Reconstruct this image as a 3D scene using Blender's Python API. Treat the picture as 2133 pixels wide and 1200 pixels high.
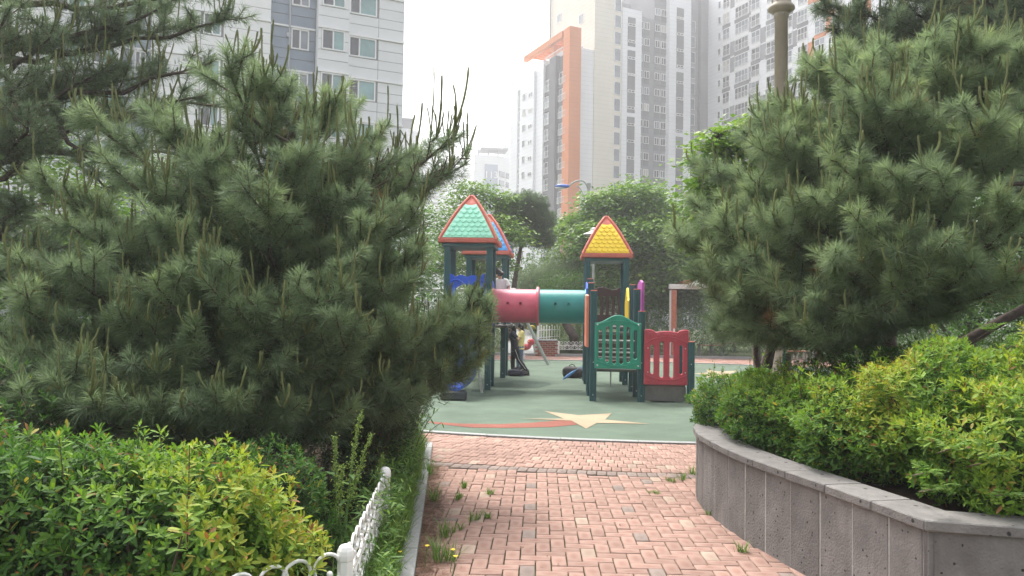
import bpy, math, random
import numpy as np
from mathutils import Vector, Matrix
from mathutils.geometry import delaunay_2d_cdt

SC = bpy.context.scene
COL = SC.collection
for o in list(bpy.data.objects):
    bpy.data.objects.remove(o)

# ------------------------------------------------------------------ camera
FPX, EYE = 1640.0, 1.65
PITCH, ROLL = math.atan2(55, FPX), math.radians(0.9)
cam_d = bpy.data.cameras.new('camera')
cam_d.sensor_width = 36.0
cam_d.lens = 36.0 * FPX / 2133.0
cam_d.clip_start, cam_d.clip_end = 0.05, 3000.0
cam = bpy.data.objects.new('camera', cam_d)
RC = Matrix.Rotation(math.pi / 2 + PITCH, 4, 'X') @ Matrix.Rotation(ROLL, 4, 'Z')
cam.matrix_world = Matrix.Translation((0, 0, EYE)) @ RC
COL.objects.link(cam)
SC.camera = cam

# ------------------------------------------------------------------ sky, sun, exposure
SUN_EL, SUN_AZ = math.radians(62), math.radians(-24)      # azimuth from +Y towards +X
world = bpy.data.worlds.new('World')
SC.world = world
world.use_nodes = True
wn = world.node_tree
wn.nodes.clear()
sky = wn.nodes.new('ShaderNodeTexSky')
sky.sky_type = 'NISHITA'
sky.sun_disc = False
sky.sun_elevation = SUN_EL
sky.sun_rotation = SUN_AZ
sky.air_density, sky.dust_density, sky.ozone_density = 1.0, 6.0, 1.0
hs = wn.nodes.new('ShaderNodeHueSaturation')
hs.inputs['Saturation'].default_value = 0.22
bg = wn.nodes.new('ShaderNodeBackground')
bg.inputs['Strength'].default_value = 0.15
wo = wn.nodes.new('ShaderNodeOutputWorld')
wn.links.new(sky.outputs[0], hs.inputs['Color'])
wn.links.new(hs.outputs[0], bg.inputs['Color'])
wn.links.new(bg.outputs[0], wo.inputs['Surface'])
sun_d = bpy.data.lights.new('sun', 'SUN')
sun_d.energy = 0.95
sun_d.angle = math.radians(10)
sun_d.color = (1.0, 0.95, 0.87)
sun = bpy.data.objects.new('sun', sun_d)
sdir = Vector((math.cos(SUN_EL) * math.sin(SUN_AZ), math.cos(SUN_EL) * math.cos(SUN_AZ), math.sin(SUN_EL)))
sun.rotation_euler = sdir.to_track_quat('Z', 'Y').to_euler()
sun.location = (20, 20, 60)
COL.objects.link(sun)
SC.view_settings.view_transform = 'Standard'
SC.view_settings.look = 'None'
SC.view_settings.gamma = 1.0
SC.view_settings.use_curve_mapping = False
SC.view_settings.exposure = 1.55
SC.cycles.max_bounces = 6
SC.cycles.diffuse_bounces = 3
SC.cycles.glossy_bounces = 2
SC.cycles.transmission_bounces = 3
SC.cycles.volume_bounces = 0
SC.cycles.transparent_max_bounces = 6
SC.cycles.sample_clamp_indirect = 4.0
SC.cycles.use_denoising = True

rng = np.random.default_rng(11)
R = random.Random(5)

# ------------------------------------------------------------------ helpers
RC3 = np.array(RC.to_3x3())
def ray(px, py):
    return RC3 @ np.array([(px - 1066.5) / FPX, -(py - 600) / FPX, -1.0])
def at(px, py, d):
    """world point seen at photo pixel (px, py), d metres away along +Y"""
    r = ray(px, py)
    return np.array([0, 0, EYE]) + r * (d / r[1])
def gnd(px, py, z=0.0):
    r = ray(px, py)
    return np.array([0, 0, EYE]) + r * ((z - EYE) / r[2])

MW = {}
def wmat(o):
    return MW.get(o.name, Matrix.Identity(4)) if o is not None else Matrix.Identity(4)

def tag(o, label=None, cat=None, group=None, kind=None):
    if label: o['label'] = label
    if cat: o['category'] = cat
    if group: o['group'] = group
    if kind: o['kind'] = kind
    return o

def thing(name, label, cat, loc=(0, 0, 0), rz=0.0, group=None):
    o = bpy.data.objects.new(name, None)
    o.empty_display_size = 0.2
    COL.objects.link(o)
    M = Matrix.Translation(Vector([float(c) for c in loc])) @ Matrix.Rotation(rz, 4, 'Z')
    o.matrix_basis = M
    MW[o.name] = M
    return tag(o, label, cat, group)

def inst(name, me, parent=None, M=None, label=None):
    """an object of mesh me at world matrix M, child of parent"""
    o = bpy.data.objects.new(name, me)
    COL.objects.link(o)
    M = Matrix.Identity(4) if M is None else M
    if parent is not None:
        o.parent = parent
        o.matrix_basis = wmat(parent).inverted() @ M
    else:
        o.matrix_basis = M
    MW[o.name] = M
    if label: o['label'] = label
    return o

def mesh_np(name, V, F, mats, midx=None, tint=None, uv=None, smooth=False):
    V = np.asarray(V, dtype=np.float32)
    F = np.asarray(F, dtype=np.int32)
    k = F.shape[1]
    me = bpy.data.meshes.new(name)
    me.vertices.add(len(V)); me.vertices.foreach_set('co', V.ravel())
    me.loops.add(F.size); me.loops.foreach_set('vertex_index', F.ravel())
    me.polygons.add(len(F)); me.polygons.foreach_set('loop_start', np.arange(0, F.size, k, dtype=np.int32))
    for m in (mats if isinstance(mats, (list, tuple)) else [mats]):
        me.materials.append(m)
    if midx is not None: me.polygons.foreach_set('material_index', np.asarray(midx, dtype=np.int32))
    if smooth: me.polygons.foreach_set('use_smooth', np.ones(len(F), dtype=bool))
    if tint is not None:
        a = me.attributes.new('tint', 'FLOAT', 'POINT'); a.data.foreach_set('value', np.asarray(tint, dtype=np.float32))
    if uv is not None:
        l = me.uv_layers.new(name='UVMap'); l.data.foreach_set('uv', np.asarray(uv, dtype=np.float32).ravel())
    me.update(calc_edges=True)
    return me

class MB:
    """collects shapes in world space, links them as one mesh object"""
    def __init__(s): s.v = []; s.f = []; s.m = []; s.sm = []
    def add(s, V, F, m=0, M=None, smooth=False):
        n = len(s.v)
        if M is not None:
            V = [M @ Vector([float(c) for c in p]) for p in V]
        s.v.extend([(float(p[0]), float(p[1]), float(p[2])) for p in V])
        for f in F:
            s.f.append(tuple(i + n for i in f)); s.m.append(m); s.sm.append(smooth)
        return s
    def box(s, c, size, m=0, rz=0.0, M=None, bev=0.0):
        hx, hy, hz = size[0] / 2, size[1] / 2, size[2] / 2
        T = Matrix.Translation(Vector([float(a) for a in c])) @ Matrix.Rotation(rz, 4, 'Z')
        if M is not None: T = M @ T
        if bev <= 0:
            V = [(x, y, z) for z in (-hz, hz) for y in (-hy, hy) for x in (-hx, hx)]
            F = [(0, 2, 3, 1), (4, 5, 7, 6), (0, 1, 5, 4), (2, 6, 7, 3), (0, 4, 6, 2), (1, 3, 7, 5)]
        else:
            b = min(bev, hx * .9, hy * .9, hz * .9); V = []; F = []
            idx = {}
            for sx in (-1, 1):
                for sy in (-1, 1):
                    for sz in (-1, 1):
                        for a in range(3):
                            p = [sx * (hx - b), sy * (hy - b), sz * (hz - b)]
                            p[a] = (sx * hx, sy * hy, sz * hz)[a]
                            idx[(sx, sy, sz, a)] = len(V); V.append(tuple(p))
            for a in range(3):
                o1, o2 = [q for q in range(3) if q != a]
                for sg in (-1, 1):
                    loop = []
                    for (p, q) in ((-1, -1), (1, -1), (1, 1), (-1, 1)):
                        k = [0, 0, 0]; k[a] = sg; k[o1] = p; k[o2] = q
                        loop.append(idx[tuple(k) + (a,)])
                    F.append(tuple(loop))
            for a in range(3):
                o1, o2 = [q for q in range(3) if q != a]
                for p in (-1, 1):
                    for q in (-1, 1):
                        k1 = [0, 0, 0]; k1[o1] = p; k1[o2] = q
                        k0 = list(k1); k0[a] = -1; k1[a] = 1
                        F.append((idx[tuple(k0) + (o1,)], idx[tuple(k1) + (o1,)], idx[tuple(k1) + (o2,)], idx[tuple(k0) + (o2,)]))
            for sx in (-1, 1):
                for sy in (-1, 1):
                    for sz in (-1, 1):
                        F.append(tuple(idx[(sx, sy, sz, a)] for a in range(3)))
        return s.add(V, F, m, T)
    def tube(s, pts, rad, n=8, m=0, cap=True, smooth=True, M=None, closed=False):
        P = np.asarray(pts, dtype=float)
        k = len(P)
        r = np.full(k, rad) if np.isscalar(rad) else np.asarray(rad, dtype=float)
        T = np.gradient(P, axis=0)
        if closed: T = np.roll(P, -1, 0) - np.roll(P, 1, 0)
        T /= np.linalg.norm(T, axis=1)[:, None] + 1e-9
        up = np.array([0, 0, 1.0]) if abs(T[:, 2]).mean() < .8 else np.array([1.0, 0, 0])
        A = np.cross(T, up); A /= np.linalg.norm(A, axis=1)[:, None] + 1e-9
        B = np.cross(A, T)
        th = np.linspace(0, 2 * math.pi, n, endpoint=False)
        ring = P[:, None, :] + r[:, None, None] * (np.cos(th)[None, :, None] * A[:, None, :] + np.sin(th)[None, :, None] * B[:, None, :])
        V = ring.reshape(-1, 3).tolist()
        F = []
        for i in range(k if closed else k - 1):
            a, b = i * n, ((i + 1) % k) * n
            for j in range(n):
                F.append((a + j, b + j, b + (j + 1) % n, a + (j + 1) % n))
        s.add(V, F, m, M, smooth)
        if cap and not closed:
            s.add(V[:n], [tuple(range(n))], m, M); s.add(V[-n:], [tuple(reversed(range(n)))], m, M)
        return s
    def lathe(s, prof, n=24, m=0, M=None, smooth=True):
        V = []; F = []
        for (r, z) in prof:
            for j in range(n):
                a = 2 * math.pi * j / n
                V.append((r * math.cos(a), r * math.sin(a), z))
        for i in range(len(prof) - 1):
            for j in range(n):
                F.append((i * n + j, i * n + (j + 1) % n, (i + 1) * n + (j + 1) % n, (i + 1) * n + j))
        return s.add(V, F, m, M, smooth)
    def ball(s, c, r, n=10, m=0, M=None, sq=(1, 1, 1)):
        prof = [(max(1e-4, math.sin(math.pi * i / n)), -math.cos(math.pi * i / n)) for i in range(n + 1)]
        T = Matrix.Translation(Vector([float(a) for a in c])) @ Matrix.Diagonal((r * sq[0], r * sq[1], r * sq[2], 1))
        return s.lathe(prof, n + 2, m, M @ T if M is not None else T)
    def poly(s, pts, z0, z1, m=0, M=None):
        """vertical prism over a 2-D polygon (counter-clockwise)"""
        n = len(pts)
        V = [(p[0], p[1], z0) for p in pts] + [(p[0], p[1], z1) for p in pts]
        F = [tuple(reversed(range(n))), tuple(range(n, 2 * n))] + [(i, (i + 1) % n, n + (i + 1) % n, n + i) for i in range(n)]
        return s.add(V, F, m, M)
    def mesh(s, name, mats, M=None):
        V = s.v
        if M is not None:
            Mi = np.array(M.inverted())
            A = np.asarray(V, dtype=float)
            V = (A @ Mi[:3, :3].T + Mi[:3, 3]).tolist()
        me = bpy.data.meshes.new(name)
        me.from_pydata(V, [], s.f)
        for m in (mats if isinstance(mats, (list, tuple)) else [mats]):
            me.materials.append(m)
        me.polygons.foreach_set('material_index', s.m)
        me.polygons.foreach_set('use_smooth', s.sm)
        me.update()
        return me
    def build(s, name, mats, parent=None, origin=None):
        M = wmat(parent)
        if origin is not None: M = Matrix.Translation(Vector([float(a) for a in origin]))
        o = inst(name, s.mesh(name, mats, M), parent, M)
        return o

def loop_off(loop, b):
    n = len(loop); out = []
    P = np.asarray(loop, dtype=float)
    for i in range(n):
        e1 = P[i] - P[i - 1]; e2 = P[(i + 1) % n] - P[i]
        e1 /= np.linalg.norm(e1) + 1e-9; e2 /= np.linalg.norm(e2) + 1e-9
        nrm = np.array([-(e1[1] + e2[1]), e1[0] + e2[0]])
        nrm /= np.linalg.norm(nrm) + 1e-9
        out.append(tuple(P[i] + nrm * b))
    return out
def inside(p, loop):
    c = False; n = len(loop); j = n - 1
    for i in range(n):
        a, b = loop[i], loop[j]
        if (a[1] > p[1]) != (b[1] > p[1]) and p[0] < (b[0] - a[0]) * (p[1] - a[1]) / (b[1] - a[1] + 1e-12) + a[0]: c = not c
        j = i
    return c
def ccw(loop):
    a = sum(loop[i - 1][0] * loop[i][1] - loop[i][0] * loop[i - 1][1] for i in range(len(loop)))
    return loop if a > 0 else loop[::-1]
def tri_region(outer, holes):
    v = []; e = []
    for lp in [outer] + holes:
        n0 = len(v); v += [Vector(p) for p in lp]
        e += [(n0 + i, n0 + (i + 1) % len(lp)) for i in range(len(lp))]
    ov, oe, of, *_ = delaunay_2d_cdt(v, e, [], 0, 1e-6)
    fs = []
    for f in of:
        c = sum((ov[i] for i in f), Vector((0, 0))) / len(f)
        if inside(c, outer) and not any(inside(c, h) for h in holes): fs.append(tuple(f))
    return [(p.x, p.y) for p in ov], fs
def panel(mb, outer, holes, t, bev, M, m=0):
    """a plate in the local XZ plane, front towards -Y, thickness t, chamfered front and back edges"""
    outer = ccw(list(outer)); holes = [ccw(list(h)) for h in holes]
    fo = loop_off(outer, bev); fh = [loop_off(h, -bev) for h in holes]
    v2, fs = tri_region(fo, fh)
    mb.add([(p[0], -t / 2, p[1]) for p in v2], [f for f in fs], m, M)
    mb.add([(p[0], t / 2, p[1]) for p in v2], [tuple(reversed(f)) for f in fs], m, M)
    for a, b in [(outer, fo)] + list(zip(holes, fh)):
        n = len(a)
        rows = [(b, -t / 2), (a, -t / 2 + bev), (a, t / 2 - bev), (b, t / 2)]
        V = [(p[0], y, p[1]) for lp, y in rows for p in lp]
        F = [(r * n + i, (r + 1) * n + i, (r + 1) * n + (i + 1) % n, r * n + (i + 1) % n) for r in range(3) for i in range(n)]
        mb.add(V, F, m, M)
def slot(cx, z0, z1, w, n=6):
    r = w / 2
    pts = [(cx + r * math.cos(a), z1 - r + r * math.sin(a)) for a in np.linspace(0, math.pi, n)]
    pts += [(cx + r * math.cos(a), z0 + r + r * math.sin(a)) for a in np.linspace(math.pi, 2 * math.pi, n)]
    return pts
def circ(cx, cz, r, n=14):
    return [(cx + r * math.cos(2 * math.pi * i / n), cz + r * math.sin(2 * math.pi * i / n)) for i in range(n)]
def frame_mat(o, ex, ez=(0, 0, 1)):
    """matrix with local X along ex (horizontal), Z up, Y = Z x X"""
    x = Vector((ex[0], ex[1], 0)).normalized(); z = Vector(ez); y = z.cross(x)
    M = Matrix.Identity(4)
    for i in range(3):
        M[i][0], M[i][1], M[i][2], M[i][3] = x[i], y[i], z[i], float(o[i])
    return M

# ------------------------------------------------------------------ materials
def _n(nt, t): return nt.nodes.new(t)
def mat(name, col, rough=0.6, var=0.0, vscale=4.0, col2=None, spec=0.5, bump=0.0, bscale=60.0, metal=0.0, rand=0.0, isl=False, coat=0.0, spots=0.0, streak=0.0, stint=(.3, .3, .28)):
    m = bpy.data.materials.new(name); m.use_nodes = True
    nt = m.node_tree; b = nt.nodes['Principled BSDF']; L = nt.links
    b.inputs['Roughness'].default_value = rough
    b.inputs['Metallic'].default_value = metal
    b.inputs['Specular IOR Level'].default_value = spec
    b.inputs['Coat Weight'].default_value = coat
    c4 = (*col, 1)
    b.inputs['Base Color'].default_value = c4
    tc = _n(nt, 'ShaderNodeTexCoord'); out = None
    if var > 0:
        no = _n(nt, 'ShaderNodeTexNoise'); no.inputs['Scale'].default_value = vscale; no.inputs['Detail'].default_value = 6; no.inputs['Roughness'].default_value = .65
        L.new(tc.outputs['Object'], no.inputs['Vector'])
        rp = _n(nt, 'ShaderNodeValToRGB')
        c2 = col2 if col2 else tuple(c * (1 + var) for c in col)
        c1 = col if col2 else tuple(c * (1 - var) for c in col)
        rp.color_ramp.elements[0].position = .32; rp.color_ramp.elements[1].position = .68
        rp.color_ramp.elements[0].color = (*c1, 1); rp.color_ramp.elements[1].color = (*c2, 1)
        L.new(no.outputs['Fac'], rp.inputs['Fac']); out = rp.outputs['Color']
    if streak > 0:
        mp = _n(nt, 'ShaderNodeMapping'); mp.inputs['Scale'].default_value = (9, 9, .7)
        L.new(tc.outputs['Object'], mp.inputs['Vector'])
        n2 = _n(nt, 'ShaderNodeTexNoise'); n2.inputs['Scale'].default_value = 1.0; n2.inputs['Detail'].default_value = 5
        L.new(mp.outputs[0], n2.inputs['Vector'])
        r2 = _n(nt, 'ShaderNodeValToRGB'); r2.color_ramp.elements[0].position = .42; r2.color_ramp.elements[1].position = .7
        L.new(n2.outputs['Fac'], r2.inputs['Fac'])
        mu = _n(nt, 'ShaderNodeMath'); mu.operation = 'MULTIPLY'; mu.inputs[1].default_value = streak
        L.new(r2.outputs['Color'], mu.inputs[0])
        mx = _n(nt, 'ShaderNodeMixRGB'); mx.inputs['Color2'].default_value = (*stint, 1)
        L.new(mu.outputs[0], mx.inputs['Fac'])
        if out: L.new(out, mx.inputs['Color1'])
        else: mx.inputs['Color1'].default_value = c4
        out = mx.outputs[0]
    if spots > 0:
        vo = _n(nt, 'ShaderNodeTexVoronoi'); vo.inputs['Scale'].default_value = spots
        n3 = _n(nt, 'ShaderNodeTexNoise'); n3.inputs['Scale'].default_value = spots * .8
        L.new(tc.outputs['Object'], n3.inputs['Vector'])
        ad = _n(nt, 'ShaderNodeMixRGB'); ad.inputs['Fac'].default_value = .03
        L.new(tc.outputs['Object'], ad.inputs['Color1']); L.new(n3.outputs['Color'], ad.inputs['Color2'])
        L.new(ad.outputs[0], vo.inputs['Vector'])
        r3 = _n(nt, 'ShaderNodeValToRGB'); r3.color_ramp.elements[0].position = .13; r3.color_ramp.elements[1].position = .2
        L.new(vo.outputs['Distance'], r3.inputs['Fac'])
        # only some cells have a pit
        gt = _n(nt, 'ShaderNodeMath'); gt.operation = 'GREATER_THAN'; gt.inputs[1].default_value = .52
        L.new(vo.outputs['Color'], gt.inputs[0])
        mxx = _n(nt, 'ShaderNodeMath'); mxx.operation = 'MAXIMUM'; L.new(gt.outputs[0], mxx.inputs[0]); L.new(r3.outputs['Color'], mxx.inputs[1])
        mx = _n(nt, 'ShaderNodeMixRGB'); mx.inputs['Color1'].default_value = (.03, .028, .027, 1)
        L.new(mxx.outputs[0], mx.inputs['Fac'])
        if out: L.new(out, mx.inputs['Color2'])
        else: mx.inputs['Color2'].default_value = c4
        out = mx.outputs[0]
    if rand > 0:
        if isl:
            g = _n(nt, 'ShaderNodeNewGeometry'); ro = g.outputs['Random Per Island']
        else:
            g = _n(nt, 'ShaderNodeObjectInfo'); ro = g.outputs['Random']
        mr = _n(nt, 'ShaderNodeMapRange'); mr.inputs['To Min'].default_value = 1 - rand; mr.inputs['To Max'].default_value = 1 + rand
        L.new(ro, mr.inputs['Value'])
        hv = _n(nt, 'ShaderNodeHueSaturation'); L.new(mr.outputs[0], hv.inputs['Value'])
        if out: L.new(out, hv.inputs['Color'])
        else: hv.inputs['Color'].default_value = c4
        out = hv.outputs[0]
    if out: L.new(out, b.inputs['Base Color'])
    if bump > 0:
        n4 = _n(nt, 'ShaderNodeTexNoise'); n4.inputs['Scale'].default_value = bscale; n4.inputs['Detail'].default_value = 5
        L.new(tc.outputs['Object'], n4.inputs['Vector'])
        bp = _n(nt, 'ShaderNodeBump'); bp.inputs['Strength'].default_value = bump; bp.inputs['Distance'].default_value = .01
        L.new(n4.outputs['Fac'], bp.inputs['Height']); L.new(bp.outputs[0], b.inputs['Normal'])
    return m

def leaf_mat(name, stops, rough=.5, trans=.35, spec=.3):
    m = bpy.data.materials.new(name); m.use_nodes = True
    nt = m.node_tree; b = nt.nodes['Principled BSDF']; L = nt.links
    at_ = _n(nt, 'ShaderNodeAttribute'); at_.attribute_name = 'tint'
    rp = _n(nt, 'ShaderNodeValToRGB'); cr = rp.color_ramp
    while len(cr.elements) < len(stops): cr.elements.new(.5)
    for e, (p, c) in zip(cr.elements, stops): e.position = p; e.color = (*c, 1)
    L.new(at_.outputs['Fac'], rp.inputs['Fac'])
    L.new(rp.outputs[0], b.inputs['Base Color'])
    b.inputs['Roughness'].default_value = rough; b.inputs['Specular IOR Level'].default_value = spec
    tr = _n(nt, 'ShaderNodeBsdfTranslucent')
    hv = _n(nt, 'ShaderNodeHueSaturation'); hv.inputs['Value'].default_value = 1.25; hv.inputs['Saturation'].default_value = 1.1
    L.new(rp.outputs[0], hv.inputs['Color']); L.new(hv.outputs[0], tr.inputs['Color'])
    mx = _n(nt, 'ShaderNodeMixShader'); mx.inputs[0].default_value = trans
    L.new(b.outputs[0], mx.inputs[1]); L.new(tr.outputs[0], mx.inputs[2])
    L.new(mx.outputs[0], nt.nodes['Material Output'].inputs['Surface'])
    return m

def brick_mat(name, col, dark, rand=.18):
    """paver: fired face a little darker in the middle, worn pale at the arrises (UV runs 0..1 over each brick)"""
    m = mat(name, col, .85, rand=0, spec=.2)
    nt = m.node_tree; L = nt.links; b = nt.nodes['Principled BSDF']
    uv = _n(nt, 'ShaderNodeUVMap'); uv.uv_map = 'UVMap'
    su = _n(nt, 'ShaderNodeVectorMath'); su.operation = 'SUBTRACT'; su.inputs[1].default_value = (.5, .5, 0)
    L.new(uv.outputs[0], su.inputs[0])
    ln = _n(nt, 'ShaderNodeVectorMath'); ln.operation = 'LENGTH'; L.new(su.outputs[0], ln.inputs[0])
    tc = _n(nt, 'ShaderNodeTexCoord')
    ge = _n(nt, 'ShaderNodeNewGeometry')
    no = _n(nt, 'ShaderNodeTexNoise'); no.inputs['Scale'].default_value = 9; no.inputs['Detail'].default_value = 5
    L.new(ge.outputs['Position'], no.inputs['Vector'])
    ad = _n(nt, 'ShaderNodeMath'); ad.operation = 'MULTIPLY_ADD'; ad.inputs[1].default_value = .35; L.new(no.outputs['Fac'], ad.inputs[0]); L.new(ln.outputs['Value'], ad.inputs[2])
    rp = _n(nt, 'ShaderNodeValToRGB'); rp.color_ramp.elements[0].position = .3; rp.color_ramp.elements[1].position = .58
    rp.color_ramp.elements[0].color = (*dark, 1); rp.color_ramp.elements[1].color = (*col, 1)
    L.new(ad.outputs[0], rp.inputs['Fac'])
    oi = _n(nt, 'ShaderNodeObjectInfo'); s2 = _n(nt, 'ShaderNodeMath'); s2.operation = 'ADD'
    L.new(oi.outputs['Random'], s2.inputs[0]); L.new(ge.outputs['Random Per Island'], s2.inputs[1])
    fr = _n(nt, 'ShaderNodeMath'); fr.operation = 'FRACT'; L.new(s2.outputs[0], fr.inputs[0])
    mr = _n(nt, 'ShaderNodeMapRange'); mr.inputs['To Min'].default_value = 1 - rand; mr.inputs['To Max'].default_value = 1 + rand
    L.new(fr.outputs[0], mr.inputs['Value'])
    # broad dirt over the whole pavement
    n2 = _n(nt, 'ShaderNodeTexNoise'); n2.inputs['Scale'].default_value = .9; n2.inputs['Detail'].default_value = 7; n2.inputs['Roughness'].default_value = .7
    L.new(ge.outputs['Position'], n2.inputs['Vector'])
    m2 = _n(nt, 'ShaderNodeMapRange'); m2.inputs['From Min'].default_value = .3; m2.inputs['From Max'].default_value = .7; m2.inputs['To Min'].default_value = .78; m2.inputs['To Max'].default_value = 1.08
    L.new(n2.outputs['Fac'], m2.inputs['Value'])
    mm = _n(nt, 'ShaderNodeMath'); mm.operation = 'MULTIPLY'; L.new(mr.outputs[0], mm.inputs[0]); L.new(m2.outputs[0], mm.inputs[1])
    hv = _n(nt, 'ShaderNodeHueSaturation'); L.new(mm.outputs[0], hv.inputs['Value']); L.new(rp.outputs[0], hv.inputs['Color'])
    L.new(hv.outputs[0], b.inputs['Base Color'])
    n4 = _n(nt, 'ShaderNodeTexNoise'); n4.inputs['Scale'].default_value = 140; L.new(ge.outputs['Position'], n4.inputs['Vector'])
    bp = _n(nt, 'ShaderNodeBump'); bp.inputs['Strength'].default_value = .35; bp.inputs['Distance'].default_value = .004
    L.new(n4.outputs['Fac'], bp.inputs['Height']); L.new(bp.outputs[0], b.inputs['Normal'])
    return m

def glass_mat(name, col, rough=.08, var=.25):
    m = mat(name, col, rough, var=var, vscale=.7, spec=.9)
    return m
# ------------------------------------------------------------------ ground, path, playground surface, planter
M_soil = mat('soil', (.040, .030, .022), .95, .45, 7, spec=.05, bump=.6, bscale=40)
M_land = mat('ground_cover', (.07, .085, .045), .95, .4, .6, spec=.05, bump=.4, bscale=8)
M_bed = mat('paver_bed', (.050, .036, .028), .95, .4, 2.5, (.055, .062, .028), spec=.1)
M_brick = brick_mat('brick_pink', (.345, .225, .183), (.285, .17, .135), .10)
M_brick_g = brick_mat('brick_gray', (.245, .195, .17), (.205, .16, .14), .1)
M_brick_c = brick_mat('brick_cream', (.375, .285, .225), (.32, .235, .185), .1)
M_kerb = mat('granite_kerb', (.27, .275, .27), .75, .18, 30, bump=.2, bscale=90, rand=.08)
M_stone = mat('basalt_panel', (.200, .190, .182), .9, .26, 3.5, bump=.7, bscale=70, rand=.13, spots=24, streak=.6, stint=(.12, .105, .10))
M_cap = mat('basalt_cap', (.165, .156, .148), .9, .25, 5, bump=.7, bscale=60, rand=.1, spots=14)
M_joint = mat('mortar', (.42, .41, .39), .95, .2, 25)

def rubber_mat(name, col, stain=0.0):
    m = mat(name, col, .9, .12, 1.3, bump=.5, bscale=180)
    return m
def grain_rubber(name, col):
    m = mat(name, col, .9, .20, .9, bump=.5, bscale=160, spec=.15)
    nt = m.node_tree; b = nt.nodes['Principled BSDF']; L = nt.links
    src = b.inputs['Base Color'].links[0].from_socket
    ge = _n(nt, 'ShaderNodeNewGeometry')
    no = _n(nt, 'ShaderNodeTexNoise'); no.inputs['Scale'].default_value = 140; no.inputs['Detail'].default_value = 2
    L.new(ge.outputs['Position'], no.inputs['Vector'])
    mr = _n(nt, 'ShaderNodeMapRange'); mr.inputs['From Min'].default_value = .3; mr.inputs['From Max'].default_value = .7; mr.inputs['To Min'].default_value = .8; mr.inputs['To Max'].default_value = 1.2
    L.new(no.outputs['Fac'], mr.inputs['Value'])
    hv = _n(nt, 'ShaderNodeHueSaturation'); L.new(mr.outputs[0], hv.inputs['Value']); L.new(src, hv.inputs['Color'])
    L.new(hv.outputs[0], b.inputs['Base Color'])
    return m
M_green = grain_rubber('rubber_green', (.110, .148, .110))
M_green_dark = grain_rubber('rubber_green_dark', (.070, .100, .078))  # darker green rubber, also used to paint the mint roof's shade
M_star = grain_rubber('rubber_sand', (.33, .265, .18))
M_swoosh = grain_rubber('rubber_red', (.235, .09, .068))

g = MB(); g.add([(-900, -40, -.06), (900, -40, -.06), (900, 1500, -.06), (-900, 1500, -.06)], [(0, 1, 2, 3)])
tag(g.build('ground', M_land), kind='structure')

EC, EA, EB = (2.95, 19.57), 11.0, 9.2          # the rubber surface is an ellipse
def ell(t, off=0.0):
    c, s = math.cos(t), math.sin(t)
    nx, ny = c / EA, s / EB
    l = math.hypot(nx, ny)
    return (EC[0] + EA * c + off * nx / l, EC[1] + EB * s + off * ny / l)
NE = 160
TE = [2 * math.pi * i / NE for i in range(NE)]
g = MB(); g.add([(*ell(t, -.02), .0) for t in TE], [tuple(range(NE))])
tag(g.build('playground_surface', M_green), kind='structure')

def flat(name, pts, m, z=.004, parent=None):
    v2, fs = tri_region(ccw([tuple(p) for p in pts]), [])
    q = MB(); q.add([(p[0], p[1], z) for p in v2], fs)
    return tag(q.build(name, m, parent), kind='structure')
def star_pts(pxs): return [tuple(gnd(x, y)[:2]) for x, y in pxs]
flat('star_marking', star_pts([(1083, 873), (1175, 873), (1133, 857), (1205, 866), (1274, 862), (1260, 875), (1355, 884), (1243, 882), (1221, 894), (1190, 877)]), M_star, .008)
sw = [(885, 878), (960, 883), (1040, 884), (1110, 881), (1165, 876), (1190, 877), (1203, 885), (1150, 890), (1060, 892), (980, 891), (905, 883)]
flat('swoosh_marking', star_pts(sw), M_swoosh, .004)
flat('star_marking', star_pts([(1440, 778), (1475, 776), (1470, 770), (1497, 774), (1540, 772), (1520, 779), (1548, 786), (1497, 783), (1470, 787), (1474, 781)]), M_star, .004)
def blob(cx, cy, rx, ry, n=40, seed=1, rough=.22):
    r = np.random.default_rng(seed); ph = r.uniform(0, 6.28, 6)
    out = []
    for i in range(n):
        a = 2 * math.pi * i / n
        k = 1 + rough * sum(math.sin((j + 2) * a + ph[j]) / (j + 1.5) for j in range(6))
        out.append((cx + rx * k * math.cos(a), cy + ry * k * math.sin(a)))
    return out
flat('dark_patch', blob(-.35, 16.6, .62, .8, seed=3), M_green_dark, .004)  # cast shade of the mint roof, put into the rubber colour
flat('dark_patch', blob(.25, 18.7, .75, .9, seed=4), M_green_dark, .004)  # darker rubber behind the crawl tube
flat('dark_patch', blob(1.2, 17.3, .35, .35, seed=8), M_green_dark, .004)  # darker rubber near the teal end of the tube

# kerb round the rubber, stone by stone
kerb = thing('playground_kerb', 'pale granite kerb curving round the green rubber surface', 'kerb', (2.95, 10.4, 0))
kerb['kind'] = 'structure'
KW = .13
per = [0.0]
fine = [ell(2 * math.pi * i / 2000, KW / 2) for i in range(2001)]
for i in range(2000): per.append(per[-1] + math.dist(fine[i], fine[i + 1]))
nst = int(per[-1] / 1.0)
def t_at(s): return 2 * math.pi * float(np.interp(s, per, range(2001))) / 2000
for k in range(nst):
    s0, s1 = per[-1] * k / nst + .004, per[-1] * (k + 1) / nst - .004
    q = MB(); n = 3
    ts = [t_at(s0 + (s1 - s0) * i / n) for i in range(n + 1)]
    a = [ell(t, 0) for t in ts]; b = [ell(t, KW) for t in ts]
    q.poly(b[::-1] + a if False else a[::-1] + b, -.06, .022)
    q.build('kerb_stone', M_kerb, kerb)

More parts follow.
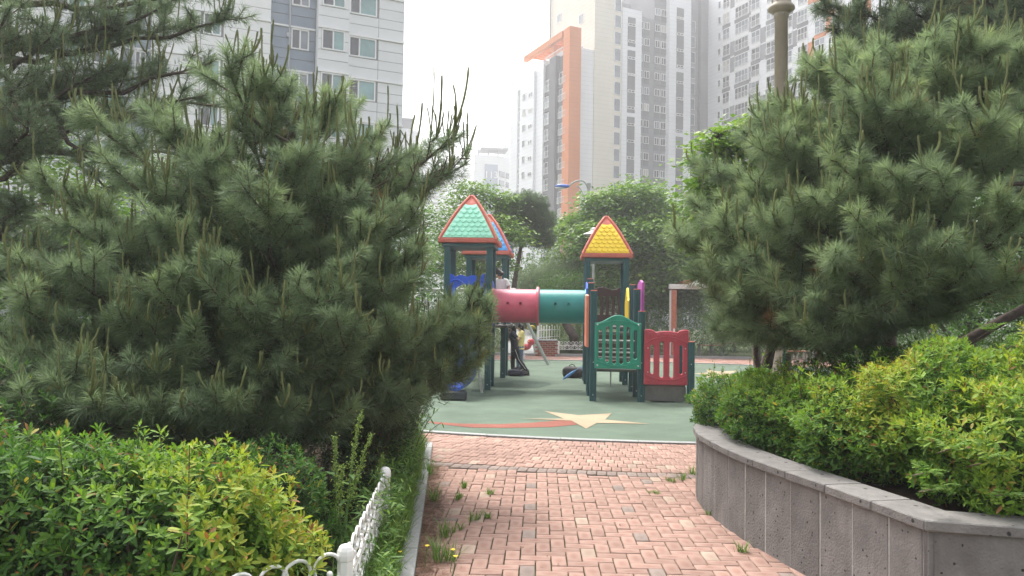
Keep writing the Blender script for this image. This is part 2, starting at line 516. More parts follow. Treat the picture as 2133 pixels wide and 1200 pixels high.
# ---- the brick path
def kerb_x(d): return -.67 - .077 * (d - 4.97)
WALL = [(3.3, 9.3), (2.75, 8.95), (2.3, 8.5), (1.95, 8.0), (1.74, 7.5), (1.65, 7.0), (1.665, 6.5), (1.71, 6.0), (1.80, 5.5), (1.91, 5.05), (2.02, 4.6), (2.13, 4.07), (2.57, 3.95), (3.2, 3.78), (4.6, 3.4), (6.5, 2.9)]
def wall_x(d):
    ds = [p[1] for p in WALL[:12]][::-1]; xs = [p[0] for p in WALL[:12]][::-1]
    return float(np.interp(d, ds, xs))
path = thing('path', 'pink herringbone brick path leading to the playground', 'path', (0.4, 6.5, 0))
path['kind'] = 'structure'
q = MB(); q.add([(-3, 1.5, -.016), (4.2, 1.5, -.016), (6, 12.5, -.016), (-4, 12.5, -.016)], [(0, 1, 2, 3)])
tag(q.build('paver_bed', M_bed, path))

def in_ell(x, y, off):
    # inside the rubber ellipse grown by off (approximate)
    return ((x - EC[0]) / (EA + off)) ** 2 + ((y - EC[1]) / (EB + off)) ** 2 < 1
BAND0, BAND1 = 2.02, 2.23
bricks = []     # (cx, cy, angle, len, wid, kind)
BW, BL, JT = .105, .21, .0095
ang = math.radians(-2.0)
ca, sa = math.cos(ang), math.sin(ang)
def herring(i, j):
    """90-degree herringbone on a grid of BW cells"""
    k = (i - j) % 4
    if k == 0: return ('h', i, j)
    if k == 1: return ('h', i - 1, j)
    if k == 3: return ('v', i, j)
    return ('v', i, j - 1)
seen = set()
for i in range(-26, 40):
    for j in range(10, 105):
        b = herring(i, j)
        if b in seen: continue
        seen.add(b)
        o, bi, bj = b
        cx, cy = ((bi + 1) * BW, (bj + .5) * BW) if o == 'h' else ((bi + .5) * BW, (bj + 1) * BW)
        x, y = cx * ca - cy * sa, cx * sa + cy * ca
        if y < 3.2 or in_ell(x, y, BAND1 + .06): continue
        if x < kerb_x(y) + .09 or x > wall_x(y) + .13: continue
        kind = 0
        if o == 'v':
            if bi % 8 == 7 and bj % 8 == 0: kind = 1
            elif bi % 8 == 3 and bj % 8 == 4: kind = 2
        if kind == 0:
            u = R.random()
            kind = 1 if u < .003 else 2 if u < .006 else 0
        bricks.append((x, y, ang + (0 if o == 'h' else math.pi / 2), BL, BW, kind))
def arc_row(off, along, lng, turn, kind_fn, shift):
    """bricks set along the arc at distance off outside the rubber"""
    fine2 = [ell(math.pi * 1.1 + .8 * math.pi * i / 900, off) for i in range(901)]
    s = 0.0; nxt = along * (.5 + shift)
    for i in range(900):
        d = math.dist(fine2[i], fine2[i + 1])
        if s + d >= nxt:
            f = (nxt - s) / d
            x = fine2[i][0] + f * (fine2[i + 1][0] - fine2[i][0]); y = fine2[i][1] + f * (fine2[i + 1][1] - fine2[i][1])
            a = math.atan2(fine2[i + 1][1] - fine2[i][1], fine2[i + 1][0] - fine2[i][0])
            if -2.3 < x < wall_x(min(y, 9.2)) + .3 and y < 12.4:
                bricks.append((x, y, a + turn, lng, along if turn else along, kind_fn()))
            nxt += along
        s += d
off = KW + .004
row = 0
while off + BL < BAND0 + .03:
    arc_row(off + BL / 2, BW, BL, math.pi / 2, lambda: 2 if R.random() < .06 else 0, .5 * (row % 2)); off += BL; row += 1
arc_row((BAND0 + BAND1) / 2 + .035, BW, BL, math.pi / 2, lambda: 1, 0)

def brick_geo(l, w):
    hx, hy, c = (l - JT) / 2, (w - JT) / 2, .0025
    V = [(sx * hx, sy * hy, -.03) for sx, sy in ((-1, -1), (1, -1), (1, 1), (-1, 1))]
    V += [(sx * hx, sy * hy, -c) for sx, sy in ((-1, -1), (1, -1), (1, 1), (-1, 1))]
    V += [(sx * (hx - c), sy * (hy - c), 0) for sx, sy in ((-1, -1), (1, -1), (1, 1), (-1, 1))]
    F = [(8, 9, 10, 11)] + [(a + i, a + (i + 1) % 4, a + 4 + (i + 1) % 4, a + 4 + i) for a in (0, 4) for i in range(4)]
    return np.array(V), np.array(F)
BV, BF = brick_geo(BL, BW)
BUV = np.array([[(BV[i][0] / (BL - JT) + .5, BV[i][1] / (BW - JT) + .5) for i in f] for f in BF]).reshape(-1, 2)
b_mats = [M_brick, M_brick_g, M_brick_c]
b_mesh = [mesh_np('brick', BV, BF, m, uv=BUV) for m in b_mats]
bricks.sort(key=lambda b: b[0] ** 2 + b[1] ** 2 if b[1] > 4.75 else 1e6)
VV, FF, MI, UU = [], [], [], []
for k, (x, y, a, l, w, kind) in enumerate(bricks):
    M = Matrix.Translation((x, y, R.uniform(-.0035, .0035))) @ Matrix.Rotation(a + R.gauss(0, .012), 4, 'Z') @ Matrix.Rotation(R.gauss(0, .008), 4, 'X') @ Matrix.Rotation(R.gauss(0, .006), 4, 'Y')
    if k < 300:
        inst('brick', b_mesh[kind], path, M)
    else:
        A = np.array(M); n = len(VV) * 12
        VV.append(BV @ A[:3, :3].T + A[:3, 3]); FF.append(BF + n); MI += [kind] * len(BF); UU.append(BUV)
if VV:
    lp = np.array(wmat(path).translation)
    me = mesh_np('brick_paving', np.concatenate(VV) - lp, np.concatenate(FF), b_mats, midx=MI, uv=np.concatenate(UU))
    tag(inst('brick_paving', me, path, wmat(path)), kind='stuff')

M_dirt = mat('path_dirt', (.13, .088, .066), .95, .4, 9, bump=.7, bscale=60, spec=.05)
nt = M_dirt.node_tree; no = _n(nt, 'ShaderNodeTexNoise'); no.inputs['Scale'].default_value = 16; no.inputs['Detail'].default_value = 8; no.inputs['Roughness'].default_value = .75
ge = _n(nt, 'ShaderNodeNewGeometry'); nt.links.new(ge.outputs['Position'], no.inputs['Vector'])
rp = _n(nt, 'ShaderNodeValToRGB'); rp.color_ramp.elements[0].position = .46; rp.color_ramp.elements[1].position = .60
nt.links.new(no.outputs['Fac'], rp.inputs['Fac']); nt.links.new(rp.outputs[0], nt.nodes['Principled BSDF'].inputs['Alpha'])
for k, (dx, dy, rx, ry) in enumerate([(.12, 4.6, .05, .5), (.13, 5.6, .07, .4), (.14, 6.6, .09, .45), (.13, 7.6, .10, .45), (.16, 5.15, .035, .2), (.20, 6.2, .03, .15), (.22, 7.1, .04, .2)]):
    flat('dirt_patch', blob(kerb_x(dy) + dx, dy, rx, ry, 70, 20 + k, .42), M_dirt, .0045 + .0006 * k)
# left kerb stones along the path
lk = thing('path_kerb', 'grey granite kerb edging the weedy side of the path', 'kerb', (kerb_x(6), 6, 0)); lk['kind'] = 'structure'
d = 2.4
while d < 9.6:
    e = min(d + 1.0, 9.8)
    q = MB()
    q.poly([(kerb_x(d) - .02, d + .006), (kerb_x(d) + .09, d + .006), (kerb_x(e) + .09, e - .006), (kerb_x(e) - .02, e - .006)], -.06, .055)
    q.build('kerb_stone', M_kerb, lk); d = e
# soil bed on the left, planted
q = MB(); q.poly([(-14, 1.2), (kerb_x(1.2) - .02, 1.2), (kerb_x(9.8) - .02, 9.8), (-1.7, 11.1), (-4.5, 12.4), (-9, 15.5), (-14, 17)], -.06, .03)
tag(q.build('soil_bed', M_soil), kind='structure')

# ---- far pavement beyond the rubber: joined bricks
M_far = brick_mat('brick_far', (.36, .22, .18), (.29, .16, .13), .2)
y = 26.6
VVs = []
while y < 33.2:
    x = -9 + (.15 if int(round((y - 26.6) / .2)) % 2 else 0)
    while x < 16:
        if not in_ell(x, y, KW + .12):
            VVs.append((x, y))
        x += .32
    y += .2
FV, FFa = brick_geo(.32, .2)
FUV = np.array([[(FV[i][0] / .313 + .5, FV[i][1] / .193 + .5) for i in f] for f in FFa]).reshape(-1, 2)
P = np.array([(x, y, 0) for x, y in VVs])
# the right-hand side court
PX = []
y = 18.0
while y < 26.6:
    x = 10.0 + (.15 if int(round(y / .2)) % 2 else 0)
    while x < 19:
        if not in_ell(x, y, KW + .12): PX.append((x, y, 0))
        x += .32
    y += .2
P = np.concatenate([P, np.array(PX)]) if PX else P
AV = (FV[None] + P[:, None, :] + rng.normal(0, .003, (len(P), 1, 3)) * np.array([0, 0, 1])).reshape(-1, 3)
AF = (FFa[None] + (np.arange(len(P)) * 12)[:, None, None]).reshape(-1, 4)
court = thing('paved_court', 'pink brick pavement beyond the rubber surface', 'pavement', (4, 29, 0)); court['kind'] = 'structure'
me = mesh_np('brick_paving', AV - np.array([4, 29, 0]), AF, [M_far], uv=np.tile(FUV, (len(P), 1)))
tag(inst('brick_paving', me, court, wmat(court)), kind='stuff')
q = MB(); q.add([(-12, 17, -.02), (22, 17, -.02), (22, 33.4, -.02), (-12, 33.4, -.02)], [(0, 1, 2, 3)])
q.build('paver_bed', M_bed, court)

# ---- raised planter on the right: stone panels and cap stones
pl = thing('stone_planter', 'curved grey basalt planter wall beside the brick path', 'planter', (1.9, 5.5, 0))
wp = np.array(WALL, dtype=float)
def resample(P, step, corner=None):
    s = np.concatenate([[0], np.cumsum(np.linalg.norm(np.diff(P, axis=0), axis=1))])
    n = max(1, int(round(s[-1] / step)))
    t = np.linspace(0, s[-1], n + 1)
    return np.stack([np.interp(t, s, P[:, 0]), np.interp(t, s, P[:, 1])], 1)
from itertools import pairwise
def smooth_poly(P, n=8):
    out = []
    for i in range(len(P) - 1):
        p0, p1, p2, p3 = P[max(i - 1, 0)], P[i], P[i + 1], P[min(i + 2, len(P) - 1)]
        for k in range(n):
            t = k / n
            out.append(.5 * ((2 * p1) + (-p0 + p2) * t + (2 * p0 - 5 * p1 + 4 * p2 - p3) * t * t + (-p0 + 3 * p1 - 3 * p2 + p3) * t ** 3))
    out.append(P[-1]); return np.array(out)
curve = smooth_poly(wp[:12]); side = wp[11:]
WH, CT = .63, .056
def nrm2(a, b):
    v = b - a; v = v / np.linalg.norm(v)
    return np.array([v[1], -v[0]])     # towards the outside (path side)
def wall_run(P, step, capstep, close):
    pts = resample(P, step)
    for i, (a, b) in enumerate(pairwise(pts)):
        n = nrm2(a, b); n = n if np.dot(n, (a + b) / 2 - np.array([4.5, 6.0])) > 0 else -n
        u = (b - a) / np.linalg.norm(b - a)
        a2, b2 = a + u * .0055, b - u * .0055
        pr = R.uniform(-.004, .003) - .03
        q = MB(); lo = [a2 + n * pr, b2 + n * pr, b2 + n * (pr - .06), a2 + n * (pr - .06)]
        q.poly(ccw([tuple(p) for p in lo]), -.05, WH - CT)
        q.build('stone_panel', M_stone, pl, origin=(a[0], a[1], R.uniform(-3, 3)))
    cp = resample(P, capstep)
    for a, b in pairwise(cp):
        n = nrm2(a, b); n = n if np.dot(n, (a + b) / 2 - np.array([4.5, 6.0])) > 0 else -n
        u = (b - a) / np.linalg.norm(b - a)
        a2, b2 = a + u * .002, b - u * .002
        lo = [a2, b2, b2 - n * .27, a2 - n * .27]
        z = R.uniform(-.0015, .0015)
        q = MB()
        cen = (a + b) / 2 - n * .135
        L = np.linalg.norm(b2 - a2)
        q.box((cen[0], cen[1], WH - CT / 2 + z), (L, .27, CT), rz=math.atan2(u[1], u[0]), bev=.006)
        q.build('cap_stone', M_cap, pl, origin=(cen[0], cen[1], 0))
    # backing and the mortar that shows in the joints
    q = MB()
    for a, b in pairwise(pts):
        n = nrm2(a, b); n = n if np.dot(n, (a + b) / 2 - np.array([4.5, 6.0])) > 0 else -n
        q.poly(ccw([tuple(p) for p in (a - n * .06, b - n * .06, b - n * .16, a - n * .16)]), -.05, WH - CT - .004)
    q.build('wall_core', M_stone, pl)
    for i in range(1, len(pts) - 1):
        n = nrm2(pts[i - 1], pts[i + 1]); n = n if np.dot(n, pts[i] - np.array([4.5, 6.0])) > 0 else -n
        u = np.array([-n[1], n[0]]); c = pts[i] - n * .058; wj = R.uniform(.005, .010)
        q = MB(); q.poly(ccw([tuple(p) for p in (c - u * wj + n * .026, c + u * wj + n * .026, c + u * wj - n * .02, c - u * wj - n * .02)]), -.05 + R.uniform(0, .12), WH - CT - .003)
        q.build('mortar_joint', M_joint, pl)
wall_run(curve, .31, .42, False)
wall_run(side, .62, .62, True)
soil_poly = [tuple(p) for p in np.concatenate([curve, side[1:]])] + [(14, 3.0), (14, 17), (7, 13.5), (4.2, 10.2)]
sp = loop_off(ccw(soil_poly), .1)
q = MB(); q.poly(sp, -.05, .56)
tag(q.build('planter_soil', M_soil), kind='structure')
# ------------------------------------------------------------------ the play structure
M_post = mat('post_enamel', (.020, .085, .090), .45, .22, 3, rand=.08, streak=.25, stint=(.06, .10, .10), bump=.05, bscale=30)
M_red = mat('red_plastic', (.50, .05, .078), .45, .13, 5, streak=.25, stint=(.42, .12, .12), bump=.06, bscale=40)
M_roofred = mat('coral_plastic', (.56, .125, .085), .55, .15, 5, streak=.3, stint=(.50, .20, .15))
M_mint = mat('mint_plastic', (.33, .76, .56), .55, .08, 4, streak=.3, stint=(.33, .62, .48))
M_sky = mat('sky_blue_plastic', (.07, .37, .80), .45, .07, 3)
M_yel = mat('yellow_plastic', (.88, .61, .018), .55, .07, 4, streak=.3, stint=(.74, .51, .05))
M_gate = mat('green_plastic', (.012, .27, .175), .45, .14, 5, streak=.25, stint=(.05, .28, .20), bump=.06, bscale=40)
M_teal = mat('teal_plastic', (.012, .235, .215), .36, .12, 3, streak=.2, stint=(.06, .25, .23))
M_pink = mat('pink_plastic', (.58, .095, .15), .36, .12, 3, streak=.2, stint=(.55, .2, .22))
M_blue = mat('blue_plastic', (.012, .085, .55), .35, .08, 3)
M_salmon = mat('salmon_plastic', (.78, .25, .15), .5, .1, 3)
M_mag = mat('magenta_plastic', (.50, .12, .42), .5, .1, 3)
M_brown = mat('brown_plastic', (.075, .035, .028), .5, .1, 3)
M_deck = mat('deck_metal', (.10, .095, .09), .6, .15, 8)
M_riser = mat('riser_panel', (.16, .155, .145), .7, .2, 5)
M_steel = mat('steel', (.55, .55, .55), .3, metal=.9)
M_galv = mat('galvanised_grey', (.33, .34, .32), .55, .12, 12)
M_gap = mat('dark_hollow', (.01, .01, .012), .8)

PA = math.radians(-3.5)
E1 = np.array([math.cos(PA), math.sin(PA), 0]); E2 = np.array([-math.sin(PA), math.cos(PA), 0])
PO = np.array([1.60, 15.35, 0.0])
def S(u, v, z=0.0):
    return PO + E1 * u + E2 * v + np.array([0, 0, z])
play = thing('play_structure', 'plastic play structure with mint and yellow roofed towers joined by a crawl tube', 'play structure', PO, 0)
MOD, PW = .93, .135
def post(u, v, h, cap=True, m=None):
    p = S(u, v)
    q = MB()
    hw = PW / 2; c = .02; gw, gd = .012, .008
    # extruded section with rounded corners and grooves down the faces
    sec = []
    for k in range(4):
        a = k * math.pi / 2
        for (x, y) in ((-hw + c, -hw), (-.022 - gw / 2, -hw), (-.022, -hw + gd), (-.022 + gw / 2, -hw), (.022 - gw / 2, -hw), (.022, -hw + gd), (.022 + gw / 2, -hw), (hw - c, -hw), (hw - c * .3, -hw + c * .3)):
            sec.append((x * math.cos(a) - y * math.sin(a), x * math.sin(a) + y * math.cos(a)))
    T = Matrix.Translation(Vector(p)) @ Matrix.Rotation(PA, 4, 'Z')
    q.poly(sec, -.05, h, M=T)
    o = q.build('post', M_post, play)
    if cap:
        k = MB(); k.box((0, 0, h + .008), (PW * .98, PW * .98, .018), M=T, bev=.006)
        k.build('post_cap', M_roofred, o)
    for z in (.12, .75):
        if z < h: MB().ball(p - E2 * (hw + .001) + np.array([0, 0, z]), .012, 5).build('bolt', M_steel, o)
    return o
def PM(u, v, z=0.0, rot=0.0):
    """panel frame: local X along E1 turned by rot, Z up, local -Y faces the viewer"""
    return Matrix.Translation(Vector(S(u, v, z))) @ Matrix.Rotation(PA + rot, 4, 'Z')

# ---- stair column, right-hand side (front row v = 0)
post(0, 0, 2.13); post(MOD, .02, 1.74); post(2 * MOD, -.1, 1.17)
post(-.02, 1.0, 2.32); post(MOD, 1.0, 2.20); post(MOD * 2, 1.0, 1.2)
post(0, 2.0, 2.45); post(MOD, 2.0, 2.33)
TV = 3.75                                     # yellow tower front row
post(0, TV, 3.15, False); post(MOD, TV, 3.15, False); post(0, TV + MOD, 3.15, False); post(MOD, TV + MOD, 3.15, False)
def deck(u0, u1, v0, v1, z, name='deck'):
    q = MB()
    M = PM((u0 + u1) / 2, (v0 + v1) / 2, z)
    q.box((0, 0, -.03), (u1 - u0, v1 - v0, .06), M=M, bev=.008)
    q.build(name, M_deck, play)
deck(.08, MOD - .08, .08, .95, .62); deck(MOD + .08, 2 * MOD - .08, .02, .95, .36)
for k in range(4):                            # steps climbing behind the green gate
    deck(.08, MOD - .08, 1.0 + k * .25, 1.25 + k * .25, .80 + k * .17, 'step')
    q = MB(); q.box((0, 0, .5 * .17 - .03), (MOD - .16, .02, .17 - .06), M=PM(MOD / 2, 1.0 + k * .25, .62 + k * .17)); q.build('riser', M_brown, play)
deck(-.0, MOD, 2.02, TV - .07, 1.42); deck(.0, MOD, TV + .07, TV + MOD - .07, 1.42)
q = MB(); q.box((0, 0, 0), (MOD - .14, .03, .27), M=PM(1.5 * MOD, .0, .165)); q.build('riser', M_riser, play)
q = MB(); q.box((0, 0, 0), (MOD - .14, .03, .27), M=PM(1.5 * MOD, .9, .165)); q.build('riser', M_riser, play)
def screws(pts, M, t, parent, r=.014):
    for (x, z) in pts:
        MB().ball((x, -t / 2 - .004, z), r, 6, M=M, sq=(1, .6, 1)).build('screw', M_steel, parent)
# green gate
W = .89
out = [(-W / 2, -.50), (W / 2, -.50), (W / 2, .38)]
out += [(x, .38 + .16 * (.5 + .5 * math.cos(2 * math.pi * x / W)) ** 1.1) for x in np.linspace(W / 2 - .03, -W / 2 + .03, 20)] + [(-W / 2, .38)]
hl = []
for i, x in enumerate(np.linspace(-.335, .335, 6)):
    k = 1 - (abs(i - 2.5) / 2.5) ** 2
    hl.append(slot(x, -.31 - .10 * k, .25 + .10 * k, .072))
Mg = PM(MOD / 2, -.105, 1.135)
q = MB(); panel(q, out, hl, .055, .012, Mg)
gate = q.build('gate_panel', M_gate, play)
gate['label'] = 'teal green slatted gate panel'
q = MB()
arc = [(x, -.034, .33 + .09 * (1 - (x / .42) ** 2)) for x in np.linspace(-.40, .40, 16)]
q.tube(arc, .009, 5, M=Mg)
q.tube([(x, -.030, -.34 - .11 * (1 - (x / .42) ** 2)) for x in np.linspace(-.40, .40, 16)], .009, 5, M=Mg)
q.tube([(-.40, -.030, .33), (-.40, -.030, -.34)], .007, 5, M=Mg); q.tube([(.40, -.030, .33), (.40, -.030, -.34)], .007, 5, M=Mg)
q.build('moulded_rib', M_gate, gate)
screws([(-.39, .345), (.39, .345), (-.39, -.44), (.39, -.44)], Mg, .055, gate, .019)
# red gate
W = .84
top = []
for x in np.linspace(W / 2, -W / 2, 33):
    a = abs(x)
    if a > .22: z = .50 + .035 * math.sin((a - .22) / .20 * math.pi * .8)
    else: z = .475 + .03 * math.cos(a / .22 * math.pi / 2)
    top.append((x, z))
out = [(-W / 2 - .01, -.53), (W / 2 + .01, -.53)] + top
hl = [slot(-.275, -.32, .235, .062), slot(-.095, -.39, .30, .075), slot(.095, -.39, .30, .075), slot(.275, -.32, .235, .062)]
Mr = PM(1.5 * MOD, -.11, .875)
q = MB(); panel(q, out, hl, .06, .014, Mr)
gate2 = q.build('gate_panel', M_red, play); gate2['label'] = 'red gate panel with four slots and scalloped top'
q = MB()
q.tube([(x, -.034, .26 + .13 * (1 - (x / .40) ** 2)) for x in np.linspace(-.39, .39, 18)], .011, 5, M=Mr)
q.tube([(x, -.034, -.33 - .11 * (1 - (x / .40) ** 2)) for x in np.linspace(-.39, .39, 18)], .011, 5, M=Mr)
q.ball((0, -.025, .43), .075, 8, M=Mr, sq=(1, .25, .62))
for sx in (-1, 1):
    q.ball((sx * .16, -.025, .42), .045, 7, M=Mr, sq=(1, .3, .8))
    q.tube([(sx * (.22 + .14 * t), -.033, .40 + .07 * math.sin(t * 3)) for t in np.linspace(0, 1, 8)], .009, 5, M=Mr)
    q.tube([(sx * (.40 - .13 * math.cos(t)), -.033, .35 + .13 * math.sin(t)) for t in np.linspace(.2, 1.4, 8)], .008, 5, M=Mr)
    q.tube([(sx * (.18 + .2 * t), -.033, -.47 + .03 * math.sin(t * 9)) for t in np.linspace(0, 1, 12)], .008, 5, M=Mr)
q.build('moulded_rib', M_red, gate2)
screws([(-.355, .17), (.355, .17), (-.355, -.29), (.355, -.29)], Mr, .06, gate2, .012)
# side panels seen on edge
def side_panel(u, v0, v1, z0, z1, m, t=.05, curve=.12, label=None):
    w = v1 - v0
    M = Matrix.Translation(Vector(S(u, (v0 + v1) / 2, (z0 + z1) / 2))) @ Matrix.Rotation(PA + math.pi / 2, 4, 'Z')
    h = (z1 - z0) / 2
    o = [(-w / 2, -h), (w / 2, -h), (w / 2, h - curve)] + [(x, h - curve + curve * (.5 + .5 * math.cos(2 * math.pi * x / w))) for x in np.linspace(w / 2 - .04, -w / 2 + .04, 12)] + [(-w / 2, h - curve)]
    hs = [slot(x, -h * .62, h * .5, .07) for x in np.linspace(-w * .3, w * .3, 4)]
    q = MB(); panel(q, o, hs, t, .012, M)
    p = q.build('side_panel', m, play)
    if label: p['label'] = label
    return p
side_panel(-.115, .12, .95, 1.03, 2.08, M_salmon, .06, .04, 'salmon side panel with vertical slots')
side_panel(MOD + .13, 1.05, 1.95, 1.62, 2.42, M_mag, .06, .06, 'magenta side panel with vertical slots')
side_panel(MOD - .06, 2.2, 3.0, 1.45, 2.3, M_yel, .05, .3, 'yellow side panel with pointed top')
# brown back wall of the yellow tower
W = MOD - .1
o = [(-W / 2, -.5), (W / 2, -.5)] + [(x, .42 + .035 * math.sin(x / W * 2 * math.pi * 1.5 + 2.4)) for x in np.linspace(W / 2, -W / 2, 24)]
hs = [[(x + .035 * math.sin(k * 1.1) + (.025 if s > 0 else -.025), z) for k, (s, z) in enumerate([(-1, -.25), (1, -.25), (1, -.1), (1, .05), (1, .2), (-1, .2), (-1, .05), (-1, -.1)])] for x in np.linspace(-.28, .28, 5)]
hs = [[(x - .03, -.25), (x + .03, -.25), (x + .05, 0.0), (x + .02, .22), (x - .04, .22), (x - .015, 0.0)] for x in np.linspace(-.29, .29, 5)]
q = MB(); panel(q, o, hs, .05, .01, PM(MOD / 2, TV + MOD - .02, 1.93))
q.build('back_panel', M_brown, play)['label'] = 'brown barrier panel with wavy cutouts'
# grip pole and rails
q = MB(); q.tube([S(.55, 3.2, 0), S(.55, 3.2, 1.4)], .018, 8); q.build('support_leg', M_galv, play)
q = MB(); q.tube([S(.02, TV + .5, 1.4), S(.02, TV + .5, 3.1)], .015, 8); q.build('grip_pole', M_galv, play)
for z in (.90, 1.14): 
    q = MB(); q.tube([S(.05, .9, z), S(MOD - .05, .9, z)], .018, 8); q.build('rail', M_galv, play)

# ---- roofs
def roof(u, v, z, W, H, mp, label):
    """four-sided bulging roof centred on (u, v): coral shell, four coloured panels with scalloped relief"""
    M = PM(u, v, z)
    def w(t): return W * max(0.0, (1 - t)) ** .76
    q = MB(); n = 12
    lv = [(W, -.075), (W + .012, -.06), (W + .012, .0)] + [(max(w(i / n), .035), H * i / n) for i in range(n + 1)]
    V = [(sx * a, sy * a, zz) for a, zz in lv for sx, sy in ((-1, -1), (1, -1), (1, 1), (-1, 1))]
    k = len(lv)
    F = [(i * 4 + j, i * 4 + (j + 1) % 4, (i + 1) * 4 + (j + 1) % 4, (i + 1) * 4 + j) for i in range(k - 1) for j in range(4)]
    q.add(V, F, 0, M); q.add(V[-4:], [(0, 1, 2, 3)], 0, M); q.add(V[:4], [(3, 2, 1, 0)], 0, M)
    q.ball((0, 0, H - .005), .052, 8, 0, M, (1, 1, .7))
    # rounded hip ribs
    for sx, sy in ((-1, -1), (1, -1), (1, 1), (-1, 1)):
        q.tube([M @ Vector((sx * max(w(i / n), .03) * .985, sy * max(w(i / n), .03) * .985, H * i / n)) for i in range(n + 1)], .034, 8)
    sh = q.build('roof', M_roofred, play); sh['label'] = label
    nrm_off = .012
    for r in range(4):
        Rz = M @ Matrix.Rotation(r * math.pi / 2, 4, 'Z')
        q = MB()
        t0, t1, n2 = .035, .80, 18
        def P(t, fx, off):
            a = w(t); da = (w(t + .01) - w(t - .01)) / .02; s = math.hypot(H, da)
            ny, nz = -H / s, -da / s
            return (fx, -a + ny * off, H * t + nz * off)
        rows = []
        for i in range(n2 + 1):
            t = t0 + (t1 - t0) * i / n2
            hw = max(w(t) - .058 - .01 * t, .03)
            sag = .03 if i == n2 else 0
            rows.append([P(t - (sag * (1 - (fx / hw) ** 2) if i == n2 else 0), fx, nrm_off) for fx in np.linspace(-hw, hw, 9)])
        V = [p for rw in rows for p in rw]
        F = [(i * 9 + j, i * 9 + j + 1, (i + 1) * 9 + j + 1, (i + 1) * 9 + j) for i in range(n2) for j in range(8)]
        q.add(V, F, 0, Rz)
        # rim so that the panel has thickness
        ed = rows[0] + [rw[-1] for rw in rows[1:]] + rows[-1][::-1][1:] + [rw[0] for rw in rows[::-1][1:-1]]
        m = len(ed)
        q.add(ed + [(p[0], p[1] + .014, p[2] - .006) for p in ed], [(i, m + i, m + (i + 1) % m, (i + 1) % m) for i in range(m)], 0, Rz)
        pn = q.build('roof_panel', mp, sh)
        # scalloped tabs in seven courses
        q = MB()
        nc = 7
        for c in range(nc):
            tb = t0 + .012 + (t1 - .05 - t0) * c / nc
            tt = tb + (t1 - t0) / nc * .80
            hwid = w(tt) - .10
            cnt = max(2, nc + 1 - c)
            sp = .133
            rad = sp * .40
            # ledge of the course
            hl_ = w(tt) - .075
            q.add([P(tt, -hl_, nrm_off), P(tt, hl_, nrm_off), P(tt - .012, hl_, nrm_off + .007), P(tt - .012, -hl_, nrm_off + .007), P(tt - .05, hl_, nrm_off), P(tt - .05, -hl_, nrm_off)], [(1, 0, 3, 2), (2, 3, 5, 4)], 0, Rz)
            for k2 in range(cnt):
                cx = (k2 - (cnt - 1) / 2) * sp * (1.0 if W > .55 else .95)
                pts = [(cx + rad * math.cos(a), tt - .02 + rad * 1.05 / H * math.sin(a)) for a in np.linspace(math.pi, 2 * math.pi, 9)]
                pts = [(x, max(t, t0 + .005)) for x, t in pts]
                top = [P(t, x, nrm_off + .016 - .010 * (0)) for x, t in pts]
                bot = [P(t, x, nrm_off) for x, t in pts]
                nn = len(pts)
                q.add(top, [tuple(range(nn))], 0, Rz)
                q.add(top + bot, [(i, nn + i, nn + (i + 1), i + 1) for i in range(nn - 1)], 0, Rz)
        q.build('scallop_relief', mp, sh)
    # collar under the eaves
    q = MB(); q.box((0, 0, -.12), (2 * W - .12, 2 * W - .12, .07), M=M); q.build('roof_collar', M_post, play)
roof(MOD / 2, TV + MOD / 2, 3.13, .605, .98, M_yel, 'yellow scalloped roof with coral frame')

# ---- left-hand towers: mint roof in front, blue roof behind
LU, LV = -3.14, 1.72
for u, v in ((0, 0), (MOD, 0), (0, MOD), (MOD, MOD)): post(LU + u, LV + v, 3.28, False)
for u, v in ((0, 0), (MOD, 0), (0, MOD), (MOD, MOD)): post(LU + .09 + u, LV + 3.35 + v, 3.27, False)
roof(LU + MOD / 2, LV + MOD / 2, 3.27, .635, 1.03, M_mint, 'mint green scalloped roof with coral frame')
roof(LU + .09 + MOD / 2, LV + 3.35 + MOD / 2, 3.27, .635, 1.03, M_sky, 'sky blue scalloped roof with coral frame')
deck(LU + .06, LU + MOD - .06, LV + .06, LV + MOD - .06, 1.42)
deck(LU + .15, LU + MOD, LV + 3.41, LV + 3.35 + MOD - .06, 1.42)
deck(LU + .2, LU + MOD + .34, LV + MOD + .06, LV + 3.3, 1.40, 'bridge_deck')
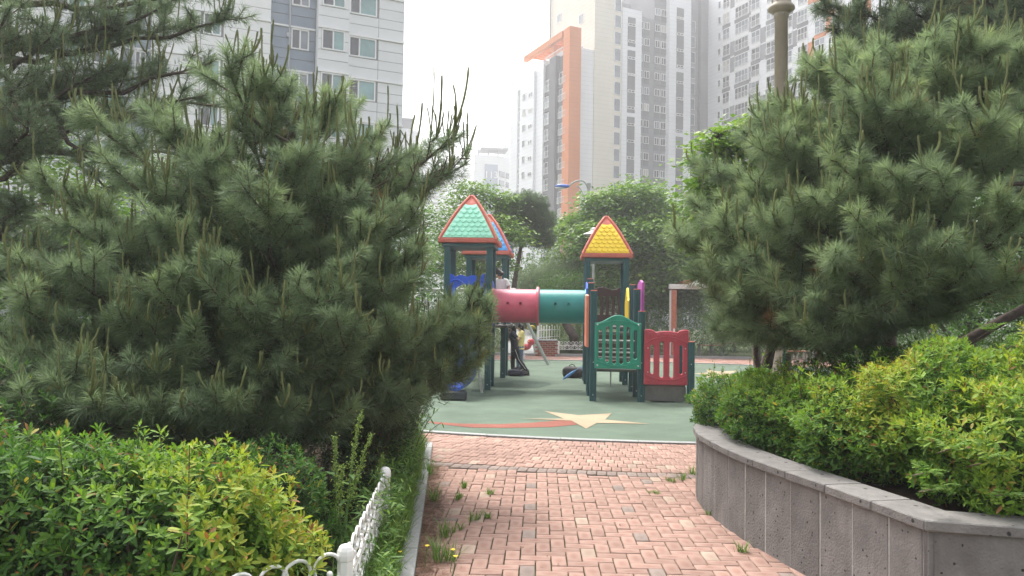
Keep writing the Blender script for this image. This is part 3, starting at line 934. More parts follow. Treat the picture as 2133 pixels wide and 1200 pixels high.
# crawl tube
r0, TVv, TZ = .375, LV + MOD / 2, 1.84
u0, u1 = LU + MOD + .05, -.10
um = (u0 + u1) / 2 - .0
def ring_tube(ua, ub, m, name, flip):
    """round tube along E1 with a rolled flange at each end and port holes on the side facing the path"""
    n, L = 40, ub - ua
    th_h = math.radians(8)     # holes sit just above the middle of the side
    holes = [circ(f * L, th_h * r0, .034, 12) for f in (.36, .64)]
    sidep = [(0, -.55 * math.pi * r0), (L, -.55 * math.pi * r0), (L, .55 * math.pi * r0), (0, .55 * math.pi * r0)]
    nx = 14
    # patch with the holes, wrapped round the cylinder, plus the plain rest
    pts = []; ol = []
    ny = 22
    for i in range(ny + 1): ol.append((L, -.55 * math.pi * r0 + 1.1 * math.pi * r0 * i / ny))
    for i in range(ny + 1): ol.append((0, .55 * math.pi * r0 - 1.1 * math.pi * r0 * i / ny))
    grid = [Vector((L * i / 8, -.55 * math.pi * r0 + 1.1 * math.pi * r0 * j / ny)) for i in range(1, 8) for j in range(1, ny)]
    grid = [p for p in grid if all((p.x - sum(q[0] for q in h) / 12) ** 2 + (p.y - sum(q[1] for q in h) / 12) ** 2 > .06 ** 2 for h in holes)]
    vv = [Vector(p) for p in ol]; ee = [(i, (i + 1) % len(ol)) for i in range(len(ol))]
    for h in holes:
        b = len(vv); vv += [Vector(p) for p in h]; ee += [(b + i, b + (i + 1) % len(h)) for i in range(len(h))]
    ov, oe, of, *_ = delaunay_2d_cdt(vv + grid, ee, [], 0, 1e-6)
    fs = [tuple(f) for f in of if not any(inside(sum((ov[i] for i in f), Vector((0, 0))) / 3, h) for h in holes)]
    c = S(ua, TVv, TZ)
    def wrap(x, s, r=r0):
        a = s / r0
        return c + E1 * x - E2 * (r * math.cos(a)) + np.array([0, 0, r * math.sin(a)])
    q = MB()
    q.add([wrap(p.x, p.y) for p in ov], fs, smooth=True)
    a0 = .55 * math.pi
    V = []; n2 = 20
    for x in (0, L):
        V += [wrap(x, r0 * (a0 + (2 * math.pi - 2 * a0) * i / n2)) for i in range(n2 + 1)]
    q.add(V, [(i, n2 + 1 + i, n2 + 2 + i, i + 1) for i in range(n2)], smooth=True)
    for h in holes:
        q.add([wrap(p[0], p[1]) for p in h] + [wrap(p[0], p[1], r0 - .03) for p in h], [(i, (i + 1) % 12, 12 + (i + 1) % 12, 12 + i) for i in range(12)])
    for x in (0.0, L):
        ringp = [c + E1 * x + E2 * ((r0 + .012) * math.cos(a)) + np.array([0, 0, (r0 + .012) * math.sin(a)]) for a in np.linspace(0, 2 * math.pi, 36, endpoint=False)]
        q.tube(ringp, .018, 8, closed=True)
    return q.build(name, m, play)
ring_tube(u0, um - .03, M_pink, 'crawl_tube', 1)['label'] = 'pink half of crawl tube'
ring_tube(um + .0, u1, M_teal, 'crawl_tube', 1)['label'] = 'teal half of crawl tube'
q = MB(); n = 48
prof = [(r0 - .01, -.04), (r0 + .05, -.04), (r0 + .06, -.03), (r0 + .06, .015), (r0 + .05, .025), (r0 - .01, .025)]
Mx = Matrix.Translation(Vector(S(um - .015, TVv, TZ))) @ Matrix.Rotation(PA, 4, 'Z') @ Matrix.Rotation(math.pi / 2, 4, 'Y')
q.lathe(prof, n, 0, Mx); q.build('tube_collar', M_pink, play)
# square plates where the tube enters
for u, m in ((u0 - .02, M_blue), (u1 + .03, M_blue)):
    o = [(-.44, -.46), (.44, -.46), (.44, .40), (.30, .52), (0, .56), (-.30, .52), (-.44, .40)]
    q = MB(); panel(q, o, [circ(0, 0, r0 - .01, 28)], .04, .01, Matrix.Translation(Vector(S(u, TVv, TZ))) @ Matrix.Rotation(PA + math.pi / 2, 4, 'Z'))
    q.build('tube_plate', m, play)['label'] = 'blue plate round the tube mouth'
# blue entry panel and wave slide in front of the mint tower
W = .80
top = [(x, .26 + .045 * abs(math.sin(x / W * 2 * math.pi * 1.5 + .2)) + (.03 if abs(x) > .3 else 0)) for x in np.linspace(W / 2, -W / 2, 28)]
o = [(-W / 2, -.42), (-.26, -.42)] + [(-.26, -.02)] + [(.26 * -math.cos(a), -.02 + .12 * math.sin(a)) for a in np.linspace(.2, math.pi - .2, 8)] + [(.26, -.02), (.26, -.42), (W / 2, -.42)] + top
q = MB(); panel(q, o, [], .07, .015, PM(LU + MOD / 2, LV - .03, 2.19))
ep = q.build('entry_panel', M_blue, play); ep['label'] = 'blue wavy topped slide entry panel'
q = MB()
for sx in (-1, 1):
    q.tube([Vector(PM(LU + MOD / 2, LV - .08, 2.19) @ Vector((sx * (.08 + .28 * t), 0, .10 + .10 * math.sin(t * 2.6)))) for t in np.linspace(0, 1, 9)], .022, 6)
q.build('moulded_rib', M_blue, ep)
def trough(pts, w, d, m, name):
    """slide bed: U section swept along pts with raised lips"""
    P = np.array(pts, dtype=float); k = len(P)
    T = np.gradient(P, axis=0); T /= np.linalg.norm(T, axis=1)[:, None]
    Sd = np.cross(T, [0, 0, 1.0]); Sd /= np.linalg.norm(Sd, axis=1)[:, None]
    Nn = np.cross(Sd, T)
    sec = [(-w / 2 - .03, d), (-w / 2, d + .02), (-w / 2 + .03, d)] + [(w / 2 * math.sin(a) * .95, d * (1 - math.cos(a)) * .9 if abs(a) > .5 else d * .1) for a in np.linspace(-1.45, 1.45, 11)] + [(w / 2 - .03, d), (w / 2, d + .02), (w / 2 + .03, d)]
    und = [(w / 2 + .03, d - .03)] + [((w / 2 + .02) * math.sin(a), d * (1 - math.cos(a)) * .9 - .05) for a in np.linspace(1.4, -1.4, 9)] + [(-w / 2 - .03, d - .03)]
    sec = sec + und; n = len(sec)
    V = [P[i] + Sd[i] * x + Nn[i] * y for i in range(k) for x, y in sec]
    F = [(i * n + j, i * n + (j + 1) % n, (i + 1) * n + (j + 1) % n, (i + 1) * n + j) for i in range(k - 1) for j in range(n)]
    q = MB(); q.add(V, F, smooth=True)
    q.add(V[:n], [tuple(range(n))]); q.add(V[-n:], [tuple(reversed(range(n)))])
    return q.build(name, m, play)
top0 = S(LU + MOD / 2, LV - .02, 1.44)
ctrl = np.array([top0, top0 - E2 * .35 + np.array([0, 0, -.05]), top0 - E2 * .75 + E1 * .03 + np.array([0, 0, -.34]), top0 - E2 * 1.15 + E1 * .1 + np.array([0, 0, -.62]), top0 - E2 * 1.5 + E1 * .16 + np.array([0, 0, -.92]), top0 - E2 * 1.85 + E1 * .12 + np.array([0, 0, -1.14]), top0 - E2 * 2.2 + E1 * .02 + np.array([0, 0, -1.22])])
def smooth3(P, n=6):
    out = []
    for i in range(len(P) - 1):
        p0, p1, p2, p3 = P[max(i - 1, 0)], P[i], P[i + 1], P[min(i + 2, len(P) - 1)]
        for k in range(n):
            t = k / n
            out.append(.5 * ((2 * p1) + (-p0 + p2) * t + (2 * p0 - 5 * p1 + 4 * p2 - p3) * t * t + (-p0 + 3 * p1 - 3 * p2 + p3) * t ** 3))
    out.append(P[-1]); return np.array(out)
trough(smooth3(ctrl), .52, .26, M_blue, 'slide')['label'] = 'blue moulded slide chute'
q = MB(); e = ctrl[-1] + np.array([0, .1, 0]); q.box((e[0], e[1], .09), (.5, .3, .18), bev=.03); q.build('slide_foot', mat('slide_foot_grey', (.05, .055, .06), .7, .2, 6), play)
q = MB(); q.tube([S(LU + MOD - .05, LV - .7, 0), S(LU + MOD / 2 + .2, LV - .5, 1.15)], .025, 8); q.build('slide_support', M_galv, play)
# step ladder on the far tower and a blue guard along the bridge
side_panel(LU + MOD + .37, LV + MOD + .2, LV + 3.2, 1.45, 2.15, M_blue, .05, .08, 'blue guard panel along the bridge')
side_panel(LU + MOD + .16, LV + 3.5, LV + 4.2, 1.5, 2.3, M_gate, .05, .1, 'green guard panel on the far tower')

# ------------------------------------------------------------------ swing frame behind
sw_ = thing('swing_frame', 'grey steel swing frame with splayed legs behind the crawl tube', 'swing', (.1, 25.5, 0))
f1 = gnd(1143, 760); f0 = gnd(985, 772)
apex = np.array([(f1[0] + f0[0]) / 2 - .1, f1[1] + .1, 2.45])
apex2 = apex + np.array([-3.2, 1.4, 0])
for a, b in ((f1, apex), (f0, apex), (f1 + np.array([-3.2, 1.4, 0]), apex2), (f0 + np.array([-3.2, 1.4, 0]), apex2)):
    q = MB(); q.tube([(a[0], a[1], -.03), b], .055, 10); q.build('leg', M_galv, sw_)
q = MB(); q.tube([apex + np.array([.15, -.06, .02]), apex2 - np.array([.15, -.06, -.02])], .055, 10); q.build('top_bar', M_galv, sw_)
for t in (.3, .7):
    c = apex + (apex2 - apex) * t
    dd = (apex2 - apex); dd /= np.linalg.norm(dd)
    q = MB()
    for s in (-.22, .22): q.tube([c + dd * s, c + dd * s + np.array([0, 0, -1.95])], .008, 5)
    q.build('chain', M_galv, sw_)
    q = MB(); q.box(c + np.array([0, 0, -1.97]), (.50, .2, .04), rz=math.atan2(dd[1], dd[0]), bev=.01); q.build('seat', M_brown, sw_)
# spring rider in red, further off
rd = gnd(1088, 752)
sr = thing('spring_rider', 'small red spring rider seen past the children', 'spring rider', rd)
q = MB(); q.tube([rd + np.array([.10 * math.cos(a), .10 * math.sin(a), .06 + a * .012]) for a in np.linspace(0, 25, 60)], .014, 5); q.build('spring', M_steel, sr)
q = MB(); q.ball(rd + np.array([0, 0, .5]), .16, 8, sq=(1.9, .7, .8)); q.ball(rd + np.array([.3, 0, .68]), .12, 8, sq=(1.1, .7, 1)); q.tube([rd + np.array([.2, 0, .5]), rd + np.array([.3, 0, .66])], .08, 8); q.build('body', M_red, sr)
q = MB(); q.tube([rd + np.array([.22, -.18, .7]), rd + np.array([.22, .18, .7])], .018, 6); q.build('handle', M_yel, sr)
# ------------------------------------------------------------------ apartment blocks
def wall_mat(name, col, groove=.70, dark=.80, vgroove=0.0, var=.04):
    m = mat(name, col, .75, var, .35)
    nt = m.node_tree; b = nt.nodes['Principled BSDF']; L = nt.links
    src = b.inputs['Base Color'].links[0].from_socket
    if groove:
        ge = _n(nt, 'ShaderNodeNewGeometry'); sx = _n(nt, 'ShaderNodeSeparateXYZ'); L.new(ge.outputs['Position'], sx.inputs[0])
        dv = _n(nt, 'ShaderNodeMath'); dv.operation = 'DIVIDE'; dv.inputs[1].default_value = groove; L.new(sx.outputs['Z'], dv.inputs[0])
        fr = _n(nt, 'ShaderNodeMath'); fr.operation = 'FRACT'; L.new(dv.outputs[0], fr.inputs[0])
        lt = _n(nt, 'ShaderNodeMath'); lt.operation = 'LESS_THAN'; lt.inputs[1].default_value = .07; L.new(fr.outputs[0], lt.inputs[0])
        mx = _n(nt, 'ShaderNodeMixRGB'); mx.blend_type = 'MULTIPLY'; mx.inputs['Color2'].default_value = (dark, dark, dark * 1.02, 1)
        L.new(lt.outputs[0], mx.inputs['Fac']); L.new(src, mx.inputs['Color1']); L.new(mx.outputs[0], b.inputs['Base Color'])
    return m
MW_white = wall_mat('wall_white', (.74, .75, .78)); MW_cream = wall_mat('wall_cream', (.68, .64, .55))
MW_gray = wall_mat('wall_gray', (.185, .19, .215)); MW_dark = wall_mat('wall_dark_gray', (.085, .085, .10)); MW_mid = wall_mat('wall_mid_gray', (.27, .275, .31))
MW_or = wall_mat('wall_orange', (.60, .165, .022)); M_flatw = mat('frame_white', (.78, .78, .79), .5)
M_inset = mat('inset_panel', (.115, .118, .14), .7); M_panelw = mat('facade_panel_white', (.80, .80, .81), .7, .04, .8, rand=.02)
M_panelg = mat('facade_panel_gray', (.72, .725, .75), .7, .04, .8, rand=.02); M_panelb = mat('facade_panel_blue_gray', (.24, .285, .36), .7, .05, .8, rand=.03)
M_seam = mat('panel_seam', (.25, .255, .27), .9)
M_glass = glass_mat('window_glass', (.03, .037, .05)); M_glass_t = glass_mat('window_glass_teal', (.16, .29, .30))
M_glass_s = glass_mat('window_glass_silver', (.15, .175, .21))
M_curt = mat('window_curtain', (.40, .39, .36), .6, .2, 3)
M_pipe = mat('pipe_grey', (.38, .40, .44), .5)

_wc = {}
def window_mesh(w, h, n, rail=False, glass=None, fr=.07):
    key = (round(w, 2), round(h, 2), n, rail, glass.name if glass else '')
    if key in _wc: return _wc[key]
    q = MB()
    q.box((0, .02, 0), (w - fr, .03, h - fr), 1)
    for sx in (-1, 1): q.box((sx * (w - fr) / 2, 0, 0), (fr, .10, h), 0)
    for sz in (-1, 1): q.box((0, 0, sz * (h - fr) / 2), (w - 2 * fr - .002, .10, fr), 0)
    for i in range(1, n): q.box((-w / 2 + w * i / n, -.012, 0), (fr * .8, .06, h - 2 * fr - .002), 0)
    if rail:
        y = -.22
        for z in (-.02, -h / 2 + .06): q.box((0, y, z), (w + .1, .04, .05), 0)
        nb = max(3, int(w / .28))
        for i in range(nb + 1): q.box((-w / 2 + w * i / nb, y, (-.02 - h / 2 + .06) / 2), (.03, .03, h / 2 - .08), 0)
        for sx in (-1, 1): q.box((sx * w / 2, y / 2, -.02), (.04, abs(y), .05), 0)
    me = q.mesh('window', [M_flatw, glass or M_glass]); _wc[key] = me
    return me
def put_window(parent, o, ex, me, name='window'):
    # some flats have pale curtains or reflecting panes
    if M_glass.name in [m.name for m in me.materials]:
        u = R.random()
        if u < .34:
            k = me.name + ('c' if u < .14 else 's')
            if k not in _wc:
                m2 = me.copy(); m2.materials[1] = M_curt if u < .14 else M_glass_s; _wc[k] = m2
            me = _wc[k]
    return inst(name, me, parent, frame_mat(o, ex))

def line_u(px, py, o, d):
    r = ray(px, py)
    A = np.array([[d[0], -r[0]], [d[1], -r[1]]])
    return float(np.linalg.solve(A, -np.array([o[0], o[1]]))[0])

FD = np.array([.909, .416]); SD = np.array([-.416, .909])
# ---- the near block on the left, built panel by panel
lb = thing('apartment_building', 'white and blue grey apartment block with large sliding windows behind the pines', 'building', (-7.2, 53, 0))
C0 = at(838, 200, 53.0)[:2]
UL = -FD; NL = np.array([.416, -.909])          # along the facade to the left, and outwards
def ul(px): return line_u(px, 150, C0, UL)
def lpt(u, v, z): p = C0 + UL * u + NL * v; return np.array([p[0], p[1], z])
FH, Z0, NF0, NF1 = 2.85, .1, 2, 9
cols = [(ul(840), ul(787), 'plain', M_panelg, 0.0), (ul(787), ul(722), 'big', M_panelg, 0.0),
        (ul(722), ul(657), 'bay', M_panelg, .55), (ul(657), ul(562), 'blue', M_panelb, -.35),
        (ul(562), ul(463), 'plain', M_panelw, 0), (ul(463), ul(416), 'win', M_panelw, 0), (ul(416), ul(312), 'plain', M_panelw, 0),
        (ul(312), ul(250), 'blue', M_panelb, -.35), (ul(250), ul(180), 'bay', M_panelg, .55), (ul(180), ul(110), 'big', M_panelg, 0), (ul(110), ul(20), 'plain', M_panelw, 0), (ul(20), ul(-60), 'big', M_panelg, 0)]
UE = cols[-1][1]
q = MB()
for (a, b, kind, m, v) in cols:
    fp = [C0 + UL * a + NL * (v - .06), C0 + UL * b + NL * (v - .06), C0 + UL * b - NL * 11, C0 + UL * a - NL * 11]
    q.poly(ccw([tuple(p) for p in fp]), 0, Z0 + FH * NF1)
q.build('wall', M_seam, lb)
def facade_panel(a, b, v, z0, z1, m):
    g_ = .018
    c = lpt((a + b) / 2, v - .03, (z0 + z1) / 2)
    q = MB(); q.box((0, 0, 0), (abs(b - a) - 2 * g_, .06, z1 - z0 - 2 * g_))
    key = ('fp', round(abs(b - a), 2), round(z1 - z0, 2), m.name)
    if key not in _wc: _wc[key] = q.mesh('facade_panel', [m])
    inst('facade_panel', _wc[key], lb, frame_mat(c, FD))
def lwin(u0, u1, z0, z1, v, n, split):
    """sliding window: frame, dark open half and teal half"""
    w, h = abs(u1 - u0), z1 - z0
    M = frame_mat(lpt((u0 + u1) / 2, v, (z0 + z1) / 2), FD)
    fr = .09
    q = MB()
    for sx in (-1, 1): q.box((sx * (w - fr) / 2, 0, 0), (fr, .14, h), M=M)
    for sz in (-1, 1): q.box((0, 0, sz * (h - fr) / 2), (w - 2 * fr - .002, .14, fr), M=M)
    q.box((w * split, -.01, 0), (.09, .10, h - 2 * fr - .002), M=M)
    wd = q.build('window', M_flatw, lb)
    for k, (xa, xb) in enumerate(((-w / 2 + fr, w * split - .045), (w * split + .045, w / 2 - fr))):
        p = MB(); p.box(((xa + xb) / 2, .04 - .03 * k, 0), (xb - xa, .02, h - 2 * fr - .002), M=M)
        p.build('pane', M_glass if k == 0 else (M_glass_t if kind_now != 'blue' else M_glass_s), wd)
for (a, b, kind, m, v) in cols:
    kind_now = kind
    w = b - a
    for f in range(NF0, NF1):
        zl = Z0 + FH * f; zt = zl + FH
        vis = 5 <= f
        rows = [zl, zl + .70, zl + 1.33, zl + 2.02, zl + 2.72]
        nc = max(1, int(round(w / 2.6)))
        for r in range(4):
            if kind in ('big', 'bay', 'win', 'blue') and r >= 2: continue
            for c in range(nc):
                facade_panel(a + w * c / nc, a + w * (c + 1) / nc, v, rows[r], rows[r + 1], m)
        # thin projecting ledge at each floor
        q = MB(); q.box((0, 0, 0), (w, .16, .12), M=frame_mat(lpt((a + b) / 2, v + .01, zt - .06), FD)); q.build('ledge', M_panelw, lb)
        if kind != 'plain':
            m0, m1 = {'big': (.07, .05), 'bay': (.30, .10), 'win': (.1, .1), 'blue': (.14, .46)}[kind]
            wa, wb = a + w * m0, b - w * m1
            if kind == 'bay': wa, wb = a + w * .14, b - w * .12
            za, zb = zl + 1.36, zt - .14
            lwin(wa, wb, za, zb, v - .02, 2, -.12 if kind == 'big' else 0.0)
            for (x0, x1) in ((a, wa), (wb, b)):
                if abs(x1 - x0) > .15:
                    facade_panel(x0, x1, v, rows[2], rows[3], m); facade_panel(x0, x1, v, rows[3], rows[4], m)
    if kind == 'bay':                            # returns of the bay
        for u in (a, b):
            q = MB(); q.box((0, 0, 0), (.05, .62, FH * NF1), M=frame_mat(lpt(u + (.02 if u == a else -.02), v - .31, FH * NF1 / 2), FD)); q.build('bay_return', M_panelg, lb)
    if kind == 'blue':
        q = MB(); q.tube([lpt(a + w * .58, v + .10, 1), lpt(a + w * .58, v + .10, FH * NF1)], .065, 8); q.build('drain_pipe', M_pipe, lb)
        for f in range(NF0, NF1):
            q = MB(); q.box((0, 0, 0), (.25, .18, .3), M=frame_mat(lpt(a + w * .60, v + .08, Z0 + FH * f + 2.2), FD)); q.build('pipe_bracket', M_pipe, lb)
# end wall
q = MB(); q.box((0, 0, 0), (.06, 10.8, FH * NF1), M=frame_mat(np.array([*(C0 - NL * 5.5 - UL * .03), FH * NF1 / 2]), FD)); q.build('end_wall', M_panelg, lb)
q = MB(); q.box((0, 0, 0), (UE - .2, 10, .5), M=frame_mat(np.array([*(C0 + UL * UE / 2 - NL * 5.5), Z0 + FH * NF1 + .26]), FD)); q.build('parapet', M_panelw, lb)

# ---- the tall block with the orange slab
tb = thing('apartment_tower', 'tall cream and white apartment tower with orange slab and dark grey bays', 'building', (12, 128, 0))
P0 = at(1205, 250, 126.0)[:2]
def ur(px): return line_u(px, 250, P0, FD)
def bp(u, v, z=0.0): p = P0 + FD * u + SD * v; return np.array([p[0], p[1], z])
def block(name, u0, u1, v0, v1, z0, z1, m, par):
    q = MB(); q.poly(ccw([tuple(bp(u, v)[:2]) for u, v in ((u0, v0), (u1, v0), (u1, v1), (u0, v1))]), z0, z1)
    return q.build(name, m, par)
def zz(py, d): return EYE + (655 - py) / FPX * d
uo0 = ur(1181)
def vs(px, u): return line_u(px, 250, bp(u, 0)[:2], SD)
ZLOW = zz(92, 127)
block('orange_slab', uo0, 0, -.6, 1.6, 0, zz(52, 126), MW_or, tb)
v1_, v2_, v3_, v4_, v5_, v6_ = [vs(px, uo0) for px in (1175, 1161, 1147, 1132, 1117, 1088)]
block('wall', uo0 + .8, ur(1240) - .02, .7, 24, 0, ZLOW, MW_white, tb)
# dark grey bays on the side face, seen between the slab and the white end
bay_w = block('wall', uo0 + .25, uo0 + 1.2, v1_ - .6, v4_, 0, ZLOW - 1.2, MW_dark, tb)
block('bay_pier', uo0 - .35, uo0 + .5, v2_ + .2, v3_, 0, ZLOW - .9, MW_dark, tb)
block('wall', uo0 - .1, uo0 + 2, v4_ + .02, v5_, 0, ZLOW - .2, MW_white, tb)
block('wall', uo0 - .5, uo0 + 2, v5_ + .02, v6_, 0, ZLOW - 1.4, MW_white, tb)
block('corner_strip', uo0 - .2, uo0 + 1.5, v6_ + .02, v6_ + 1.6, 0, ZLOW - 3.0, MW_mid, tb)
# orange rooftop pergola: beam, fins and inner post, with a rail below
block('pergola_beam', uo0 - .2, uo0 + .5, 1.7, v5_ + 5, zz(52, 126) - 1.1, zz(52, 126) - .1, MW_or, tb)
block('pergola_post', uo0 + .2, uo0 + 2.2, v3_ - .4, v3_ + .6, ZLOW - 1, zz(52, 126) - 1.12, MW_or, tb)
v = 2.4
while v < v5_ + 4:
    block('pergola_fin', uo0 + .52, uo0 + 3.5, v, v + .3, zz(52, 126) - .75, zz(52, 126) - .35, MW_or, tb); v += 1.1
M_rail = mat('rail_white', (.7, .7, .7), .5)
q = MB()
v = 1.9
while v < v4_:
    q.box((0, 0, 0), (.05, .05, 1.2), M=frame_mat(bp(uo0 + .1, v, ZLOW - .55), FD)); v += .45
q.poly(ccw([tuple(bp(u, v)[:2]) for u, v in ((uo0 + .06, 1.9), (uo0 + .14, 1.9), (uo0 + .14, v4_), (uo0 + .06, v4_))]), ZLOW + .05, ZLOW + .13)
q.build('roof_rail', M_rail, tb)
TOP = 60.0
u_c0, u_c1, u_w2, u_g1, u_w3, u_r = ur(1240), ur(1296.5), ur(1336.5), ur(1394), ur(1439), ur(1491)
block('wall', u_c0, u_c1, .5, 17, 0, TOP, MW_cream, tb)
block('wall', u_c1 + .02, u_w2, .2, 12, 0, zz(20, 133), MW_white, tb)
block('wall', u_w2 + .02, u_g1, 1.2, 14, 0, zz(46, 137), MW_gray, tb)
block('wall', (u_w2 + u_g1) / 2 + .4, u_g1 - .01, 1.15, 13, 0, TOP, MW_gray, tb)
block('wall', u_w2 + 1.0, u_g1 - .3, 9, 15, 0, TOP - 2, MW_mid, tb)
block('wall', u_g1 + .02, u_w3, .1, 13, 0, TOP, MW_white, tb)
block('wall', u_w3 + .02, u_r + 2, 3.4, 14, 0, TOP, MW_mid, tb)
block('wall', u_w3 + .03, u_w3 + 1.7, 2.2, 4, 0, TOP - 1.5, MW_dark, tb)
block('wall', ur(1478), u_r + 2.2, 2.6, 6, 0, TOP, MW_gray, tb)
SF = lambda u, v, z: bp(u, v, z)
FE = FD; 
def side_ex(): return -SD            # x axis along the side face so that local -Y points away from the block (to -F)
for k in range(2, 21):
    z = .8 + 2.8 * k                     # common floor grid (window centre line)
    if z < 55:
        # stair windows of the cream part
        zc = z - .55
        put_window(tb, bp(ur(1288), .45, zc), FD, window_mesh(1.25, 2.15, 1, False, M_glass_s))
        if z < zz(50, 137) - .5:
            for px in (1340.5, 1354): put_window(tb, bp(ur(px), 1.16, z), FD, window_mesh(1.05, 1.25, 2))
        for px in (1376, 1389): put_window(tb, bp(ur(px), 1.11, z), FD, window_mesh(1.05, 1.25, 2))
        for px in (1340.5, 1354, 1376, 1389):
            if z < zz(50, 137) - .5 or px > 1370:
                q = MB(); q.box((0, 0, 0), (1.0, .04, .95), M=frame_mat(bp(ur(px), 1.16 if px < 1370 else 1.11, z - 1.12), FD)); q.build('spandrel', M_inset, tb)
        put_window(tb, bp(u_w3 + 1.0, 2.15, z - .3), FD, window_mesh(.9, 1.3, 2))
        put_window(tb, bp(ur(1466), 3.36, z - .3), FD, window_mesh(1.2, 2.0, 1, False, M_glass_s))
        # little windows in the grey strips
        if z < zz(30, 133) - 1: put_window(tb, bp(ur(1315), .10, z - .8), FD, window_mesh(1.35, .42, 2))
        put_window(tb, bp(ur(1416), .0, z - .8), FD, window_mesh(1.35, .42, 2))
    if z < ZLOW - 2.5:
        zb = z + .35
        for va, vb in ((v1_ - .4, v2_), (v3_ + .1, v4_ - .1)):
            put_window(tb, bp(uo0 + .2, (va + vb) / 2, zb), side_ex(), window_mesh(vb - va - .3, 2.0, 2, True))
            q = MB(); q.box((0, 0, 0), (vb - va - .1, .2, .5), M=frame_mat(bp(uo0 + .16, (va + vb) / 2, zb - 1.4), side_ex())); q.build('slab_edge', MW_dark, tb)
        if z < ZLOW - 4:
            put_window(tb, bp(uo0 - .54, vs(1110, uo0), zb - .3), side_ex(), window_mesh(1.5, .75, 2))
            put_window(tb, bp(uo0 - .54, vs(1097, uo0), zb - .1), side_ex(), window_mesh(1.2, 1.3, 1))
            put_window(tb, bp(uo0 - .24, v6_ + .7, zb - .3), side_ex(), window_mesh(.8, 2.1, 1, False, M_glass_s))
# tall grey strips set into the white piers, three storeys each
for px, v, zt in ((1315, .18, zz(38, 133)), (1416, .08, 55)):
    k = 0
    z = zt
    while z > 8:
        h = (2 if k == 0 and px < 1400 else 4) * 2.8 - .7
        q = MB(); q.box((0, 0, 0), (1.5, .06, h), M=frame_mat(bp(ur(px), v, z - h / 2), FD)); q.build('strip_panel', M_inset, tb)
        z -= h + .7; k += 1
# narrow windows on the upper side of the cream part
for k in range(16, 21):
    put_window(tb, bp(u_c0 - .04, 5 + 8 * (k % 2), 2.8 * k + 1.5), side_ex(), window_mesh(1.6, 1.6, 1, False, M_glass_s))
q = MB(); q.tube([bp(u_c0 - .3, 16.0, 40), bp(u_c0 - .3, 16.0, TOP)], .15, 8); q.build('flue_pipe', M_galv, tb)
q = MB(); q.lathe([(.01, .9), (.5, .8), (.5, .5), (.3, .4), (.3, 0)], 12, 0, Matrix.Translation(Vector(bp(ur(1225), 4, ZLOW)))); q.build('roof_vent', M_galv, tb)

# ---- right-hand wing that comes towards the path
rb = thing('apartment_wing', 'white and grey apartment wing with balcony windows and orange accents', 'building', (45, 130, 0))
uw = u_r + .3
def vw(px): return line_u(px, 150, bp(uw, 0)[:2], SD)
vA, vB = 5.0, vw(1830)
q = MB(); q.poly(ccw([tuple(bp(u, v)[:2]) for u, v in ((uw, vA), (uw, vB), (uw + 12, vB), (uw + 12, vA))]), 0, TOP)
q.build('wall', MW_white, rb)
spec = [(1498.5, 6, 1, 1.0, 1.3, False), (1513, 14, 2, 0, 2.0, True), (1545, 28, 4, 0, 2.0, True), (1574, 17, 2, 0, 2.0, True), (1606, 19, 2, 0, 2.0, True), (1642, 16, 2, 0, 2.0, True), (1672, 20, 3, 0, 2.0, True), (1708, 22, 2, 0, 2.0, True), (1745, 24, 3, 0, 2.0, True), (1790, 26, 3, 0, 2., True)]
for k in range(3, 21):
    z = 2.8 * k + .55
    for i, (px, wpx, n, _w, h, rail) in enumerate(spec):
        va, vb = vw(px - wpx / 2), vw(px + wpx / 2)
        w = abs(vb - va)
        d = bp(uw, (va + vb) / 2)[1]
        if EYE + 655 / FPX * d + 3 < z: continue
        c = (va + vb) / 2
        wm = window_mesh(round(w * 4) / 4, h, n, rail, None if (k * 3 + i) % 5 else M_glass_s)
        put_window(rb, bp(uw - .05, c, z + (.25 if not rail else 0)), side_ex(), wm)
        if rail:
            # grey or orange band under the window, alternating with white every other storey, and grey fill beside it
            mm = (M_inset if (k + i // 3) % 2 else M_flatw) if i < 7 else (MW_or if (k + i) % 2 else M_flatw)
            q = MB(); q.box((0, 0, 0), (w + .25, .08, .62), M=frame_mat(bp(uw - .04, c, z - 1.36), side_ex())); q.build('spandrel', mm, rb)
            nxt = spec[i + 1][0] - spec[i + 1][1] / 2 if i + 1 < len(spec) else px + wpx
            if ((k // 2) + i) % 2:
                v_a, v_b = vw(px + wpx / 2) - .12, vw(nxt) + .12
                q = MB(); q.box((0, 0, 0), (abs(v_b - v_a), .05, 2.5), M=frame_mat(bp(uw - .025, (v_a + v_b) / 2, z - .2), side_ex()))
                q.build('wall_panel', MW_gray if i < 6 else MW_or, rb)

# ---- hazy blocks far off
def far_block(pxl, pxm, pxr, pytop, d, name, label, m1, m2, cols_front=(), floors=0):
    a = at(pxm, 500, d)[:2]
    ul_, ur_ = line_u(pxl, 500, a, FD), 0.0
    # face towards us runs left of the corner; the side recedes to the right
    b = a + FD * 0
    L = line_u(pxl, 500, a, np.array([1.0, .18])); Rr = line_u(pxr, 500, a, np.array([.50, .866]))
    e1 = np.array([1.0, .18]); e1 /= np.linalg.norm(e1); L *= math.hypot(1, .18); e2 = np.array([.50, .866])
    zt = zz(pytop, d)
    t = thing(name, label, 'building', (a[0], a[1], 0))
    q = MB(); q.poly(ccw([tuple(a), tuple(a + e1 * L), tuple(a + e1 * L + e2 * Rr), tuple(a + e2 * Rr)]), 0, zt)
    q.build('wall', m1, t)
    return t, a, e1, e2, L, Rr, zt
t, a, e1, e2, L, Rr, zt = far_block(985, 1036, 1062, 322, 240, 'far_apartment_block', 'hazy distant apartment block numbered 113 with flat roof canopy', MW_white, MW_mid)
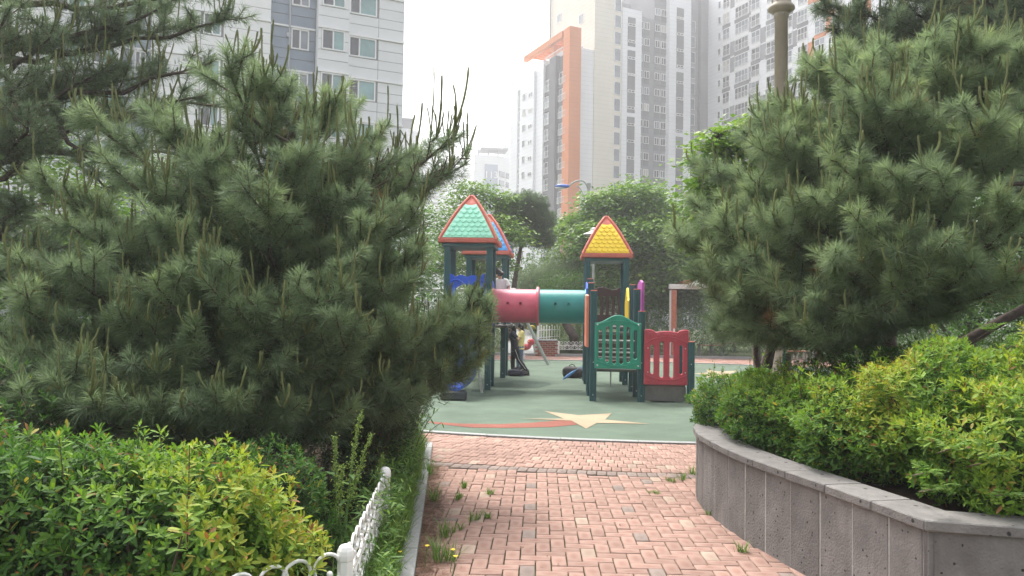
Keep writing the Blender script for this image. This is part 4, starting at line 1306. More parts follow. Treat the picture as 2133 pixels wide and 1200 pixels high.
q = MB(); c = a + e1 * (L * .30) ; q.box((0, 0, 0), (abs(L) * .53, .3, zt - 4), M=frame_mat(np.array([*(c - np.array([-e1[1], e1[0]]) * .1), zt / 2 - 1]), e1)); q.build('front_panel', mat('far_blue_grey', (.26, .31, .41), .8), t)
q = MB(); c = a + e1 * L / 2 + e2 * Rr / 2; q.box((0, 0, 0), (abs(L) * 1.1, Rr * .9, .5), M=frame_mat(np.array([*c, zt + 1.9]), e1))
for sx in (-.4, 0, .4): q.box((0, 0, 0), (.5, .5, 1.7), M=frame_mat(np.array([*(a + e1 * L * (.5 + sx) + e2 * 1.0), zt + .85]), e1))
q.build('roof_canopy', MW_mid, t)
for k in range(1, int(zt / 2.8)):
    for f, wd in ((.25, 3.2), (.72, 2.2)):
        c = a + e2 * Rr * f
        q = MB(); q.box((0, 0, 0), (wd, .25, 1.7), M=frame_mat(np.array([*(c + np.array([e2[1], -e2[0]]) * .05), 2.8 * k]), e2)); q.build('window', M_glass_s, t)
fc = bpy.data.curves.new('number_sign', 'FONT'); fc.body = '113'; fc.size = 2.9; fc.align_x = 'CENTER'; fc.extrude = .06
tmp = bpy.data.objects.new('number_sign', fc); COL.objects.link(tmp); fc.materials.append(M_flatw)
bpy.context.view_layer.update()
me_ = bpy.data.meshes.new_from_object(tmp.evaluated_get(bpy.context.evaluated_depsgraph_get())); bpy.data.objects.remove(tmp)
fo = bpy.data.objects.new('number_sign', me_); COL.objects.link(fo)
c = a + e1 * L * .30 - np.array([-e1[1], e1[0]]) * .40
pz = zz(371, 240)
Mt = frame_mat(np.array([*c, pz]), e1) @ Matrix.Rotation(math.pi / 2, 4, 'X')
fo.parent = t; fo.matrix_basis = wmat(t).inverted() @ Mt
t, a, e1, e2, L, Rr, zt = far_block(1045, 1062, 1084, 300, 275, 'far_apartment_block', 'hazy distant tower with blue window strips beside the white orange tower', MW_white, MW_mid)
for k in range(1, int(zt / 2.8) - 1):
    for f, wd in ((.30, 5.2), (.78, 3)):
        c = a + e2 * Rr * f
        q = MB(); q.box((0, 0, 0), (wd, .3, 2.3), M=frame_mat(np.array([*(c + np.array([e2[1], -e2[0]]) * .08), 2.8 * k]), e2)); q.build('window', mat('far_blue_glass', (.12, .17, .26), .3) if k == 1 and f < .5 else bpy.data.materials['far_blue_glass'], t)
q = MB(); q.box((0, 0, 0), (5, 5, 3), M=frame_mat(np.array([*(a + e2 * Rr * .7), zt + 1.4]), e1)); q.build('roof_house', MW_white, t)
t, a, e1, e2, L, Rr, zt = far_block(815, 846, 868, 268, 150, 'far_apartment_block', 'hazy pale apartment block showing beside the near white block', MW_white, MW_mid)
q = MB(); q.box((0, 0, 0), (3, Rr * .8, 2.0), M=frame_mat(np.array([*(a + e2 * Rr * .5 - e1 * 1.7), zt + .95]), e1)); q.build('roof_house', MW_mid, t)
for k in range(1, int(zt / 2.8)):
    c = a + e2 * Rr * .5
    q = MB(); q.box((0, 0, 0), (2.2, .25, 1.5), M=frame_mat(np.array([*(c + np.array([e2[1], -e2[0]]) * .05), 2.8 * k]), e2)); q.build('window', M_glass_s, t)
t, a, e1, e2, L, Rr, zt = far_block(870, 940, 985, 345, 330, 'far_apartment_block', 'faintest distant block low behind the bare pine tips', MW_white, MW_mid)
for k in range(2, int(zt / 2.8)):
    q = MB(); q.box((0, 0, 0), (abs(L) * .7, .25, 1.2), M=frame_mat(np.array([*(a + e1 * L * .5 - np.array([-e1[1], e1[0]]) * .05), 2.8 * k]), e1)); q.build('window_band', MW_mid, t)
# ------------------------------------------------------------------ vegetation
M_bark = mat('pine_bark', (.085, .062, .052), .95, .4, 14, bump=.9, bscale=30)
M_bark2 = mat('grey_bark', (.15, .125, .105), .95, .35, 10, bump=.8, bscale=30)
M_twig = mat('twig_bark', (.115, .08, .055), .9, .3, 30)
M_needle = leaf_mat('pine_needles', [(0, (.088, .125, .074)), (.35, (.160, .220, .122)), (.62, (.232, .305, .155)), (.85, (.28, .34, .145)), (.95, (.24, .13, .06)), (1, (.30, .15, .08))], .55, .45)
M_candle = leaf_mat('pine_candles', [(0, (.12, .14, .055)), (1, (.21, .23, .09))], .7, .15)
M_azalea = leaf_mat('azalea_leaves', [(0, (.022, .055, .018)), (.4, (.080, .175, .034)), (.65, (.185, .31, .046)), (.86, (.35, .39, .06)), (.93, (.33, .22, .06)), (1, (.22, .09, .04))], .55, .38, .2)
M_broad = leaf_mat('broad_leaves', [(0, (.035, .082, .022)), (.45, (.090, .185, .036)), (.8, (.19, .31, .05)), (1, (.30, .39, .08))], .5, .35)
M_weed = leaf_mat('weed_leaves', [(0, (.04, .10, .03)), (.5, (.12, .23, .05)), (1, (.26, .36, .09))], .5, .4)
M_grass = leaf_mat('grass_blades', [(0, (.05, .11, .025)), (.6, (.14, .25, .05)), (1, (.34, .33, .13))], .55, .35)
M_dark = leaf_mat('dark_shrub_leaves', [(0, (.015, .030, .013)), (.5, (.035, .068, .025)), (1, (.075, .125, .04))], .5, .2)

def unit(a): return a / (np.linalg.norm(a, axis=-1, keepdims=True) + 1e-9)
def perp(a):
    h = np.where(np.abs(a[..., 2:3]) < .9, np.array([0, 0, 1.0]), np.array([1.0, 0, 0]))
    return unit(np.cross(a, h))

def needle_geo(P, A, n, L, lb, w, r, base_t, segs=2):
    """needles round the last lb metres of each shoot (tip P, axis A): one bent sliver each"""
    k = len(P); Lk = np.broadcast_to(np.asarray(L, float), (k,))
    t = r.random((k, n)) ** 1.3
    base = P[:, None, :] - A[:, None, :] * (t * lb)[..., None]
    a = A[:, None, :] + 0 * base
    u = perp(a); v = np.cross(a, u)
    ph = r.random((k, n)) * 2 * math.pi
    side = np.cos(ph)[..., None] * u + np.sin(ph)[..., None] * v
    th = np.radians(30 + 50 * np.minimum(1, t * 1.3) + r.normal(0, 12, (k, n)))
    d = np.cos(th)[..., None] * a + np.sin(th)[..., None] * side
    ln = Lk[:, None] * r.uniform(.75, 1.1, (k, n))
    wv = unit(np.cross(d, r.normal(0, 1, d.shape))) * (w / 2)
    drop = np.array([0, 0, -1.0]) * (ln * .10)[..., None]
    tip = base + d * ln[..., None] + drop
    tint = np.clip(np.broadcast_to(base_t[:, None], (k, n)) + r.normal(0, .07, (k, n)), 0, 1)
    if segs == 1:
        V = np.stack([base + wv, base - wv, tip], 2).reshape(-1, 3)
        F = np.arange(len(V)).reshape(-1, 3)
        return V, F, np.repeat(tint.ravel(), 3)
    mid = base + d * (ln * .55)[..., None] + drop * .12
    V = np.stack([base + wv * .8, base - wv * .8, mid - wv, mid + wv, tip], 2).reshape(-1, 5, 3)
    m = len(V); o = (np.arange(m) * 5)[:, None]
    F = np.concatenate([o + np.array([0, 1, 2]), o + np.array([0, 2, 3]), o + np.array([3, 2, 4])], 0)
    return V.reshape(-1, 3), F, np.repeat(tint.ravel(), 5)

def bez(a, c, b, n):
    t = np.linspace(0, 1, n)[:, None]
    return (1 - t) ** 2 * a + 2 * t * (1 - t) * c + t * t * b

_candles = []
def candle_meshes():
    if _candles: return _candles
    r = np.random.default_rng(3)
    for k in range(6):
        L = 1.0
        n = 9
        q = MB()
        z = np.linspace(0, L, n)
        z = np.linspace(0, L, n)
        bend = .16 + .07 * k
        pts = np.stack([bend * (1 - (1 - z) ** 2.2) - .03 * z * z * (k % 3), .03 * np.sin(z * 3 + k), z], 1)
        rad = np.array([.034, .044, .047, .047, .046, .046, .047, .052, .040])
        q.tube(pts, rad * (1 + .12 * r.normal(size=n)), 6)
        me = q.mesh('candle', [M_candle])
        # short bristle scales along the shoot
        A = np.tile(np.array([[0, 0, 1.0]]), (14, 1)); P = np.stack([np.interp(np.linspace(.1, .98, 14), z, pts[:, 0]), np.interp(np.linspace(.1, .98, 14), z, pts[:, 1]), np.linspace(.1, .98, 14)], 1)
        V, F, T = needle_geo(P, A, 9, .11, .05, .014, r, np.full(14, .5), 1)
        Vv = np.array([v.co for v in me.vertices]); 
        Fq = [tuple(p.vertices) for p in me.polygons]
        me2 = bpy.data.meshes.new('candle')
        me2.from_pydata(Vv.tolist() + V.tolist(), [], Fq + [tuple(int(i) + len(Vv) for i in f) for f in F])
        me2.materials.append(M_candle)
        a = me2.attributes.new('tint', 'FLOAT', 'POINT')
        a.data.foreach_set('value', np.concatenate([np.full(len(Vv), .15 + .15 * k), np.full(len(V), .3 + .12 * k)]).astype(np.float32))
        _candles.append(me2)
    return _candles

def rot_to(d, spin):
    return Vector([float(c) for c in d]).to_track_quat('Z', 'X').to_matrix().to_4x4() @ Matrix.Rotation(spin, 4, 'Z')

def pine(label, trunks, limbs, seed, n=130, L=.125, w=.0038, tw_step=.15, tw_len=.56, candle_p=.5, candle_len=(.13, .32), tint0=.38, segs=2, max_c=290, group=None, bare=(), name='pine_tree', tint_up=.22, cdepth=1e9):
    """trunks: list of (points, radii). limbs: list of (start, end, radius). Twigs grow from the limbs, needles sit round every twig end."""
    r = np.random.default_rng(seed)
    b = trunks[0][0][0]
    t = thing(name, label, 'tree', b, 0, group)
    q = MB()
    for pts, rad in trunks: q.tube(smooth3(np.array(pts, float), 5), np.interp(np.linspace(0, 1, (len(pts) - 1) * 5 + 1), np.linspace(0, 1, len(rad)), rad), 9)
    P, A, T = [], [], []; C = []
    qt = MB()
    for li, (s, e, rad) in enumerate(limbs):
        s = np.array(s, float); e = np.array(e, float); ln = np.linalg.norm(e - s)
        side0 = unit(np.cross(e - s, [0, 0, 1.0]))
        c = s + (e - s) * .5 + np.array([0, 0, -.10 * ln]) + side0 * r.normal(0, .08) * ln
        lp = bez(s, c, e, 9)
        lp[1:-1] += r.normal(0, .012 * ln, (7, 3))
        q.tube(lp, np.linspace(rad, .009, 9), 6)
        seg = np.linalg.norm(np.diff(lp, axis=0), axis=1); cum = np.concatenate([[0], np.cumsum(seg)])
        isbare = li in bare
        d = ln * .22
        sd = 1
        ends = []
        while d < cum[-1]:
            f = d / cum[-1]
            p = np.array([np.interp(d, cum, lp[:, j]) for j in range(3)])
            tg = unit(np.array([np.interp(min(d + .1, cum[-1]), cum, lp[:, j]) for j in range(3)]) - p + 1e-6)
            sv = unit(np.cross(tg, [0, 0, 1.0]))
            tl = tw_len * (1.1 - .55 * f) * r.uniform(.6, 1.15)
            az = r.uniform(.45, 1.0)
            dirn = unit(tg * r.uniform(.5, 1.0) + sv * sd * az + np.array([0, 0, r.uniform(-.15, .55)]))
            ends.append((p, dirn, tl)); sd = -sd
            if r.random() < .45:
                dirn = unit(tg * .8 + sv * r.normal(0, .5) + np.array([0, 0, r.uniform(.3, .9)]))
                ends.append((p, dirn, tl * .7))
            d += tw_step * r.uniform(.7, 1.3)
        tg = unit(lp[-1] - lp[-2])
        ends.append((lp[-1] - tg * .05, tg, .12))
        for p, dr, tl in ends:
            e2 = p + dr * tl + np.array([0, 0, .16 * tl])
            tp = bez(p, p + dr * tl * .55, e2, 4)
            qt.tube(tp, np.linspace(.008 + .005 * tl, .004, 4), 4, cap=False)
            up = unit(dr * .7 + np.array([0, 0, .6]))
            shoots = [(e2, unit(e2 - tp[-2]))]
            for k in range(2 if tl > .22 else 1):
                f = r.uniform(.35, .8)
                b0 = p + (e2 - p) * f
                d3 = unit(dr * .7 + unit(np.cross(dr, r.normal(0, 1, 3))) * .75 + np.array([0, 0, .25]))
                e3 = b0 + d3 * tl * r.uniform(.3, .5)
                qt.tube([b0, e3], [.006, .004], 4, cap=False)
                shoots.append((e3, d3))
            for (sp_, sd_) in shoots:
                if isbare and r.random() < .6: continue
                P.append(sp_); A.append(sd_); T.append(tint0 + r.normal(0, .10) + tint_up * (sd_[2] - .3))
                if r.random() < candle_p:
                    C.append((sp_, sd_, isbare))
    P = np.array(P); A = np.array(A); T = np.clip(np.array(T), 0, .88)
    dead = r.random(len(P)) < .004
    T[dead] = .98
    V, F, tt = needle_geo(P, A, n, L * r.uniform(.8, 1.12, len(P)), .19, w, r, T, segs)
    # looser needles further back on the twigs
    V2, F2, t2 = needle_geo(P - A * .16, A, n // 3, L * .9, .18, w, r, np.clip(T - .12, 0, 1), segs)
    F2 = F2 + len(V); V = np.concatenate([V, V2]); F = np.concatenate([F, F2]); tt = np.concatenate([tt, t2])
    q.build('trunk', M_bark, t); qt.build('twigs', M_twig, t)['kind'] = 'stuff'
    base = np.array(wmat(t).translation)
    cr = inst('crown', mesh_np('crown', V - base, F, M_needle, tint=tt), t, wmat(t)); cr['kind'] = 'stuff'
    # candles: new shoots standing up at the ends
    cm = candle_meshes(); items = []
    for (p, a, br) in C:
        k = 1 + int(r.integers(0, 4)) if not br else 4 + int(r.integers(0, 4))
        for j in range(k):
            L_ = r.uniform(*candle_len) * (1.35 if j == 0 else r.uniform(.4, .85)) * (1.6 if br else min(1.15, .55 + .17 * max(0.0, p[2] - .8)))
            dr = unit(np.array([0, 0, .95]) + a * r.uniform(.25, .75) + r.normal(0, .14 + .10 * (j > 0), 3))
            hx = a * np.array([1, 1, 0]) + r.normal(0, .35, 3) * np.array([1, 1, 0]); zc_ = unit(np.array([0, 0, 1.0]) + r.normal(0, .10 + .08 * (j > 0), 3))
            yc_ = unit(np.cross(zc_, hx)); xc_ = np.cross(yc_, zc_)
            tk = r.uniform(.11, .15) if br else r.uniform(.14, .19) * (1 if j == 0 else .85)
            M = Matrix.Identity(4)
            for i in range(3): M[i][0], M[i][1], M[i][2], M[i][3] = xc_[i] * max(tk, .42 * L_), yc_[i] * tk, zc_[i] * L_, p[i]
            items.append((p[1] - .0 * L_, int(r.integers(0, 6)), M))
    items.sort(key=lambda x: x[0])
    for k, (dd, mi, M) in enumerate(items[:max_c]): inst('candle', cm[mi], t, M)
    rest = items[max_c:]
    if rest:
        VV, FF, TT = [], [], []; n0 = 0
        cache = {}
        for (dd, mi, M) in rest:
            if mi not in cache:
                me = cm[mi]; me.calc_loop_triangles()
                a = np.empty(len(me.vertices), np.float32); me.attributes['tint'].data.foreach_get('value', a)
                cache[mi] = (np.array([v.co for v in me.vertices]), np.array([l.vertices for l in me.loop_triangles]), a)
            v, f, a = cache[mi]; Mn = np.array(M)
            VV.append(v @ Mn[:3, :3].T + Mn[:3, 3]); FF.append(f + n0); TT.append(a); n0 += len(v)
        o = inst('candles', mesh_np('candles', np.concatenate(VV) - base, np.concatenate(FF), M_candle, tint=np.concatenate(TT)), t, wmat(t)); o['kind'] = 'stuff'
    return t

def on_poly(pts, f):
    P = np.array(pts, float); s = np.concatenate([[0], np.cumsum(np.linalg.norm(np.diff(P, axis=0), axis=1))])
    return np.array([np.interp(f * s[-1], s, P[:, j]) for j in range(3)])

# ---- the large pine on the left of the path
tr = [np.array([-2.15, 7.7, 0]), np.array([-2.05, 7.6, .7]), np.array([-2.2, 7.5, 1.5]), np.array([-2.0, 7.45, 2.3]), np.array([-2.15, 7.4, 3.0]), np.array([-2.0, 7.3, 3.6])]
ends = [(695, 225, 7.2), (775, 300, 7.0), (580, 265, 7.5), (810, 340, 6.9), (950, 290, 7.5), (965, 345, 7.4), (990, 630, 7.2), (1000, 715, 7.1), (985, 765, 7.0), (915, 795, 6.9),
        (860, 800, 6.6), (780, 810, 6.2), (690, 800, 5.9), (620, 800, 5.7), (540, 790, 5.5), (450, 820, 5.4), (330, 790, 5.3), (200, 790, 5.3), (110, 790, 5.2), (30, 770, 5.3), (250, 680, 5.5), (60, 650, 5.5), (40, 560, 5.8),
        (240, 360, 6.1), (180, 250, 6.5), (330, 270, 6.5), (430, 350, 6.1), (530, 290, 6.7), (620, 350, 6.2), (560, 450, 5.8), (440, 560, 5.5), (700, 570, 5.8), (840, 600, 6.4), (780, 480, 6.2), (340, 490, 5.8), (160, 480, 6.0),
        (400, 720, 5.4), (590, 680, 5.5), (855, 470, 6.9), (890, 690, 6.5), (720, 730, 5.7), (660, 640, 5.6), (500, 650, 5.4), (330, 600, 5.5), (150, 580, 5.6), (820, 720, 6.2), (150, 850, 5.0), (300, 860, 5.1), (450, 870, 5.2), (590, 860, 5.4), (720, 860, 5.8), (830, 850, 6.3), (40, 850, 5.0), (700, 420, 6.4), (850, 390, 7.0), (865, 545, 7.0), (90, 380, 6.4), (500, 430, 6.0), (10, 700, 5.5), (690, 330, 6.7), (940, 350, 7.3), (885, 330, 7.6), (1005, 672, 7.3), (955, 690, 6.9)]
limbs = []
for k, (px, py, d) in enumerate(ends):
    e = at(px, py, d)
    f = min(.97, max(.12, (e[2] - .25 - .28 * math.hypot(e[0] + 2.1, e[1] - 7.5)) / 3.9))
    limbs.append((on_poly(tr, f), e, .022 + .018 * (1 - f)))
# inner limbs that fill the body of the crown
rr = np.random.default_rng(21)
for k in range(24):
    f = rr.uniform(.2, .95); a = rr.uniform(0, 2 * math.pi); l = rr.uniform(.9, 1.7) * (1.15 - .5 * f)
    s = on_poly(tr, f); limbs.append((s, s + np.array([math.cos(a) * l, math.sin(a) * l, .12 + .2 * l]), .022))
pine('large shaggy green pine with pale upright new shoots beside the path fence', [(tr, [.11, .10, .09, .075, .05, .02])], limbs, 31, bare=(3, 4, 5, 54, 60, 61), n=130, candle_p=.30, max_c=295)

# ---- the taller pine at the left edge, its limb reaching in
tr = [np.array([-6.6, 9.6, 0]), np.array([-6.4, 9.5, 2]), np.array([-6.5, 9.4, 4]), np.array([-6.3, 9.3, 6.2]), np.array([-6.1, 9.3, 7.5])]
ends = [(470, 40, 9.2), (440, 130, 8.8), (380, 50, 9.5), (250, 60, 9.0), (110, 60, 8.4), (60, 150, 8.0), (210, 150, 8.6), (330, 150, 9.2), (480, -40, 9.4), (300, -60, 9.2), (130, -50, 8.6), (20, 20, 8), (60, 300, 8.2), (30, 420, 8.0), (100, 520, 8.2), (10, 560, 8), (420, 200, 9.4), (540, 200, 9.9), (560, 290, 10.2), (-60, 250, 8), (60, 230, 7.6), (360, 0, 8.8)]
limbs = []
for k, (px, py, d) in enumerate(ends):
    e = at(px, py, d); f = min(.98, max(.1, (e[2] - .3) / 7.5))
    limbs.append((on_poly(tr, f), e, .05))
s = at(-60, 215, 9.0); limbs.append((s, at(215, 268, 8.6), .055)); limbs.append((at(120, 250, 8.8), at(230, 400, 8.6), .03))
pine('tall dark pine at the frame edge with a bare curved limb', [(tr, [.17, .15, .13, .10, .05])], limbs, 41, n=70, tint0=.27, tw_step=.16, candle_p=.16, max_c=120, segs=1, w=.006, tint_up=.12)

# ---- the pine in the planter on the right
tr = [np.array([3.75, 7.7, .5]), np.array([3.72, 7.6, 1.0]), np.array([3.62, 7.6, 1.5]), np.array([3.75, 7.5, 2.2]), np.array([3.6, 7.45, 3.0]), np.array([3.7, 7.4, 4.0])]
tr2 = [np.array([3.75, 7.6, 1.15]), np.array([4.3, 7.5, 1.45]), np.array([4.9, 7.3, 1.85]), np.array([5.8, 7.2, 2.2])]
tr3 = [np.array([3.70, 7.6, 1.2]), np.array([3.3, 7.4, 1.5]), np.array([2.9, 7.3, 1.75])]
ends = [(1450, 430, 7.6), (1425, 510, 7.5), (1480, 585, 7.3), (1480, 360, 7.8), (1550, 290, 8.0), (1620, 230, 7.8), (1700, 160, 7.8), (1780, 130, 7.5), (1880, 120, 7.2), (1960, 130, 6.9), (2060, 110, 6.7), (2130, 150, 6.6),
        (1500, 480, 7.0), (1560, 400, 7.1), (1640, 330, 7.0), (1720, 290, 6.9), (1820, 250, 6.6), (1920, 260, 6.3), (2040, 280, 6.1), (2120, 320, 6.0),
        (1530, 650, 7.0), (1540, 560, 6.7), (1620, 470, 6.5), (1700, 420, 6.4), (1790, 370, 6.2), (1880, 380, 6.0), (1990, 410, 5.8), (2100, 450, 5.7),
        (1560, 690, 6.7), (1500, 690, 7.0), (1620, 705, 6.9), (1720, 715, 6.8), (1800, 690, 6.6), (1640, 620, 6.3), (1690, 690, 6.1), (1740, 560, 6.0), (1830, 480, 5.9), (1860, 600, 5.8), (1930, 530, 5.7), (2020, 560, 5.6), (2110, 590, 5.6), (1780, 660, 6.0), (1930, 640, 6.0), (1640, 700, 6.6), (1590, 330, 7.6), (2000, 180, 6.6), (1660, 250, 7.4), (1850, 180, 7.2), (2130, 230, 6.3), (1545, 630, 6.8)]
limbs = []
for k, (px, py, d) in enumerate(ends):
    e = at(px, py, d); f = min(.97, max(.36, (e[2] - .75 - .22 * math.hypot(e[0] - 3.7, e[1] - 7.5)) / 3.5))
    limbs.append((on_poly(tr, f), e, .024 + .02 * (1 - f)))
for k in range(24):
    f = rr.uniform(.5, .95); a = rr.uniform(0, 2 * math.pi); l = rr.uniform(.9, 1.8) * (1.15 - .5 * f)
    s = on_poly(tr, f); limbs.append((s, s + np.array([math.cos(a) * l, math.sin(a) * l, .12 + .2 * l]), .022))
pine('wide green pine with forked trunk rooted in the stone planter', [(tr, [.12, .11, .085, .07, .05, .02]), (tr2, [.07, .055, .042, .025]), (tr3, [.06, .045, .03])], limbs, 51, n=135, L=.135, tint0=.48, candle_p=.30, candle_len=(.10, .24), max_c=295)

# ---- darker pine looming behind it, top of frame
tr = [np.array([7.8, 11.6, 0]), np.array([7.7, 11.5, 2.5]), np.array([7.9, 11.5, 5]), np.array([7.6, 11.4, 8])]
ends = [(1740, 60, 10.8), (1790, 20, 10.6), (1870, 60, 10.2), (1760, -40, 10.8), (1850, -60, 10.4), (1960, 10, 10), (2060, 40, 9.8), (2130, 0, 9.6), (1980, 90, 10), (2100, 90, 9.6), (1960, -80, 10), (2080, -80, 10), (1800, 80, 10.4), (2140, 150, 10), (1900, 20, 10.2), (1710, 20, 10.9)]
limbs = []
for px, py, d in ends:
    e = at(px, py, d); f = min(.95, max(.2, (e[2] - .4) / 8))
    limbs.append((on_poly(tr, f), e, .05))
for k in range(14):
    f = rr.uniform(.45, .95); a = rr.uniform(0, 2 * math.pi); l = rr.uniform(1.2, 2.2)
    s = on_poly(tr, f); limbs.append((s, s + np.array([math.cos(a) * l, math.sin(a) * l, .3]), .04))
pine('dark pine crown hanging in from above the planter pine', [(tr, [.16, .14, .11, .04])], limbs, 61, n=75, L=.15, tint0=.22, tw_step=.13, candle_p=.12, max_c=60, segs=1, w=.007, tint_up=.1)

# ---- small staked pine at the far end of the planter
tr = [np.array([3.05, 9.3, .5]), np.array([3.0, 9.3, 1.0]), np.array([3.1, 9.3, 1.5]), np.array([3.05, 9.2, 2.0])]
trb = [np.array([2.88, 9.2, .5]), np.array([2.95, 9.2, .9]), np.array([2.85, 9.2, 1.25]), np.array([2.95, 9.2, 1.7])]
ends = [(1500, 620, 9.0), (1515, 650, 8.8), (1540, 665, 8.6), (1580, 670, 8.5), (1640, 680, 8.6), (1520, 570, 9), (1580, 540, 9), (1650, 600, 8.8), (1700, 660, 9), (1540, 610, 8.6), (1600, 640, 8.5), (1520, 590, 9.2)]
limbs = []
for px, py, d in ends:
    e = at(px, py, d); f = min(.95, max(.35, (e[2] - .75) / 1.5))
    limbs.append((on_poly(tr, f), e, .03))
pine('small staked pine with several short stems at the planter end', [(tr, [.085, .075, .05, .02]), (trb, [.04, .038, .03, .015])], limbs, 71, n=80, L=.13, tint0=.40, candle_p=.25, max_c=80, segs=1, w=.006)
st = thing('tree_stake', 'thin green stake standing beside the small pine stems', 'stake', (3.12, 9.05, .5))
q = MB(); q.tube([(3.12, 9.05, .45), (3.14, 9.05, 1.55)], .012, 6); q.build('pole', mat('stake_green', (.02, .22, .10), .5), st)
pw = thing('tree_prop', 'grey wooden prop post supporting the small pine', 'post', (3.2, 9.15, .5))
q = MB(); q.tube([(3.2, 9.15, .45), (3.2, 9.15, 1.25)], [.055, .05], 9); q.build('post', M_bark2, pw)

# ------------------------------------------------------------------ leafy shrubs
def leaf_template(fold=.18, wide=.36):
    """unit leaf along +X, normal +Z: 6 points, 4 triangles, folded along the midrib and drooping at the tip"""
    V = np.array([(0, 0, 0), (.34, wide * .85, fold * .5), (.76, wide * .88, fold * .38), (1, 0, -.06), (.76, -wide * .88, fold * .38), (.34, -wide * .85, fold * .5), (.5, 0, 0)]) * np.array([1, .5, .5])
    F = np.array([(0, 6, 1), (1, 6, 2), (2, 6, 3), (3, 6, 4), (4, 6, 5), (5, 6, 0)])
    return V, F
LV_, LF_ = leaf_template()
def leaves_at(O, X, Zr, L, W, tint):
    """O origins, X leaf directions, Zr rough normals"""
    X = unit(X); Y = unit(np.cross(Zr, X)); Z = np.cross(X, Y)
    V = O[:, None, :] + LV_[None, :, 0:1] * (X * L[:, None])[:, None, :] + LV_[None, :, 1:2] * (Y * W[:, None])[:, None, :] + LV_[None, :, 2:3] * (Z * W[:, None])[:, None, :]
    k = len(O); nv = len(LV_)
    F = (LF_[None] + (np.arange(k) * nv)[:, None, None]).reshape(-1, 3)
    return V.reshape(-1, 3), F, np.repeat(tint, nv)
_leaf_mesh = {}
def leaf_meshes(m):
    if m.name in _leaf_mesh: return _leaf_mesh[m.name]
    out = []
    for k in range(11):
        out.append(mesh_np('leaf', LV_, LF_, m, tint=np.full(len(LV_), k / 10.0)))
    _leaf_mesh[m.name] = out
    return out
def leaf_M(o, x, zr, L, W):
    x = x / np.linalg.norm(x); y = np.cross(zr, x); y /= np.linalg.norm(y) + 1e-9; z = np.cross(x, y)
    M = Matrix.Identity(4)
    for i in range(3): M[i][0], M[i][1], M[i][2], M[i][3] = x[i] * L, y[i] * W, z[i] * W, o[i]
    return M

